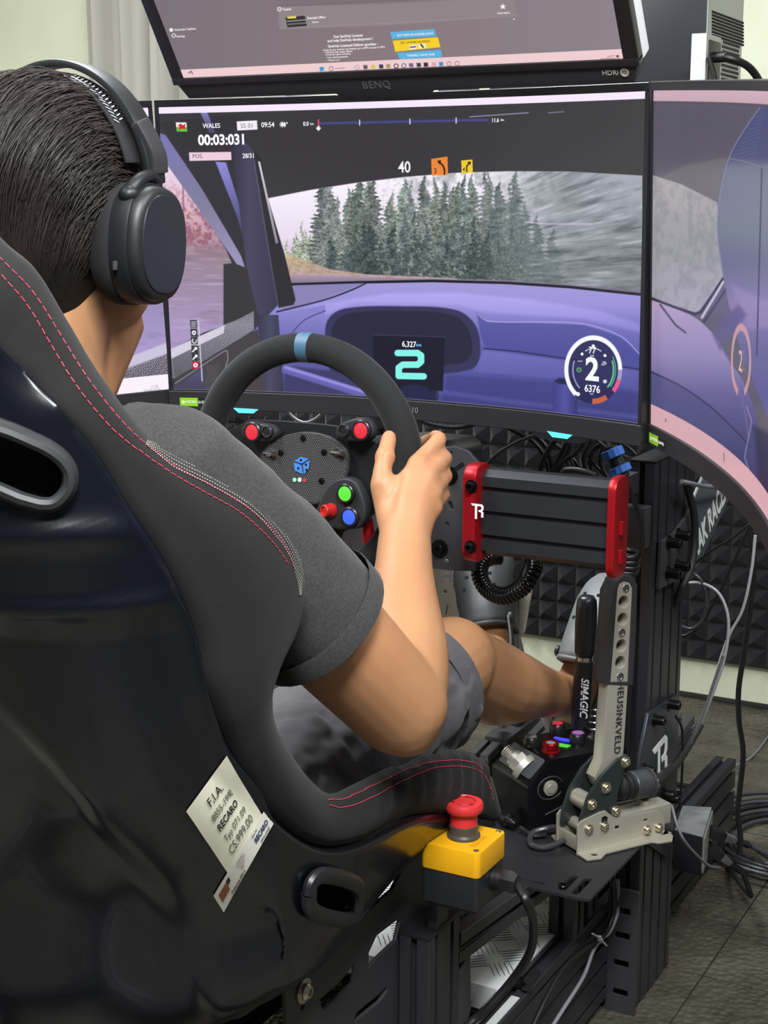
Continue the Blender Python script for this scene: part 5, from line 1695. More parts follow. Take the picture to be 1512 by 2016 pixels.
def grid_mesh_without(G, name, polys):
    """patch without the faces whose centre falls in one of the photo polygons (openings), right side only"""
    a, b = G.shape[:2]
    P = proj(G.reshape(-1, 3)).reshape(a, b, 2)
    cen = (P[:-1, :-1] + P[1:, :-1] + P[:-1, 1:] + P[1:, 1:]) / 4
    X3 = G[:-1, :-1, 0]
    kill = np.zeros(cen.shape[:2], bool)
    for pl in polys:
        ins = np.zeros(kill.shape, bool)
        for (ax, ay), (bx, by) in zip(pl, pl[1:] + pl[:1]):
            x, y = cen[..., 0], cen[..., 1]
            ins ^= ((ay > y) != (by > y)) & (x < (bx - ax) * (y - ay) / (by - ay + 1e-12) + ax)
        kill |= ins & (X3 > 0)
    kill = kill | kill[:, ::-1]
    F = [(i * b + j, i * b + j + 1, (i + 1) * b + j + 1, (i + 1) * b + j) for i in range(a - 1) for j in range(b - 1) if not kill[i, j]]
    return MB().add(G.reshape(-1, 3), F).mesh(name)


belt_hole = [(-90, 792), (-20, 830), (48, 860), (106, 892), (131, 926), (129, 960), (102, 987), (55, 979), (0, 955), (-90, 922), (-120, 896), (-130, 852), (-117, 812)]
side_hole = [(597, 1735), (614, 1720), (676, 1733), (690, 1750), (686, 1780), (672, 1800), (608, 1788), (596, 1770)]
full_bvh = BVHTree.FromPolygons([tuple(v) for v in SHF.reshape(-1, 3)], [(i * SHF.shape[1] + j, i * SHF.shape[1] + j + 1, (i + 1) * SHF.shape[1] + j + 1, (i + 1) * SHF.shape[1] + j) for i in range(SHF.shape[0] - 1) for j in range(SHF.shape[1] - 1)])
up_bvh = BVHTree.FromPolygons([tuple(v) for v in UPF.reshape(-1, 3)], [(i * UPF.shape[1] + j, i * UPF.shape[1] + j + 1, (i + 1) * UPF.shape[1] + j + 1, (i + 1) * UPF.shape[1] + j) for i in range(UPF.shape[0] - 1) for j in range(UPF.shape[1] - 1)])
shell = obj('shell', grid_mesh_without(SHF, 'shell', [belt_hole, side_hole]), M_GLOSS, seat, smooth=80)
for o_ in (uph, shell):
    md = o_.modifiers.new('thickness', 'SOLIDIFY')
    md.thickness = .004
    md.offset = 0


def hit(bvh, px, py, off=0.0):
    """where the line of sight of a photo pixel meets a surface of the seat, lifted by off along its normal"""
    d = norm(ray(px, py))
    h_ = bvh.ray_cast(Vector(CAM), Vector(d))
    if h_[0] is None and bvh is full_bvh:
        h_ = up_bvh.ray_cast(Vector(CAM), Vector(d))
    if h_[0] is None:
        return None, None
    n = V(h_[1])
    if n @ d > 0:
        n = -n
    return V(h_[0]) + n * (off + .0022), n


def on(bvh, pts, off=0.0):
    out = [hit(bvh, x, y, off)[0] for x, y in pts]
    return np.array([q for q in out if q is not None])


# harness openings: rounded plastic frames on the shell
M_FRAME = mat('grey_black_trim', (40, 42, 42), .5)
bh = [(-90, 790), (-20, 828), (50, 858), (108, 890), (134, 925), (132, 962), (104, 990), (55, 982), (0, 958), (-90, 925), (-124, 898), (-134, 852), (-120, 808), (-90, 790)]
P = on(full_bvh, [tuple(q) for q in spline(bh, 60)], .004)
bf = MB().tube(P, .0095, 10, 120, flat=.55)
bf.tube(P * mir, .0095, 10, 120, flat=.55)
obj('harness_frame', MB().tube(P, .0098, 10, 120, flat=.6), M_FRAME, seat)
obj('harness_frame', MB().tube(P * mir, .0098, 10, 120, flat=.6), M_FRAME, seat)
sh_ = [(594, 1752), (600, 1730), (622, 1717), (680, 1731), (693, 1748), (690, 1775), (680, 1797), (660, 1803), (606, 1790), (594, 1772), (594, 1752)]
P = on(full_bvh, [tuple(q) for q in spline(sh_, 60)], .006)
obj('belt_frame', MB().tube(P, .0085, 10, 120, flat=.8), M_SATIN, seat)
obj('belt_frame', MB().tube(P * mir, .0085, 10, 120, flat=.8), M_SATIN, seat)
G_ = np.array([[hit(full_bvh, x, y, -.035)[0] for x in np.linspace(-140, 150, 8)] for y in np.linspace(800, 1000, 8)])
obj('harness_dark_sheet', MB().grid(G_).mesh('harness_dark_sheet'), mat('dark_sheet', (20, 22, 28), .9), seat)  # dark sheet added behind the harness opening, standing for the shade inside
# webbing, with an added dark backing for the shade inside the side opening
obj('webbing_and_dark_backing', MB().box((.19, -.53, .535), (.004, .2, .14)).box((.205, -.50, .53), (.02, .03, .02)).box((.207, -.545, .55), (.004, .06, .02)), mat('webbing_backing_dark', (26, 26, 30), .8), seat, bevel=.003)
# raised trim band where the wing's cover meets the shell
P = on(full_bvh, [(x + 2, y + 3) for x, y in spline([s_[2] for s_ in ST_[3:16]], 90)], .001)


# red stitching, two rows along the wing and two along the thigh bolster
def stitches(name, path, bvh, mt, pitch=.0068, r_=.0005, off=.0003):
    P = on(bvh, [tuple(q) for q in spline(path, 420)], off)
    L = np.r_[0, np.cumsum(np.linalg.norm(np.diff(P, axis=0), axis=1))]
    mb = MB()
    s0 = 0.0
    while s0 + pitch * .68 < L[-1]:
        q = [np.array([np.interp(t, L, P[:, k]) for k in range(3)]) for t in (s0, s0 + pitch * .34, s0 + pitch * .68)]
        mb.tube(np.array(q), r_, 5, 4)
        s0 += pitch
    return obj(name, mb, mt, seat, smooth=0, kind='stuff')


stitches('red_stitching', [(-40, 470), (0, 515), (60, 578), (118, 668), (170, 750), (235, 832), (290, 884), (345, 924), (420, 963), (500, 1015), (552, 1070), (580, 1130)], up_bvh, M_REDTH)
stitches('red_stitching', [(-40, 492), (0, 545), (50, 604), (105, 694), (160, 778), (225, 852), (285, 900), (340, 938), (400, 972), (470, 1012), (530, 1066), (566, 1115)], up_bvh, M_REDTH)
stitches('red_stitching', [(642, 1576), (672, 1576), (731, 1549), (791, 1521), (847, 1503), (897, 1498), (933, 1503), (946, 1514)], up_bvh, M_REDTH, .006)
stitches('red_stitching', [(645, 1586), (669, 1591), (698, 1584), (738, 1566), (784, 1541), (831, 1520), (864, 1511), (897, 1509), (927, 1513), (950, 1526), (963, 1552), (968, 1575)], up_bvh, M_REDTH, .006)
# speckled trim strip on the shoulder
cen = spline([(284, 874), (345, 908), (415, 942), (492, 987), (546, 1040), (575, 1092), (585, 1142), (586, 1172)], 200)
tn = np.gradient(cen, axis=0)
nn = np.stack([-tn[:, 1], tn[:, 0]], -1) / np.linalg.norm(tn, axis=1)[:, None]
mb = MB()
Lc = np.r_[0, np.cumsum(np.linalg.norm(np.diff(cen, axis=0), axis=1))]
for row in range(6):
    for k in range(int(Lc[-1] / 5.6)):
        s0 = k * 5.6 + (2.8 if row % 2 else 0)
        q = np.array([np.interp(s0, Lc, cen[:, j]) for j in (0, 1)])
        wn = np.array([np.interp(s0, Lc, nn[:, j]) for j in (0, 1)])
        t_ = s0 / Lc[-1]
        wide = 15 * min(1, t_ * 5 + .25) * min(1, (1 - t_) * 3 + .1)
        q = q + wn * (row - 2.2) / 2.5 * wide
        P_, n_ = hit(up_bvh, *q, .0007)
        if P_ is None:
            continue
        e1 = norm(np.cross(n_, (0, 0, 1)))
        mb.ell(P_, (.00115, .00115, .0006), (V(0, 0, 0), e1, np.cross(n_, e1), n_), 6, 3) if False else mb.add([P_ + .0009 * e1, P_ + .0007 * np.cross(n_, e1), P_ - .0009 * e1, P_ - .0007 * np.cross(n_, e1)], [(0, 1, 2, 3)])
obj('speckled_trim', mb, mat('pale_speckle', (176, 172, 160), .6), seat, smooth=0, kind='stuff')

# paper stickers on the shell
def decal(name, q, mt, off, n=10, parent=None, k=(0, 1, 0, 1)):
    TL, TR, BL, BR = (V(*p_) for p_ in q)
    f = lambda u, v: TL * (1 - u) * (1 - v) + TR * u * (1 - v) + BL * (1 - u) * v + BR * u * v
    G = np.array([[hit(full_bvh, *f(u, v), off)[0] for u in np.linspace(k[0], k[1], n)] for v in np.linspace(k[2], k[3], n)])
    return obj(name, MB().grid(G).mesh(name), mt, parent or seat, smooth=60), f


def decal_text(body, f, u, v, hgt, mt, parent, align='CENTER', bold=0.0, aspect=1.0, off=.0016, sx=1.0):
    """hgt is the letter height as a share of the sticker's height; aspect = height / width of the sticker"""
    size = hgt / .70

    def warp(co):
        out = []
        for c in co:
            P_, n_ = hit(full_bvh, *f(u + c[0] * aspect * sx, v - c[1]), off + c[2])
            out.append(P_)
        return np.array(out)
    return obj('sticker_text', text_mesh(body, size, WORLD, align, bold, .0001, warp=warp), mt, parent, smooth=0)


M_PAPER = mat('cream_sticker_paper', (240, 237, 212), .5)
M_INK = mat('black_ink', (28, 27, 26), .6)
M_INKG = mat('grey_ink', (96, 92, 84), .6)
M_INKB = mat('navy_ink', (44, 54, 104), .6)
d1, f1 = decal('paper_sticker', ((363, 1592.8), (442.4, 1483.7), (446.4, 1713.9), (512, 1600.8)), M_PAPER, .0008)
for body, u, v, h_, m_, b in (('F.I.A.', .5, .20, .115, M_INK, .0), ('8855-1992', .52, .375, .085, M_INKG, .0), ('RECARO', .50, .53, .088, M_INK, .02), ('Typ 071.09', .53, .70, .085, M_INKG, 0), ('CS.999.00', .52, .86, .105, M_INKG, .0)):
    decal_text(body, f1, u, v, h_, m_, d1, 'CENTER', b, 1.0)
d2_, f2 = decal('paper_sticker', ((418.6, 1757.5), (523.8, 1577.8), (438.5, 1790.5), (541.6, 1602.8)), mat('white_sticker_paper', (240, 238, 224), .5), .0012, 12)
for body, u, v, h_, m_, b, al in (('RECARO', .775, .52, .26, M_INKB, .03, 'CENTER'), ('070.91.416-00', .79, .86, .12, M_INK, .01, 'CENTER'), ('Date: 04', .70, .18, .11, M_INK, 0, 'CENTER'), ('Profischale SPG II', .30, .86, .15, M_INK, .01, 'CENTER'),
                                  ('Der Einbau darf nur', .44, .18, .07, M_INKG, 0, 'CENTER'), ('durch einen Fachmann', .44, .32, .07, M_INKG, 0, 'CENTER'), ('nach Anleitung', .43, .46, .07, M_INKG, 0, 'CENTER'), ('erfolgen.', .42, .60, .07, M_INKG, 0, 'CENTER')):
    decal_text(body, f2, u, v, h_, m_, d2_, al, b, .155, .0017)
sk, _ = decal('sticker_picture', ((418.6, 1757.5), (523.8, 1577.8), (438.5, 1790.5), (541.6, 1602.8)), mat('brown_picture_ink', (150, 92, 62), .6), .0017, 4, d2_, (.05, .19, .22, .62))
sk, _ = decal('sticker_picture', ((418.6, 1757.5), (523.8, 1577.8), (438.5, 1790.5), (541.6, 1602.8)), mat('dark_picture_ink', (52, 44, 40), .6), .0017, 4, d2_, (.19, .24, .18, .40))

# steel side brackets with slots
BXX = .1835
bz = lambda *P: [tuple(ux(x, y, BXX)[1:]) for x, y in P]
rim = bz((560, 1905), (570, 1884), (586, 1874), (628, 1872), (662, 1850), (720, 1795), (770, 1752), (800, 1690), (812, 1625), (875, 1600), (905, 1640), (905, 1800), (850, 1900), (850, 2090), (560, 2090))
holes = [bz((625, 1967), (667, 1929), (698, 1891), (693, 1935), (632, 1994)), bz((722, 1875), (738, 1840), (776, 1811), (786, 1809), (776, 1852), (738, 1888), (721, 1909)),
         bz((692, 2006), (700, 1990), (740, 1958), (758, 1940), (761, 1948), (745, 1972), (705, 2004), (695, 2012)), bz((581, 1917), (583, 1908), (591, 1904), (590, 1915), (584, 1922)), bz((587, 1988), (589, 1976), (597, 1973), (596, 1984), (590, 1991))]
for s_ in (1, -1):
    me = plate_mesh([rim] + holes, .005, (V(s_ * BXX, 0, 0), V(0, 1, 0), V(0, 0, 1), V(1, 0, 0)), .001)
    bk = obj('side_bracket', me, M_STEEL, seat)
    c = ux(592, 1949, BXX)
    c[0] = s_ * (BXX + .003)
    mb = MB().rev([(.0135, 0), (.0135, .002), (.0098, .002), (.0095, .006), (.006, .009), (.004, .009), (.0035, .006), (0, .006)], c, (s_, 0, 0), 24)
    obj('seat_bolt', mb, M_ZINC, bk, smooth=30)
# slider rail and plate low on the left
q = [uz(x, y, .33)[:2] for x, y in ((0, 1918), (86, 1937), (14, 1984), (-60, 1990), (-60, 1905))]
sl = obj('slider_plate', MB().prism([tuple(a) for a in q], .326, .33, WORLD), mat('dark_bright_plate', (70, 70, 74), .25, metal=.8), seat, bevel=.001)
for x, y in ((24, 1931), (0, 1950), (38, 1925)):
    mb = MB()
    bolt(mb, uz(x, y, .331), (0, 0, 1), .006, .005)
    obj('slider_bolt', mb, M_CHROME, sl)
obj('slider_rail', MB().prism(tslot(1, 1), 0, .5, (V(-.1905, -.72, .285), V(1, 0, 0), V(0, 0, 1), V(0, 1, 0))), M_ALU, seat, smooth=20)

# ---------------------------------------------------------------- the driver
person = thing('person', 'person in grey t-shirt and dark shorts seated with right hand on the wheel', 'person', (0, -.6, .5))


def remeshed(name, mb, mt, voxel, smooth_it=6, parent=person, disp=None, factor=.5):
    me = mb.mesh(name + '_src')
    fix_normals(me)
    o = bpy.data.objects.new(name, me)
    COL.objects.link(o)
    md = o.modifiers.new('r', 'REMESH')
    md.mode = 'VOXEL'
    md.voxel_size = voxel
    if smooth_it:
        sm = o.modifiers.new('s', 'SMOOTH')
        sm.iterations = smooth_it
        sm.factor = factor
    if disp:
        tx = bpy.data.textures.new(name + '_folds', 'CLOUDS')
        tx.noise_scale, tx.noise_depth = disp[0], 2
        dm = o.modifiers.new('d', 'DISPLACE')
        dm.texture, dm.strength, dm.mid_level, dm.texture_coords = tx, disp[1], .5, 'LOCAL'
    dg = bpy.context.evaluated_depsgraph_get()
    out = bpy.data.meshes.new_from_object(o.evaluated_get(dg))
    bpy.data.objects.remove(o)
    out.name = name
    return obj(name, out, mt, parent, smooth=180)


def ring(c, ax, rx, rz, n=24, e=None, pw=1.0):
    """superellipse ring round c across axis ax; e is the direction of rx"""
    ax = norm(ax)
    e = norm(V(e) - ax * (V(e) @ ax)) if e is not None else norm(np.cross(ax, (0, 1, 0)))
    f = np.cross(ax, e)
    a = np.linspace(0, 2 * math.pi, n, endpoint=False)
    ca, sa = np.cos(a), np.sin(a)
    ca, sa = np.sign(ca) * np.abs(ca) ** pw, np.sign(sa) * np.abs(sa) ** pw
    return V(c) + rx * ca[:, None] * e + rz * sa[:, None] * f


SHR, ELR, WRR = V(.178, -.695, .982), ux(785, 1388, .28), ux(797, 1052, .185)
SHL, ELL_, WRL = V(-.19, -.69, .985), V(-.28, -.47, .71), V(-.165, -.285, .815)
HIPR, KNR, ANR = V(.10, -.54, .565), ux(890, 1302, .125), ux(1118, 1372, .112)


def foot_axes(f, d):
    f = norm(f)
    return f, norm(V(d) - f * (V(d) @ f))


# left clog stands behind the right knee: its heel and toe fix the hidden left ankle
CLF, CLU = foot_axes(uy(960, 1150, .50) - uy(985, 1372, .40), (.22, -1, .35))
CLH = uy(985, 1372, .40)
ANL = CLH + CLF * .055 + CLU * .055
HIPL, KNL = V(-.10, -.54, .565), V(-.13, -.06, .655)
CRF, CRU = foot_axes((.055, .38, .58), (-.10, -.9, .5))
CRH = ANR - CRF * .045 - CRU * .052 + V(.003, 0, 0)


def torso(mb, g=0.0):
    st = [((0, -.60, .50), .165, .115), ((0, -.60, .56), .175, .13), ((0, -.645, .66), .165, .128), ((0, -.69, .78), .165, .13), ((0, -.71, .88), .178, .128), ((0, -.715, .94), .19, .115), ((0, -.705, .985), .165, .088), ((0, -.69, 1.012), .09, .07)]
    C_ = np.array([s[0] for s in st])
    mb.loft([ring(c, (0, -.18, 1), a + g, b + g, 28, (1, 0, 0), .85) for (c, a, b) in st])
    return mb


body = MB()
torso(body)
neck0, neck1 = V(0, -.695, 1.0), V(0, -.648, 1.14)
body.loft([ring(neck0 * (1 - t) + neck1 * t, neck1 - neck0, r_, r_ * 1.02, 24, (1, 0, 0)) for t, r_ in ((0, .078), (.3, .066), (.6, .062), (1, .062))])
body.tube([neck0 + V(0, .04, .02), V(0, -.622, 1.08), V(0, -.600, 1.12)], [.048, .054, .060], 16, 12)
# skull, jaw, face
HC = V(0, -.652, 1.218)
body.ell(HC, (.0765, .097, .102), n=28, m_=18)
body.ell(HC + V(0, .03, -.065), (.061, .066, .068), n=24, m_=14)
body.ell(HC + V(0, .066, -.118), (.030, .024, .022), n=16, m_=10)      # chin
body.tube([HC + V(0, .093, .012), HC + V(0, .104, -.018), HC + V(0, .117, -.046), HC + V(0, .098, -.052)], [.008, .0095, .0125, .008], 12, 14)   # nose
for s_ in (-1, 1):
    body.ell(HC + V(s_ * .0145, .101, -.048), (.0075, .009, .007), n=10, m_=8)
    body.ell(HC + V(s_ * .034, .074, -.035), (.023, .02, .018), n=14, m_=8)   # cheek
    body.ell(HC + V(s_ * .044, .036, -.072), (.036, .046, .046), n=16, m_=10)   # jaw
    body.tube([HC + V(s_ * .012, .092, .012), HC + V(s_ * .032, .088, .017), HC + V(s_ * .052, .068, .008)], .0085, 10, 12)   # brow
    body.ell(HC + V(s_ * .031, .077, -.003), (.012, .012, .009), n=12, m_=8)  # eyeball under the lid
    body.tube([HC + V(s_ * .076, .0, .022), HC + V(s_ * .086, -.014, .012), HC + V(s_ * .084, -.014, -.012), HC + V(s_ * .074, .002, -.030)], .006, 8, 14)   # ear
body.tube([HC + V(-.022, .090, -.083), HC + V(0, .099, -.081), HC + V(.022, .090, -.083)], .0065, 10, 12)
body.tube([HC + V(-.020, .090, -.092), HC + V(0, .097, -.093), HC + V(.020, .090, -.092)], .0072, 10, 12)


def limb(P, r_, flat=1.0, n=20, k=26):
    body.tube(P, r_, n, k, flat=flat)


for sh, el, wr in ((SHR, ELR, WRR), (SHL, ELL_, WRL)):
    body.ell(sh, (.054, .054, .054), n=20, m_=12)
    limb([sh, sh * .6 + el * .4, el], [.050, .055, .0565, .0535, .0495])
    out = norm(np.cross(el - sh, wr - el))
    fa = wr - el
    limb([el, el + fa * .33 - V(0, 0, .0), el + fa * .7, wr, wr + norm(fa) * .025], [.0475, .0505, .0495, .043, .0365, .0318, .0300, .0270])
    body.ell(el, (.0495, .0495, .0495), n=20, m_=12)
    body.ell(el + norm(el - sh) * .012 + norm(el - wr) * .012, (.036, .036, .036), n=16, m_=10)
for hp_, kn, an in ((HIPR, KNR, ANR), (HIPL, KNL, ANL)):
    limb([hp_, hp_ * .5 + kn * .5, kn], [.092, .088, .078, .068, .060])
    body.ell(kn, (.0585, .0585, .0585), n=20, m_=12)
    sh_ax = an - kn
    calf = norm(np.cross(sh_ax, (1, 0, 0)))
    calf = -calf if calf[2] > 0 else calf
    limb([kn, kn + sh_ax * .3 + calf * .012, kn + sh_ax * .65 + calf * .006, an], [.056, .0585, .0595, .052, .042, .036, .034])
    body.ell(an, (.036, .036, .036), n=16, m_=10)
# feet (inside the clogs)
for an, ft, uu in ((ANR, CRF, CRU), (ANL, CLF, CLU)):
    body.tube([an - ft * .03 - uu * .01, an + ft * .05 - uu * .020, an + ft * .13 - uu * .034], [.034, .035, .030, .020], 14, 14)


# right hand, closed round the rim with the thumb on the near side
def finger(pts, r0, r1):
    k = len(pts)
    body.tube(pts, list(np.linspace(r0, r1, 6)), 12, 22)
    body.ell(pts[-1], (r1, r1, r1), n=12, m_=8)
    for q in pts[1:-1]:
        body.ell(q, (r0 * 1.02,) * 3, n=12, m_=8)


mcp = [uy(826, 905, -.232), uy(846, 931, -.236), uy(856, 962, -.240), uy(858, 993, -.246)]
fing = [(mcp[0], uy(862, 868, -.196), uy(858, 862, -.166), uy(834, 870, -.156)),
        (mcp[1], uy(874, 903, -.195), uy(868, 902, -.166), uy(842, 905, -.154)),
        (mcp[2], uy(876, 938, -.198), uy(870, 938, -.168), uy(846, 940, -.156)),
        (mcp[3], uy(873, 975, -.206), uy(868, 973, -.176), uy(850, 975, -.162))]
for q, r0 in zip(fing, (.0102, .0104, .0100, .0088)):
    finger(q, r0, r0 * .80)
thumb = [uy(770, 1000, -.272), uy(752, 945, -.268), uy(758, 900, -.252), uy(766, 862, -.232)]
finger(thumb, .0128, .0096)
pc = (WRR + mcp[1] + mcp[2]) / 3
for q, r0 in zip(mcp, (.0155, .016, .0155, .0145)):
    body.tube([WRR - norm(WRR - ELR) * .03, WRR * .45 + q * .55 + V(0, -.004, 0), q], [.026, .022, .018, r0 * .82], 12, 16)
body.tube([WRR - norm(WRR - ELR) * .02, thumb[0], thumb[1]], [.024, .021, .0155], 12, 14)
body.ell((thumb[0] + mcp[1]) / 2, (.020, .014, .028), n=16, m_=10)
nail = thumb

# left hand, the same grip mirrored in the wheel's plane
rimL = V(-.143, -.19, .93)
rimR = V(.143, -.19, .93)
cw_, sw_ = math.cos(R(24)), math.sin(R(24))


def mv(q):
    x, z = -q[0], q[2] - .9055
    return V(x * cw_ - z * sw_, q[1], x * sw_ + z * cw_ + .9055)


for q, r0 in zip(fing, (.0102, .0104, .0100, .0088)):
    finger([mv(p_) for p_ in q], r0, r0 * .80)
finger([mv(p_) for p_ in thumb], .0128, .0096)
for q in mcp:
    body.tube([WRL, mv(q)], [.027, .015], 12, 10)
body.tube([WRL, mv(thumb[0]), mv(thumb[1])], [.026, .021, .0155], 12, 14)

M_SKIN = mat('skin', (178, 131, 92), .5, noise=(7, (170, 120, 84), .4, .65), bump=(350, .1, .0006), sss=.08, spec=.4)
remeshed('body', body, M_SKIN, .0034, 9)
obj('thumb_nail', MB().ell(thumb[3] + V(.000, -.0085, .002), (.0062, .0022, .0075), (V(0, 0, 0), norm((1, .1, 0)), norm((0, 1, .3)), norm((0, -.3, 1))), 12, 8), mat('nail', (218, 176, 150), .3), person, smooth=60)
for s_ in (-1, 1):
    e_ = obj('eye', MB().ell(HC + V(s_ * .031, .0835, -.003), (.0105, .0068, .0052), n=16, m_=10), mat('eye_white', (224, 220, 212), .25), person, smooth=60)
    obj('iris', MB().ell(HC + V(s_ * .031, .0895, -.003), (.0046, .0016, .0046), n=14, m_=8), mat('dark_iris', (38, 26, 20), .2), e_, smooth=60)
    obj('eyebrow', MB().tube([HC + V(s_ * .014, .1005, .016), HC + V(s_ * .034, .0955, .0225), HC + V(s_ * .052, .0765, .014)], [.0022, .0030, .0014], 8, 14), mat('eyebrow_hair', (26, 21, 19), .8), person)
obj('lips', MB().tube([HC + V(-.021, .0955, -.0865), HC + V(0, .1055, -.0865), HC + V(.021, .0955, -.0865)], [.0018, .0042, .0018], 10, 16), mat('lip_skin', (172, 104, 88), .45), person, smooth=60)
# a small mole on the arm
q = ux(630, 1332, .26)
d = norm(CAM - (SHR * .45 + ELR * .55))
bt = BVHTree.FromObject(bpy.data.objects['body'], bpy.context.evaluated_depsgraph_get())
hh = bt.ray_cast(Vector(CAM), Vector(norm(ray(630, 1332))))
if hh[0] is not None:
    obj('mole', MB().ell(V(hh[0]), (.0018, .0018, .0018), n=10, m_=6), mat('mole_brown', (96, 52, 38), .6), person)

# t-shirt
shirt = MB()
torso(shirt, .010)
shirt.tube([V(0, -.700, .965), V(0, -.694, 1.0), V(0, -.686, 1.032)], [.105, .092, .080], 28, 14)
hemR = SHR * .40 + ELR * .60
hemL = SHL * .40 + ELL_ * .60
for s_, sh, hm in ((1, SHR, hemR), (-1, SHL, hemL)):
    shirt.ell(sh, (.061, .061, .060), n=20, m_=12)
    shirt.tube([sh + V(-.06 * s_, 0, .01), sh, sh * .5 + hm * .5, hm], [.058, .059, .063, .0685, .0705], 24, 26)
    shirt.tube([V(s_ * .03, -.69, .992), V(s_ * .10, -.695, .985), sh + V(0, 0, -.012)], [.048, .052, .056], 18, 18)
shirt.tube([V(.03, -.69, 1.005), V(.09, -.69, .995), V(.14, -.69, .985)], [.052, .050, .045], 14, 14)
M_SHIRT = mat('grey_marl_shirt', (56, 55, 54), .95, sheen=.15, noise=(420, (43, 42, 42), .42, .6), bump=(700, .25, .0006))
shirt_o = remeshed('t_shirt', shirt, M_SHIRT, .0045, 8, disp=(.09, .012))
cl = MB()
A = np.linspace(0, 2 * math.pi, 33)
cl.tube(np.stack([.0745 * np.cos(A), -.684 + .0745 * np.sin(A) * .98, 1.035 + .016 * -np.sin(A)], -1), .0095, 10, 60, flat=1.5)
obj('collar', cl, mat('grey_rib_collar', (60, 59, 58), .95), shirt_o)
hm_ = MB()
axh = norm(ELR - SHR)
hm_.loft([ring(hemR - axh * .022, axh, .0728, .0728, 32), ring(hemR - axh * .020, axh, .0738, .0738, 32), ring(hemR + axh * .001, axh, .0735, .0735, 32), ring(hemR + axh * .003, axh, .0705, .0705, 32), ring(hemR - axh * .004, axh, .067, .067, 32)], caps=False)
obj('sleeve_hem', hm_, M_SHIRT, shirt_o, smooth=50)

# shorts
shorts = MB()
st = [((0, -.60, .488), .175, .125), ((0, -.60, .55), .188, .142), ((0, -.64, .655), .178, .140), ((0, -.66, .69), .176, .138)]
shorts.loft([ring(c, (0, -.18, 1), a, b, 28, (1, 0, 0), .85) for c, a, b in st])
for hp_, kn in ((HIPR, KNR), (HIPL, KNL)):
    e_ = hp_ * .16 + kn * .84
    shorts.tube([hp_, hp_ * .6 + kn * .4, e_], [.106, .101, .094, .088, .084], 24, 24)
M_SHORTS = mat('charcoal_shorts', (82, 81, 84), .9, sheen=.12, noise=(18, (74, 73, 76), .4, .6), bump=(800, .2, .0004))
sho = remeshed('shorts', shorts, M_SHORTS, .0048, 8, disp=(.06, .03))
axk = norm(KNR - HIPR)
e_ = HIPR * .16 + KNR * .84
hm_ = MB()
hm_.loft([ring(e_ - axk * .030, axk, .0845, .0845, 36), ring(e_ - axk * .028, axk, .0862, .0862, 36), ring(e_ + axk * .004, axk, .0868, .0868, 36), ring(e_ + axk * .006, axk, .082, .082, 36), ring(e_ - axk * .004, axk, .076, .076, 36)], caps=False)
obj('leg_hem', hm_, M_SHORTS, sho, smooth=50)

# hair: a cap of hair, then strands combed back from the brow to the nape
hair = MB()
hair.ell(HC + V(0, -.008, .012), (.086, .100, .098), n=36, m_=22)
hair.ell(HC + V(0, -.030, -.03), (.078, .076, .082), n=30, m_=16)
hair.loft([ring(V(0, y, z), (0, .25, 1), a, b, 26, (1, 0, 0)) for y, z, a, b in ((-.672, 1.20, .080, .082), (-.678, 1.16, .071, .070), (-.686, 1.128, .058, .050), (-.690, 1.105, .040, .034))])
M_HAIR = mat('dark_brown_hair', (32, 27, 25), .55, spec=.4, noise=(60, (22, 19, 18), .4, .6))
M_STRAND = mat('hair_strands', (50, 42, 38), .5, spec=.45)
hb = remeshed('hair', hair, M_HAIR, .005, 10)
hbt = BVHTree.FromObject(hb, bpy.context.evaluated_depsgraph_get())
r3 = np.random.default_rng(5)
sm = MB()
for i in range(8500):
    # start on the brow line or anywhere on the crown, run back and down
    u = r3.uniform(-1, 1)
    th0 = r3.uniform(R(-15), R(120))           # angle over the head: 0 = forehead front, 90 = crown, 180 = back
    L = r3.uniform(R(45), R(110))
    side = u * R(78) * (1 if r3.random() < .75 else 1.1)
    P = []
    lift = r3.uniform(.0002, .005) if r3.random() < .88 else r3.uniform(.004, .011)
    drift = r3.normal() * .28
    sag = r3.uniform(.2, .75)
    for t in np.linspace(0, 1, 7):
        th = th0 + L * t
        sd = side + drift * t * .4
        dr = V(math.sin(sd), math.cos(th) * math.cos(sd), math.sin(th) * math.cos(sd))
        dr = dr + V(0, -.25 * t, -sag * t * abs(math.sin(sd)) * 1.2)
        dr = norm(dr)
        o_ = HC + V(0, -.02, -.01)
        h_ = hbt.ray_cast(Vector(o_ + dr * .4), Vector(-dr))
        if h_[0] is None:
            break
        if h_[0].z < 1.112:
            break
        P.append(V(h_[0]) + dr * (lift * math.sin(math.pi * min(1, t + .12)) + .0004))
    if len(P) < 4:
        continue
    P = np.array(P)
    if P[:, 1].max() > -.575:                   # keep the face clear
        P = P[P[:, 1] < -.575]
        if len(P) < 4:
            continue
    w0 = r3.uniform(.00028, .0006)
    sm.tube(P, [w0, w0, w0 * .9, w0 * .3], 3, 10, caps=False)
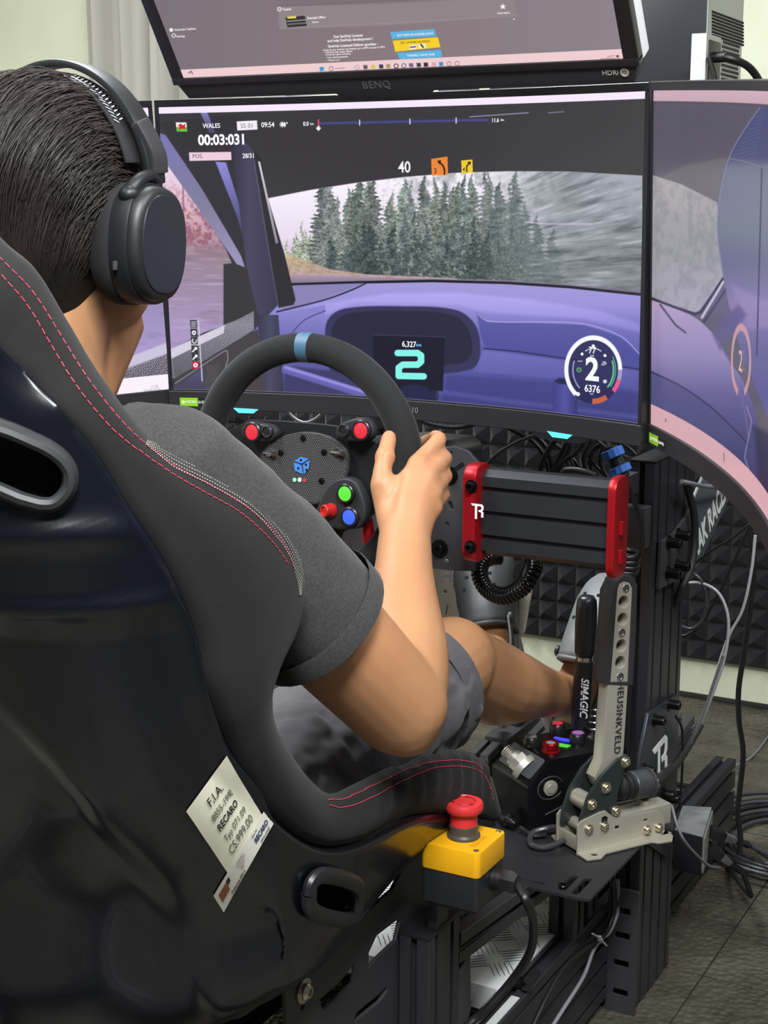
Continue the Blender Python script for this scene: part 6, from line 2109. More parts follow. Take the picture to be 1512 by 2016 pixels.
# wisps at the nape
for i in range(420):
    x = r3.uniform(-.06, .062)
    y0 = -.735 + .45 * abs(x) + r3.uniform(-.004, .004)
    z0 = r3.uniform(1.085, 1.125)
    P = []
    for t in np.linspace(0, 1, 5):
        z = z0 - t * .045
        o_ = V(0, -.672, z)
        dr = norm(V(x * (1 + .25 * t), -.05 + (.03 * t if x > .02 else 0), 0))
        P.append((dr, z))
    Q = []
    bt_ = bt
    for dr, z in P:
        h_ = bt_.ray_cast(Vector(V(0, -.672, z) + dr * .3), Vector(-dr))
        if h_[0] is not None:
            Q.append(V(h_[0]) + dr * .0014)
    if len(Q) > 3:
        sm.tube(np.array(Q), [.0009, .0008, .0006, .0003], 3, 8, caps=False)
obj('hair_strands', sm, M_STRAND, hb, smooth=180, kind='stuff')

# ---------------------------------------------------------------- headset
EAR = V(.088, -.645, 1.182)
hs = thing('headset', 'black over-ear headset with oval cups worn on the dark hair', 'headset', HC + V(0, 0, .1))
M_HS = mat('matt_black_headset', (26, 27, 29), .45)
M_HS2 = mat('headset_cushion', (22, 22, 23), .85)
for s_ in (1, -1):
    e = EAR * V(s_, 1, 1)
    ax = norm((s_, .05, .0))
    e1 = norm(np.cross((0, 0, 1), ax))
    e2 = np.cross(ax, e1)
    tl = R(-6)
    E1, E2 = e1 * math.cos(tl) + e2 * math.sin(tl), -e1 * math.sin(tl) + e2 * math.cos(tl)

    def ov(c, a, b, n=40, p_=.82):
        t_ = np.linspace(0, 2 * math.pi, n, endpoint=False)
        return c + (a * np.sign(np.cos(t_)) * np.abs(np.cos(t_))**p_)[:, None] * E1 + (b * np.sign(np.sin(t_)) * np.abs(np.sin(t_))**p_)[:, None] * E2
    obj('ear_cushion', MB().loft([ov(e + ax * h, a, b) for h, a, b in ((-.012, .036, .045), (-.012, .041, .051), (-.004, .0445, .0545), (.006, .0445, .0545), (.010, .042, .052))]), M_HS2, hs, smooth=60)
    cup = obj('ear_cup', MB().loft([ov(e + ax * h, a, b) for h, a, b in ((.009, .042, .052), (.011, .0440, .0535), (.026, .0440, .0535), (.0285, .043, .0525), (.0285, .0415, .051), (.030, .0415, .051), (.036, .0395, .049), (.039, .0355, .045))]), M_HS, hs, smooth=40)
    obj('cup_plate', MB().loft([ov(e + ax * h, a, b) for h, a, b in ((.0375, .0345, .0438), (.0402, .0335, .0428), (.0405, .031, .040))]), mat('headset_plate', (34, 36, 42), .38), cup, smooth=40)
    obj('cup_switch', MB().box((0, 0, 0), (.0035, .008, .003), (e + ax * .018 - E1 * .0435 - E2 * .022, ax, E2, -E1)), mat('grey_switch', (70, 70, 72), .4), cup, bevel=.0006)
    yk = MB().tube([e + ax * .020 - E1 * .030 + E2 * .040, e + ax * .022 - E1 * .020 + E2 * .052, e + ax * .020 + E2 * .0605, e + ax * .014 + E1 * .018 + E2 * .060, e + ax * .006 + E1 * .022 + E2 * .072], [.0078, .0062, .0055, .0055, .0055], 12, 30, flat=1.0)
    yk.ell(e + ax * .021 - E1 * .030 + E2 * .040, (.0095, .0095, .0085), n=16, m_=10)
    obj('yoke', yk, M_HS, hs, smooth=60)
# band over the top: outer steel band and inner strap
band = []
for t in np.linspace(0, 1, 25):
    a = math.pi * (t - .5)
    band.append(V(.103 * math.sin(a), -.622 - .004 * math.cos(a), 1.235 + .108 * math.cos(a)))
band = np.array(band)


def strip(path, half, thick, lean):
    rings = []
    T = np.gradient(path, axis=0)
    for P_, t_ in zip(path, T):
        t_ = norm(t_)
        f = norm(V(0, 1, lean) - t_ * (V(0, 1, lean) @ t_))
        n = np.cross(t_, f)
        rings.append(np.array([P_ - f * half - n * thick, P_ + f * half - n * thick, P_ + f * half + n * thick, P_ - f * half + n * thick]))
    return MB().loft(rings)


ob_ = strip(spline(band, 60), .0125, .0032, .0)
obj('outer_band', ob_, M_HS, hs, bevel=.002)
inner = band * V(.93, 1, 1) + V(0, -.012, -.010)
obj('suspension_strap', strip(spline(inner[2:-2], 60), .0155, .0014, .0), mat('headset_strap', (24, 24, 26), .7), hs, bevel=.001)
pat = MB()
mid_ = spline(inner[2:-2], 60)
T = np.gradient(mid_, axis=0)
for k in range(33, 51):
    t_ = norm(T[k])
    f = norm(V(0, 1, 0) - t_ * t_[1])
    n = np.cross(t_, f)
    n = n if n @ (mid_[k] - HC) > 0 else -n
    P_ = mid_[k] + n * .002
    for d0, ln, sl_ in ((-.011, .005, .003), (-.003, .006, -.002), (.006, .004, .002)):
        pat.prism([(d0, -.0007), (d0 + ln, sl_ - .0007), (d0 + ln, sl_ + .0007), (d0, .0007)], 0, .0004, (P_, f, t_, n))
obj('strap_pattern', pat, mat('pale_strap_print', (186, 186, 190), .5), hs, smooth=0, kind='stuff')
for s_ in (1, -1):
    q = [V(s_ * .100, -.622, 1.272), V(s_ * .106, -.618, 1.250), V(s_ * .103, -.617, 1.242)]
    obj('band_end', strip(spline([V(s_ * .092, -.628, 1.290), V(s_ * .103, -.620, 1.262), V(s_ * .1035, -.618, 1.244)], 14), .011, .0042, .0), mat('grey_headset_arm', (52, 52, 54), .4), hs, bevel=.002)

# ---------------------------------------------------------------- steering wheel and its base
WC = V(-.003, -.197, .9055)
wt = R(3)
wu, wr_, wn = V(0, math.sin(wt), math.cos(wt)), V(1, 0, 0), V(0, -math.cos(wt), math.sin(wt))
WF = (WC, wr_, wu, wn)
wl = thing('steering_wheel', 'black suede racing wheel with blue top mark and lit buttons, held by the driver', 'steering wheel', WC)
M_SUEDE = mat('black_suede', (13, 14, 15), .9, sheen=.12, bump=(700, .25, .0005))
RW = .1425
mb = MB()
A = np.linspace(0, 2 * math.pi, 97)[:-1]
rings = []
for a in A:
    c = tf(WF, (RW * math.sin(a), RW * math.cos(a), 0))[0]
    rad = tf(WF, (math.sin(a), math.cos(a), 0))[0] - WC
    k = 1.0 + .10 * (abs(math.sin(a)) ** 3)
    b = np.linspace(0, 2 * math.pi, 20, endpoint=False)
    rings.append(c + (.0178 * k * np.cos(b))[:, None] * rad + (.0158 * k * np.sin(b))[:, None] * wn)
mb.loft(rings + [rings[0]], caps=False)
obj('rim', mb, M_SUEDE, wl, smooth=80)
mb = MB()
rr = []
for a in np.linspace(R(-3.2), R(3.2), 7):
    c = tf(WF, (RW * math.sin(a), RW * math.cos(a), 0))[0]
    rad = tf(WF, (math.sin(a), math.cos(a), 0))[0] - WC
    b = np.linspace(0, 2 * math.pi, 24, endpoint=False)
    rr.append(c + (.0182 * np.cos(b))[:, None] * rad + (.0162 * np.sin(b))[:, None] * wn)
mb.loft(rr)
obj('centre_mark', mb, mat('blue_grey_leather', (60, 98, 122), .5), wl, smooth=60)


def wp(x, y, off=0.0):
    """photo pixel onto the wheel's plane -> local coordinates"""
    q = up(x, y, WC + wn * off, wn) - WC
    return q @ wr_, q @ wu


def wplate(name, px, th, off, mt, bev=.001, holes=(), parent=None, sm=0, pre=None):
    ol = [wp(x, y, off) for x, y in px] if pre is None else pre
    if sm:
        ol = [tuple(q) for q in spline(np.array(ol + ol[:1]), sm)[:-1]]
    return obj(name, plate_mesh([ol] + [h for h in holes], th, (WC + wn * off, wr_, wu, wn), bev), mt, parent or wl)


# spoke plate: hub disc with arms to both sides and down
sp_o = [(-.128, .030), (-.10, .036), (-.075, .050), (-.03, .052), (.03, .052), (.075, .050), (.10, .036), (.128, .030), (.132, -.03), (.10, -.05), (.06, -.075), (.035, -.128), (-.035, -.128), (-.06, -.075), (-.10, -.05), (-.132, -.03)]
obj('spoke_plate', plate_mesh([sp_o], .006, (WC + wn * .006, wr_, wu, wn), .001), mat('black_spoke_plate', (34, 35, 37), .42, metal=.4), wl)
M_CARB = mat('carbon_texture', (48, 48, 49), .42)
fp_px = [(566, 858), (602, 852), (640, 858), (668, 872), (684, 890), (686, 922), (676, 950), (650, 975), (626, 990), (596, 988), (552, 960), (526, 925), (515, 905), (524, 886), (542, 870)]
FPO = .016
face = wplate('face_plate', fp_px, .006, FPO, M_CARB, .0015, sm=60)
# raised weave on the face plate
fo = spline(np.array([wp(x, y, FPO) for x, y in fp_px + fp_px[:1]]), 80)[:-1]
mb = MB()


def inside(poly, x, y):
    c = False
    for (ax, ay), (bx, by) in zip(poly, np.roll(poly, -1, 0)):
        if (ay > y) != (by > y) and x < (bx - ax) * (y - ay) / (by - ay + 1e-12) + ax:
            c = not c
    return c


for j in range(-26, 27):
    for i in range(-24, 25):
        x, y = i * .0033 + (.00165 if j % 2 else 0) - .005, j * .0021
        if inside(fo * .97 + fo.mean(0) * .03, x, y):
            z = FPO + .0031
            mb.add(tf(WF, [(x - .0014, y, z), (x, y - .0009, z), (x + .0014, y, z), (x, y + .0009, z), (x, y, z + .0006)]), [(0, 1, 4), (1, 2, 4), (2, 3, 4), (3, 0, 4)])
obj('weave', mb, mat('weave_grey', (74, 74, 74), .45), face, smooth=0, kind='stuff')
# blue cube emblem
cube = MB()
for poly in ([(583, 907), (595, 899), (611, 903), (598, 912)], [(582, 910), (596, 915), (600, 933), (584, 926)], [(600, 914), (613, 905), (611, 922), (602, 933)]):
    cube.prism([wp(x, y, FPO) for x, y in poly], FPO + .0034, FPO + .0042, WF)
ce = obj('blue_emblem', cube, mat('blue_enamel', (62, 124, 200), .4), face, smooth=0)
dots = MB()
for x, y in ((596, 905), (591, 921), (606, 914), (607, 924)):
    u, v = wp(x, y, FPO)
    dots.prism(circ(u, v, .0016, 10), FPO + .0042, FPO + .0046, WF)
obj('emblem_pips', dots, M_BLACK, ce, smooth=0, kind='stuff')
for x, y, c in ((583, 944, (150, 214, 176)), (593, 944, (244, 244, 244)), (603, 945, (168, 60, 70))):
    u, v = wp(x, y, FPO)
    obj('status_dot', MB().prism(circ(u, v, .0026, 12), FPO + .0034, FPO + .004, WF), mat('dot_%d' % c[0], c, .4), face, smooth=0)
for x, y in ((600, 862), (556, 891), (641, 890), (636, 946)):
    u, v = wp(x, y, FPO)
    bolts('face_screw', [(tf(WF, (u, v, FPO + .003))[0], wn, .0026, .0022)], M_BOLT, face)
# button pods
M_POD = mat('pod_plastic', (36, 37, 39), .5)
M_LR = glow((236, 40, 60), 1.0)


def pod_button(parent, x, y, off, r_, lens, ring_=M_BTN, h=.006):
    u, v = wp(x, y, off)
    c = tf(WF, (u, v, off))[0]
    b_ = obj('button_ring', MB().rev([(r_ * 1.35, 0), (r_ * 1.35, h * .8), (r_ * 1.2, h), (r_ * 1.02, h), (r_ * 1.0, h * .5)], c, wn, 24), ring_, parent, smooth=30)
    obj('button_lens', MB().rev([(r_, h * .3), (r_, h * .8), (r_ * .8, h * .95), (0, h)], c, wn, 20), lens, b_, smooth=30)
    return c


for pts, red, blk in (([(484, 843), (494, 834), (510, 836), (538, 842), (546, 852), (538, 862), (508, 864), (488, 858)], (500, 850), (529, 849)),
                      ([(670, 846), (680, 836), (712, 826), (730, 834), (736, 850), (728, 862), (706, 864), (680, 860), (670, 854)], (714, 847), (680, 847))):
    pd = wplate('button_pod', pts, .014, .020, M_POD, .003, sm=40)
    pod_button(pd, *red, .027, .0092, M_LR)
    c = pod_button(pd, *blk, .027, .0055, M_BTN, M_SATIN, .005)
    obj('chrome_ring', MB().rev([(.0068, .004), (.0068, .0056), (.0058, .0056), (.0058, .004)], c, wn, 20), M_CHROME, pd, smooth=30)
for x, y in ((530, 892), (664, 891)):
    u, v = wp(x, y, .02)
    c = tf(WF, (u, v, .02))[0]
    tg = MB().tube([c - wr_ * .008, c + wr_ * .006 + wn * .003, c + wr_ * .011 + wn * .006], [.0018, .0022, .0032], 10, 10).cyl(c - wn * .003, c + wn * .002, .0045, n=14)
    obj('toggle', tg, M_CHROME, wl)
lower = wplate('lower_pod', [(640, 985), (656, 958), (676, 945), (700, 948), (716, 975), (722, 1010), (712, 1032), (680, 1036), (646, 1030), (630, 1015)], .016, .022, M_POD, .003, sm=50)
pod_button(lower, 683, 971, .030, .0088, glow((96, 236, 60), 1.0))
pod_button(lower, 691, 1017, .030, .0088, glow((60, 100, 250), 1.1))
u, v = wp(645, 1004, .03)
c = tf(WF, (u, v, .028))[0]
kn = MB().rev([(.0088, 0), (.0088, .004), (.0078, .0045), (.0078, .013), (.007, .014), (.0055, .014), (.0052, .0125), (0, .0125)], c + wr_ * .006, wn * .92 - wr_ * .4, 24)
obj('rotary_knob', kn, mat('red_rotary', (196, 40, 36), .35, metal=.4), lower, smooth=30)
# mirrored lower pod on the far side
L2 = [(-a - .006, b) for a, b in [wp(x, y, .022) for x, y in ((640, 985), (656, 958), (676, 945), (700, 948), (716, 975), (722, 1010), (712, 1032), (680, 1036), (646, 1030), (630, 1015))]]
wplate('lower_pod', None, .016, .022, M_POD, .003, pre=L2)
# shift paddles and red anodised clutch lever behind
for s_ in (1, -1):
    ol = [(s_ * a, b) for a, b in ((.055, -.055), (.075, -.02), (.12, -.012), (.122, .02), (.06, .03), (.045, 0))]
    obj('shift_paddle', plate_mesh([ol], .003, (WC - wn * .018, wr_, wu, wn), .0006), mat('carbon_black_paddle', (28, 28, 30), .35), wl)
    mb = MB().tube([tf(WF, (s_ * .07, -.035, -.004))[0], tf(WF, (s_ * .088, -.06, .0))[0], tf(WF, (s_ * .092, -.085, .0))[0]], .008, 10)
    obj('clutch_lever', mb, M_RED, wl)
    mb = MB().box((s_ * .082, -.03, .008), (.02, .012, .01), WF).box((s_ * .085, -.052, .006), (.02, .01, .01), WF)
    obj('lever_block', mb, M_SILVER, wl, bevel=.001)
hubm = MB().cyl(WC - wn * .003, WC - wn * .05, .035, n=32).cyl(WC - wn * .05, WC - wn * .075, .028, n=32)
obj('quick_release', hubm, M_SATIN, wl)

# wheel base with its front mounting plate, carried by a beam between the uprights
base = thing('wheel_base', 'black wheel base with slotted mounting plate behind the steering wheel', 'wheel base', (0, .1, .85))
mo = MB().cyl(WC - wn * .076, WC - wn * .245, .021, n=32)
mo.prism(rrect(0, -.042, .11, .10, .02, 6), -.40, -.25, WF)
obj('motor_housing', mo, M_ALU, base, bevel=.004)
PY = .045
pp = lambda *P: [((uy(x, y, PY)[0]), uy(x, y, PY)[2]) for x, y in P]
R_ = pp((862, 884), (895, 879), (922, 888), (940, 908), (945, 920), (944, 940), (936, 1122), (900, 1122), (862, 1118))
right = [(x, z) for x, z in R_]
xm = -.003
topz, botz = right[0][1], right[-1][1]
outl = [(xm, topz)] + right + [(xm, botz)] + [(2 * xm - x, z) for x, z in right[::-1]]


def slot_px(x0, y0, x1, y1, wd):
    a, b = pp((x0, y0), (x1, y1))
    return rrect((a[0] + b[0]) / 2, (a[1] + b[1]) / 2, math.hypot(b[0] - a[0], b[1] - a[1]), wd, wd * .45, 3, math.atan2(b[1] - a[1], b[0] - a[0]))


hl = [slot_px(888, 932, 916, 912, .008), slot_px(872, 1090, 884, 1108, .008), circ(*pp((891, 891))[0], .003, 8), circ(*pp((882, 1031))[0], .004, 10), slot_px(886, 985, 892, 1003, .008)]
obj('mounting_plate', plate_mesh([outl] + hl, .006, (V(0, PY, 0), V(1, 0, 0), V(0, 0, 1), V(0, -1, 0)), .001), M_STEEL, base)
for x, y in ((885, 936), (866, 1080)):
    c = uy(x, y, PY - .003)
    mb = MB().rev([(.0125, 0), (.0125, .0016), (.0105, .0016)], c, (0, -1, 0), 20)
    obj('washer', mb, M_BOLT, base)
    bolts('plate_bolt', [(c - V(0, .001, 0), (0, -1, 0), .0075, .007)], M_BOLT, base)
obj('support_arm', MB().box((xm, .17, botz + .03), (.10, .20, .05)).box((xm, .27, botz + .03), (.45, .04, .06)).box((.25, .30, botz + .03), (.035, .03, .06)).box((-.25, .30, botz + .03), (.035, .03, .06)), M_STEEL, base, bevel=.002)

# ribbed black control box with red end caps in front of the right upright
BY = .002
P = lambda x, y, d=0.0: uy(x, y, BY + d)
tb = thing('ribbed_box', 'ribbed black aluminium box with red end caps and white mark under the centre screen', 'box', P(1080, 1100))
x0, x1 = P(948, 1000)[0], P(1205, 1000)[0]
zt, zb = P(1080, 938)[2], P(1080, 1110)[2]
H_ = zt - zb
# extruded body: lands and grooves across the height
yz = [(BY + .03, zt), (BY + .012, zt), (BY, zt - .008)]
for c0 in (.22, .50, .78):
    z1, z2 = zt - H_ * (c0 - .035), zt - H_ * (c0 + .035)
    yz += [(BY, z1), (BY + .006, z1 - .0015), (BY + .006, z2 + .0015), (BY, z2)]
yz += [(BY, zb + .008), (BY + .012, zb), (BY + .03, zb)]
obj('ribbed_body', MB().prism(yz, x0, x1, (V(0, 0, 0), V(0, 1, 0), V(0, 0, 1), V(1, 0, 0))), mat('dark_ribbed_aluminium', (52, 54, 58), .42, metal=.5), tb, smooth=20)
for s_, xa, xb in ((0, P(922, 1000)[0], x0), (1, x1, P(1222, 1000)[0])):
    r_ = rrect((BY + .006), (zt + zb) / 2, .050, H_ + .016, .018, 6)
    ca = obj('red_end_cap', MB().prism(r_, xa, xb, (V(0, 0, 0), V(0, 1, 0), V(0, 0, 1), V(1, 0, 0))), M_RED, tb, bevel=.003)
    if s_ == 0:
        mark_tr(P(940, 1005, -.0195), (1, 0, 0), (0, 0, 1), (0, -1, 0), .017, 'white_mark', ca)
    else:
        mb = MB()
        for z in (zt - H_ * .5, zb + .02):
            mb.tube([(xb + .001, BY + .0, z - .008), (xb + .001, BY + .0, z + .008)], .004, 8)
        obj('cap_relief', mb, M_RED, ca)
    for z in (zt - .018, zb + .015):
        if s_ == 0:
            bolts('cap_bolt', [(V((xa + xb) / 2 + .004, BY - .0195, z), (0, -1, 0), .0058, .009)], M_BOLT, ca)
obj('box_bracket', MB().box((.238, .19, (zt + zb) / 2), (.016, .25, .03)).box((.26, .045, (zt + zb) / 2), (.06, .05, .03)), M_STEEL, tb)

# ---------------------------------------------------------------- clogs
def clog(name, label, heel, toe, dors, mt, strap=True):
    """heel, toe: points on the foot's axis at sole level; dors: roughly the way the instep faces"""
    t = thing(name, label, 'clog', heel)
    f = norm(toe - heel)
    u = norm(V(dors) - f * (V(dors) @ f))
    s = np.cross(f, u)
    L = np.linalg.norm(toe - heel)
    T = np.array([0, .06, .2, .4, .6, .78, .9, .97, 1.0])
    hw = np.array([.022, .032, .037, .038, .044, .049, .045, .032, .010])

    def sec(t_, w_, z0, z1, n=20, p_=.75):
        a = np.linspace(0, 2 * math.pi, n, endpoint=False)
        ca, sa = np.sign(np.cos(a)) * np.abs(np.cos(a))**p_, np.sign(np.sin(a)) * np.abs(np.sin(a))**p_
        return heel + f * L * t_ + (w_ * ca)[:, None] * s + ((z0 + z1) / 2 + (z1 - z0) / 2 * sa)[:, None] * u
    so = MB().loft([sec(a, b + .003, -.014, .012) for a, b in zip(T, hw)])
    obj('sole', so, mat('grey_clog_sole', (84, 86, 88), .6), t, smooth=50)
    # dorsum: open behind, closed at the toe
    tt = np.linspace(.40, 1.0, 16)
    ht = np.interp(tt, [.4, .5, .7, .85, .95, 1.0], [.084, .082, .068, .052, .036, .012])
    ww = np.interp(tt, T, hw)
    rows = []
    for a, h_, w_ in zip(tt, ht, ww):
        q = np.linspace(0, math.pi, 25)
        rows.append(np.array([heel + f * (L * a - .018 * (1 - a) * math.sin(k)) + s * (w_ + .002) * math.copysign(abs(math.cos(k))**.72, math.cos(k)) + u * (.004 + h_ * math.sin(k)**.8) for k in q]))
    up_ = obj('upper', MB().grid(np.array(rows)).mesh('upper'), mt, t, smooth=70)
    md = up_.modifiers.new('thick', 'SOLIDIFY')
    md.thickness = .006
    md.offset = 0
    rim = rows[0]
    obj('collar_rim', MB().tube(rim, .0048, 8, 50), mt, t, smooth=60)
    # heel strap and its rivets
    st = [heel + f * L * .42 + s * .040 + u * .055, heel + f * L * .22 + s * .040 + u * .062, heel + f * L * .02 + s * .026 + u * .066, heel - f * .008 + u * .066,
          heel + f * L * .02 - s * .026 + u * .066, heel + f * L * .22 - s * .040 + u * .062, heel + f * L * .42 - s * .040 + u * .055]
    mb = MB()
    P = spline(st, 40)
    rings = []
    for i, q in enumerate(P):
        tn_ = norm(P[min(i + 1, 39)] - P[max(i - 1, 0)])
        n_ = norm(np.cross(tn_, u))
        rings.append(np.array([q - u * .011 - n_ * .002, q + u * .011 - n_ * .002, q + u * .011 + n_ * .002, q - u * .011 + n_ * .002]))
    mb.loft(rings)
    if strap:
        obj('heel_strap', mb, mt, t, bevel=.001)
    for sg_ in (1, -1):
        c = heel + f * L * .42 + s * .042 * sg_ + u * .055
        obj('rivet', MB().rev([(.009, -.002), (.009, .003), (.007, .0045), (0, .0045)], c, s * sg_, 18), mat('dark_rivet', (48, 48, 50), .5), t, smooth=40)
    # ventilation holes over the toe box, long openings at the sides
    G = np.array(rows)
    dk_ = mat('dark_hole', (10, 10, 11), .9)

    def hole(ia, jb, r1, r2):
        i0, j0 = int(ia), int(jb)
        c = G[i0, j0] * 1.0
        du, dv = norm(G[min(i0 + 1, 15), j0] - G[max(i0 - 1, 0), j0]), norm(G[i0, min(j0 + 1, 24)] - G[i0, max(j0 - 1, 0)])
        n_ = np.cross(du, dv)
        n_ = n_ if n_ @ (c - (heel + f * L * .6)) > 0 else -n_
        a = np.linspace(0, 2 * math.pi, 16, endpoint=False)
        rr = lambda k, o: c + n_ * o + (r1 * k * np.cos(a))[:, None] * du + (r2 * k * np.sin(a))[:, None] * dv
        obj('vent_hole', MB().loft([rr(1, .002), rr(1, .0038)]), dk_, up_, smooth=0)
    for i0, js in ((6, (9, 12, 15)), (8, (10, 14)), (10, (9, 12, 15))):
        for j0 in js:
            hole(i0, j0, .0034, .0034)
    for j0 in (2, 22):
        for i0 in (5, 9):
            hole(i0, j0, .012, .0065)
    return t, (heel, f, u, s, L)


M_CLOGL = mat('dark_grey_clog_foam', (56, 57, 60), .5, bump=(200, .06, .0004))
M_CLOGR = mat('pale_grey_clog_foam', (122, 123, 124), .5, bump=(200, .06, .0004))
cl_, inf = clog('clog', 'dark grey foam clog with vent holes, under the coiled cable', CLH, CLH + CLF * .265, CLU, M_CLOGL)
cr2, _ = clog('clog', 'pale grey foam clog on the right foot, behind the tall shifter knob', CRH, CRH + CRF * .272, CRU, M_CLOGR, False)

# ---------------------------------------------------------------- cables and small electrics
def cable(name, label, pts, r_, mt=M_CABLE, k=None, grp=None):
    o = obj(name, MB().tube(np.array(pts), r_, 8, k or 12 * len(pts)), mt, None, smooth=60)
    return tag(o, label, 'cable', grp)


def helix(path, rad, turns, wire, n=6):
    P = spline(path, turns * 14)
    T = np.gradient(P, axis=0)
    e1 = V(0, 0, 1)
    Q = []
    for i, (p_, t_) in enumerate(zip(P, T)):
        t_ = norm(t_)
        e1 = norm(e1 - t_ * (e1 @ t_))
        a = 2 * math.pi * turns * i / len(P)
        Q.append(p_ + rad * (math.cos(a) * e1 + math.sin(a) * np.cross(t_, e1)))
    return MB().tube(np.array(Q), wire, n, len(Q))


cy = .10
o = obj('coiled_cable', helix([uy(x, y, cy + d) for x, y, d in ((1050, 1095, .03), (1052, 1125, .0), (1030, 1158, -.01), (990, 1176, -.01), (955, 1158, .0), (942, 1125, .01), (958, 1102, .03), (985, 1098, .05))], .0085, 40, .0026), mat('glossy_coil_cable', (20, 20, 22), .22), smooth=60)
tag(o, 'black coiled cable looping beneath the ribbed box', 'cable')
Qc = lambda pts, y: [uy(a, b, y) for a, b in pts]
cable('looped_cable', 'thin black loop hanging inside the coiled cable', [uy(a, b, .12) for a, b in ((1010, 1085), (975, 1095), (958, 1125), (968, 1150), (995, 1158), (1020, 1140), (1035, 1100))], .0022, mat('satin_thin_cable', (60, 52, 52), .3))
# tangle between the centre screen and the ribbed box
tang = [[(1045, 850), (1075, 880), (1090, 930), (1092, 960)], [(1000, 842), (1050, 870), (1075, 905), (1082, 950)], [(935, 940), (985, 890), (1050, 858), (1105, 850)], [(1120, 860), (1100, 905), (1085, 950)],
        [(1130, 858), (1125, 900), (1140, 945)], [(1100, 856), (1072, 900), (1060, 945)], [(1165, 865), (1150, 905), (1168, 950)], [(1080, 862), (1110, 890), (1130, 935), (1180, 950)],
        [(1145, 862), (1160, 900), (1190, 935)], [(1115, 858), (1120, 880), (1090, 925), (1040, 948)], [(1190, 870), (1182, 910), (1205, 955)], [(1060, 856), (1130, 905), (1150, 950)],
        [(1155, 862), (1135, 890), (1105, 915), (1098, 950)], [(1200, 872), (1170, 885), (1160, 930), (1175, 955)], [(1175, 866), (1196, 882), (1238, 902)], [(1210, 870), (1235, 880), (1252, 895)]]
ORD = ['leftmost', 'second', 'third', 'fourth', 'fifth', 'sixth', 'seventh', 'eighth', 'ninth', 'tenth', 'eleventh', 'twelfth', 'thirteenth', 'fourteenth', 'fifteenth', 'rightmost']
tang.sort(key=lambda q: q[0][0])
TL_ = ['black cable in the tangle under the centre screen, %s%s' % (w_, '' if w_.endswith('most') else ' from the left') for w_ in ORD]
for i, q in enumerate(tang):
    y_ = .16 + .012 * (i % 5)
    cable('monitor_cable', TL_[i], Qc(q, y_), .0026 + .0006 * (i % 3), M_CABLE if i % 4 else mat('satin_black_cable', (58, 58, 62), .3), grp='tangled cables under the centre screen')
cable('drooping_cable', 'satin cable drooping under the screen right of the hand', Qc([(822, 826), (850, 836), (890, 842), (925, 838), (945, 828)], .2), .0036, mat('satin_black_cable', (58, 58, 62), .3))
cable('hooked_cable', 'thick short hooked cable end above the ribbed box', Qc([(1108, 938), (1112, 928), (1130, 926), (1152, 930), (1172, 938)], .13), .005, MATS['satin_black_cable'])
cable('pale_cable', 'pale cable hanging in a U below the screen above the wheel hub', Qc([(565, 806), (578, 822), (600, 832), (622, 824), (642, 806)], .12), .0022, mat('pale_cable_sleeve', (176, 176, 178), .35))
cable('twin_cable', 'thin grey cable dropping behind the wheel hub, left', Qc([(588, 806), (586, 826), (592, 852)], .14), .0024, M_CABLEG)
cable('twin_cable', 'thin grey cable dropping behind the wheel hub, right', Qc([(618, 806), (616, 826), (612, 852)], .14), .0024, M_CABLEG)
# blue connector and its lead by the right upright
bq = [uy(1203, 884, .10), uy(1213, 907, .10), uy(1224, 932, .10)]
t = thing('blue_connector', 'blue ringed round cable connector beside the right upright', 'connector', bq[1])
ax_ = norm(bq[2] - bq[0])
L = np.linalg.norm(bq[2] - bq[0])
M_BLUE = mat('blue_connector_plastic', (70, 122, 214), .4)
for a, b in ((0, .36), (.70, 1.0)):
    o_ = bq[0] + ax_ * L * a
    mb = MB()
    h_ = L * (b - a)
    A = np.linspace(0, 2 * math.pi, 36, endpoint=False)
    e1 = norm(np.cross(ax_, (1, 0, 0)))
    e2 = np.cross(ax_, e1)
    rg = lambda hh, s_: o_ + ax_ * hh + ((.0142 + .0007 * (np.arange(36) % 3 == 0)) * s_ * np.cos(A))[:, None] * e1 + ((.0142 + .0007 * (np.arange(36) % 3 == 0)) * s_ * np.sin(A))[:, None] * e2
    mb.loft([rg(0, .85), rg(.001, 1), rg(h_ - .001, 1), rg(h_, .8)])
    obj('blue_ring', mb, M_BLUE, t, smooth=30)
obj('black_barrel', MB().rev([(.0095, -.003), (.0095, L + .004), (.006, L + .008)], bq[0], ax_, 20), M_BLACK, t, smooth=30)
cable('connector_lead', 'black lead curving from the blue connector down beside the red end cap', [bq[2], uy(1240, 965, .12), uy(1256, 1010, .15), uy(1265, 1055, .17), uy(1262, 1090, .18), uy(1246, 1106, .19)], .0034)
cable('connector_tail', 'short thin black lead above the blue connector', [bq[0], uy(1196, 870, .13), uy(1180, 862, .15)], .003)
o = obj('cable_coil', helix([uy(1238, 1086, .19), uy(1236, 1105, .19), uy(1232, 1126, .19)], .014, 4, .0048, 8), M_CABLE, smooth=60)
tag(o, 'thick black cable wound in a short coil under the red end cap', 'cable')
# braided lead and tie in front of the monitor arm
cable('braided_lead', 'thick black braided lead running down in front of the lettered arm', [ux(1351, 950, .285), ux(1357, 972, .286), ux(1366, 1010, .288), ux(1368, 1060, .288), ux(1362, 1110, .288), ux(1346, 1150, .285), ux(1334, 1176, .276), ux(1326, 1192, .268)], .0062, mat('braided_sleeve', (30, 31, 34), .5, bump=(900, .6, .001)))
cable('grey_tie', 'grey ribbed tie round the braided lead reaching the arm', [ux(1342, 948, .29), ux(1362, 952, .296), ux(1390, 958, .294), ux(1420, 958, .29), ux(1438, 954, .284)], .0034, M_CABLEG)
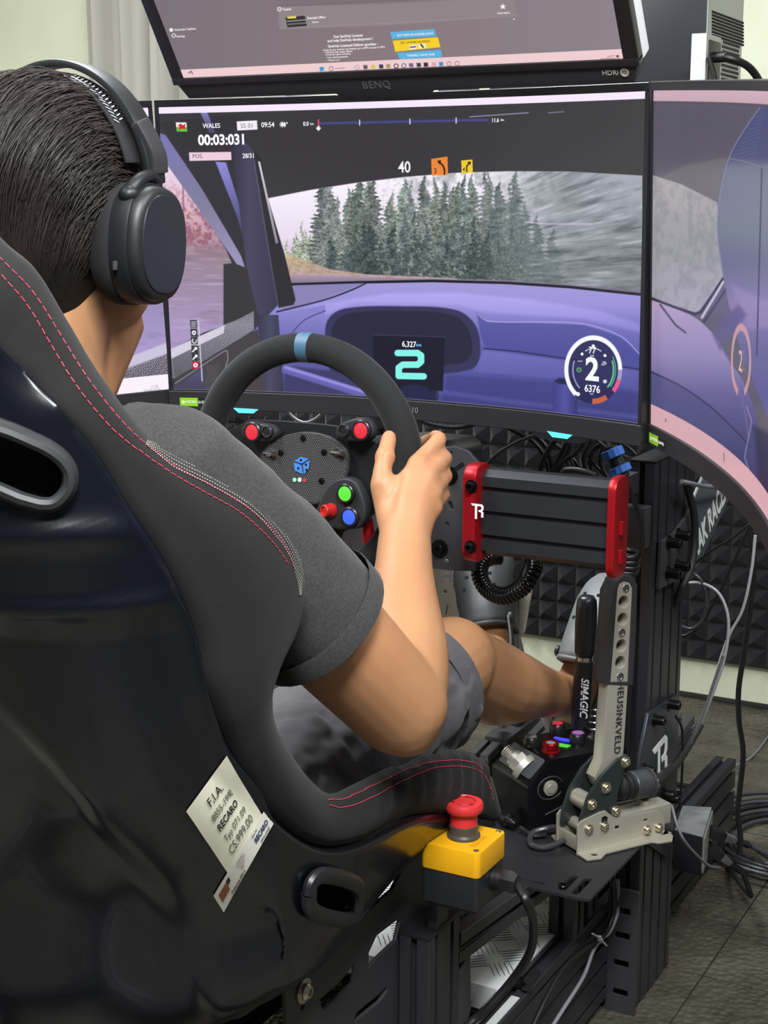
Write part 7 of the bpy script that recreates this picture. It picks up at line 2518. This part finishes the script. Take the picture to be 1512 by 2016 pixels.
# leads on the far right, from the right screen down to the floor
far = [('thin black lead slanting from the right screen to the upright', [(1476, 1032), (1440, 1060), (1400, 1085), (1365, 1112)], .0022, .50, M_CABLE),
       ('black lead falling steeply from the right screen behind the upright', [(1478, 1034), (1452, 1090), (1425, 1150), (1400, 1195), (1375, 1235), (1345, 1252), (1330, 1236)], .0028, .52, M_CABLE),
       ('pale lead from the right screen curving down to join the bundle', [(1487, 1054), (1480, 1120), (1462, 1200), (1436, 1250), (1418, 1300), (1400, 1370), (1378, 1430)], .0024, .54, MATS['pale_cable_sleeve']),
       ('thick black lead hanging on the far right down to the floor', [(1476, 1040), (1484, 1110), (1478, 1190), (1464, 1290), (1454, 1360), (1455, 1420), (1463, 1480), (1456, 1560), (1452, 1600), (1458, 1650), (1455, 1682)], .0046, .60, M_CABLE),
       ('pale looped lead swinging out behind the upright', [(1346, 1148), (1380, 1148), (1412, 1165), (1430, 1200), (1434, 1240), (1425, 1300), (1405, 1360), (1380, 1420), (1355, 1462)], .0026, .50, MATS['pale_cable_sleeve']),
       ('black looped lead behind the upright, rounding back on itself', [(1340, 1132), (1365, 1130), (1384, 1150), (1391, 1185), (1382, 1222), (1362, 1238), (1340, 1232), (1328, 1222)], .0028, .50, MATS['satin_black_cable']),
       ('grey lead running beside the pale looped lead to the gusset plate', [(1424, 1290), (1405, 1345), (1388, 1395), (1366, 1445), (1345, 1480)], .0024, .49, M_CABLEG)]
for lab, q, r_, y_, m_ in far:
    cable('hanging_lead', lab, Qc(q, y_), r_, m_)
cable('sleeved_bundle', 'glossy sleeved cable bundle sweeping past the white mark on the plate', [uy(1378, 1428, .50), uy(1355, 1468, .46), uy(1332, 1503, .40), ux(1308, 1524, .29), ux(1285, 1540, .292), ux(1262, 1548, .285)], .0068, mat('shiny_sleeve', (60, 60, 62), .25, metal=.5, bump=(500, .9, .002)))
cable('thin_lead', 'thin black lead hanging beside the lettered gusset plate', [ux(1330, 1410, .285), ux(1342, 1432, .29), ux(1344, 1480, .292), ux(1342, 1540, .292), ux(1338, 1592, .29)], .002)
# power supply on the base rail with its plugs
pz = .212
top_ = [uz(x, y, pz)[:2] for x, y in ((1344, 1586), (1401, 1589), (1384, 1647), (1328, 1633))]
t = thing('power_brick', 'dark metal power box with grey top beside the base rail', 'power supply', (*np.mean(top_, 0), .02))
obj('box_body', MB().prism([tuple(q) for q in top_], .142, pz - .002, WORLD), M_SATIN, t, bevel=.002)
obj('box_top', MB().prism([tuple(q) for q in np.array(top_) * 1.0], pz - .002, pz, WORLD), mat('dusty_grey_steel', (128, 130, 132), .5, noise=(30, (96, 98, 100), .4, .65)), t, bevel=.0006)
nm = norm((*(np.array(top_[1]) - np.array(top_[2])), 0))
sd = np.cross(nm, (0, 0, 1))
fc0 = V(*(np.array(top_[2]) + np.array(top_[1])) / 2, .177)
obj('socket_plate', MB().box((0, 0, .0015), (np.linalg.norm(np.array(top_[1]) - np.array(top_[2])) - .006, .06, .003), (fc0, nm, V(0, 0, 1), sd)), mat('pale_socket_plate', (150, 150, 146), .45, metal=.4), t)
for i, (x, y) in enumerate(((1398, 1637), (1396, 1668))):
    a0 = up(x, y, fc0 + sd * .004, sd)
    dirp = norm(uy(x + 40, y + (14 if i == 0 else 30), a0[1] + .02) - a0)
    pl = thing('power_plug', ('upper' if i == 0 else 'lower') + ' black mains plug in the dark metal power box', 'plug', a0)
    mb = MB().box((0, 0, .012), (.024, .018, .028), (a0, norm(np.cross((0, 0, 1), dirp)), norm(np.cross(dirp, np.cross((0, 0, 1), dirp))), dirp))
    obj('plug_body', mb, M_BLACK, pl, bevel=.003)
    mb = MB().box((0, 0, .036), (.019, .0145, .026), (a0, norm(np.cross((0, 0, 1), dirp)), norm(np.cross(dirp, np.cross((0, 0, 1), dirp))), dirp), .7)
    obj('plug_grip', mb, mat('grey_translucent_plug', (92, 92, 94), .35), pl, bevel=.003)
    mb = MB()
    for k in range(5):
        mb.rev([(.0062, 0), (.0062, .003)], a0 + dirp * (.05 + .005 * k), dirp, 12)
    mb.cyl(a0 + dirp * .045, a0 + dirp * .078, .0042, n=10)
    obj('strain_relief', mb, M_BLACK, pl, smooth=30)
    e_ = a0 + dirp * .078
    if i == 0:
        cable('mains_lead', 'grey black mains lead running right from the upper plug', [e_, e_ + V(.03, .02, -.02), uz(1490, 1672, .03), uz(1530, 1700, .006)], .0048, MATS['satin_black_cable'])
    else:
        cable('mains_lead', 'mains lead dropping from the lower plug to the floor', [e_, e_ + dirp * .02 - V(0, 0, .03), uz(1436, 1702, .006), uz(1475, 1712, .006)], .0046)
cable('grey_lead', 'thin grey lead crossing the front of the dark power box', [ux(1322, 1585, .285), ux(1333, 1625, .30), ux(1345, 1652, .31), ux(1368, 1680, .315), ux(1395, 1704, .315), ux(1418, 1709, .31)], .0024, M_CABLEG)
# loops of cable on the floor at the right
r4 = np.random.default_rng(3)
c0 = uz(1500, 1672, 0)
for k in range(7):
    A = np.linspace(0, 2 * math.pi * 1.02, 40)
    rx, ry = .11 + .014 * k, .12 + .012 * k + .006 * ((k * 3) % 5)
    P = np.stack([c0[0] + .05 + rx * np.cos(A + k), c0[1] + .04 + ry * np.sin(A + k), np.full(40, .006 + .0035 * k) + .002 * np.sin(3 * A)], -1)
    cable('floor_cable', 'black cable loop in the floor pile, %s of its seven loops' % ('smallest', 'second smallest', 'third smallest', 'middle-sized', 'third largest', 'second largest', 'largest')[k], P, .0048, M_CABLE if k % 2 else MATS['satin_black_cable'], 80, 'cable loops on the floor')
# tied leads on the base rail below the deck
tie = [('front lead of the tied pair below the deck', [(1206, 1732), (1208, 1790), (1197, 1828), (1180, 1848), (1150, 1868), (1110, 1905), (1078, 1960), (1040, 2040)], .0040, M_CABLE),
       ('rear lead of the tied pair below the deck', [(1217, 1732), (1216, 1795), (1200, 1835), (1182, 1850), (1168, 1872), (1150, 1920), (1110, 1985), (1075, 2040)], .0030, M_CABLEG)]
for lab, q, r_, m_ in tie:
    cable('rail_lead', lab, [ux(a, b, .243) for a, b in q], r_, m_)
mb = MB().tube([ux(1170, 1842, .236), ux(1182, 1846, .252), ux(1186, 1856, .25), ux(1174, 1854, .238)], .0016, 6)
mb.tube([ux(1180, 1846, .252), ux(1194, 1862, .256)], .0014, 6).tube([ux(1166, 1838, .252), ux(1180, 1846, .253)], .0014, 6).box(ux(1180, 1847, .252), (.005, .006, .006))
tag(obj('cable_tie', mb, mat('pale_nylon', (170, 170, 172), .4)), 'pale nylon tie round the pair of leads below the deck', 'cable tie')
tag(obj('grey_thin_wire', MB().tube([uz(1440, 1512, .02), uz(1480, 1490, .004), uz(1512, 1450, .004), uz(1530, 1420, .004)], .002, 6, 30), M_CABLEG), 'thin grey wire curving over the floor by the far wall', 'cable')
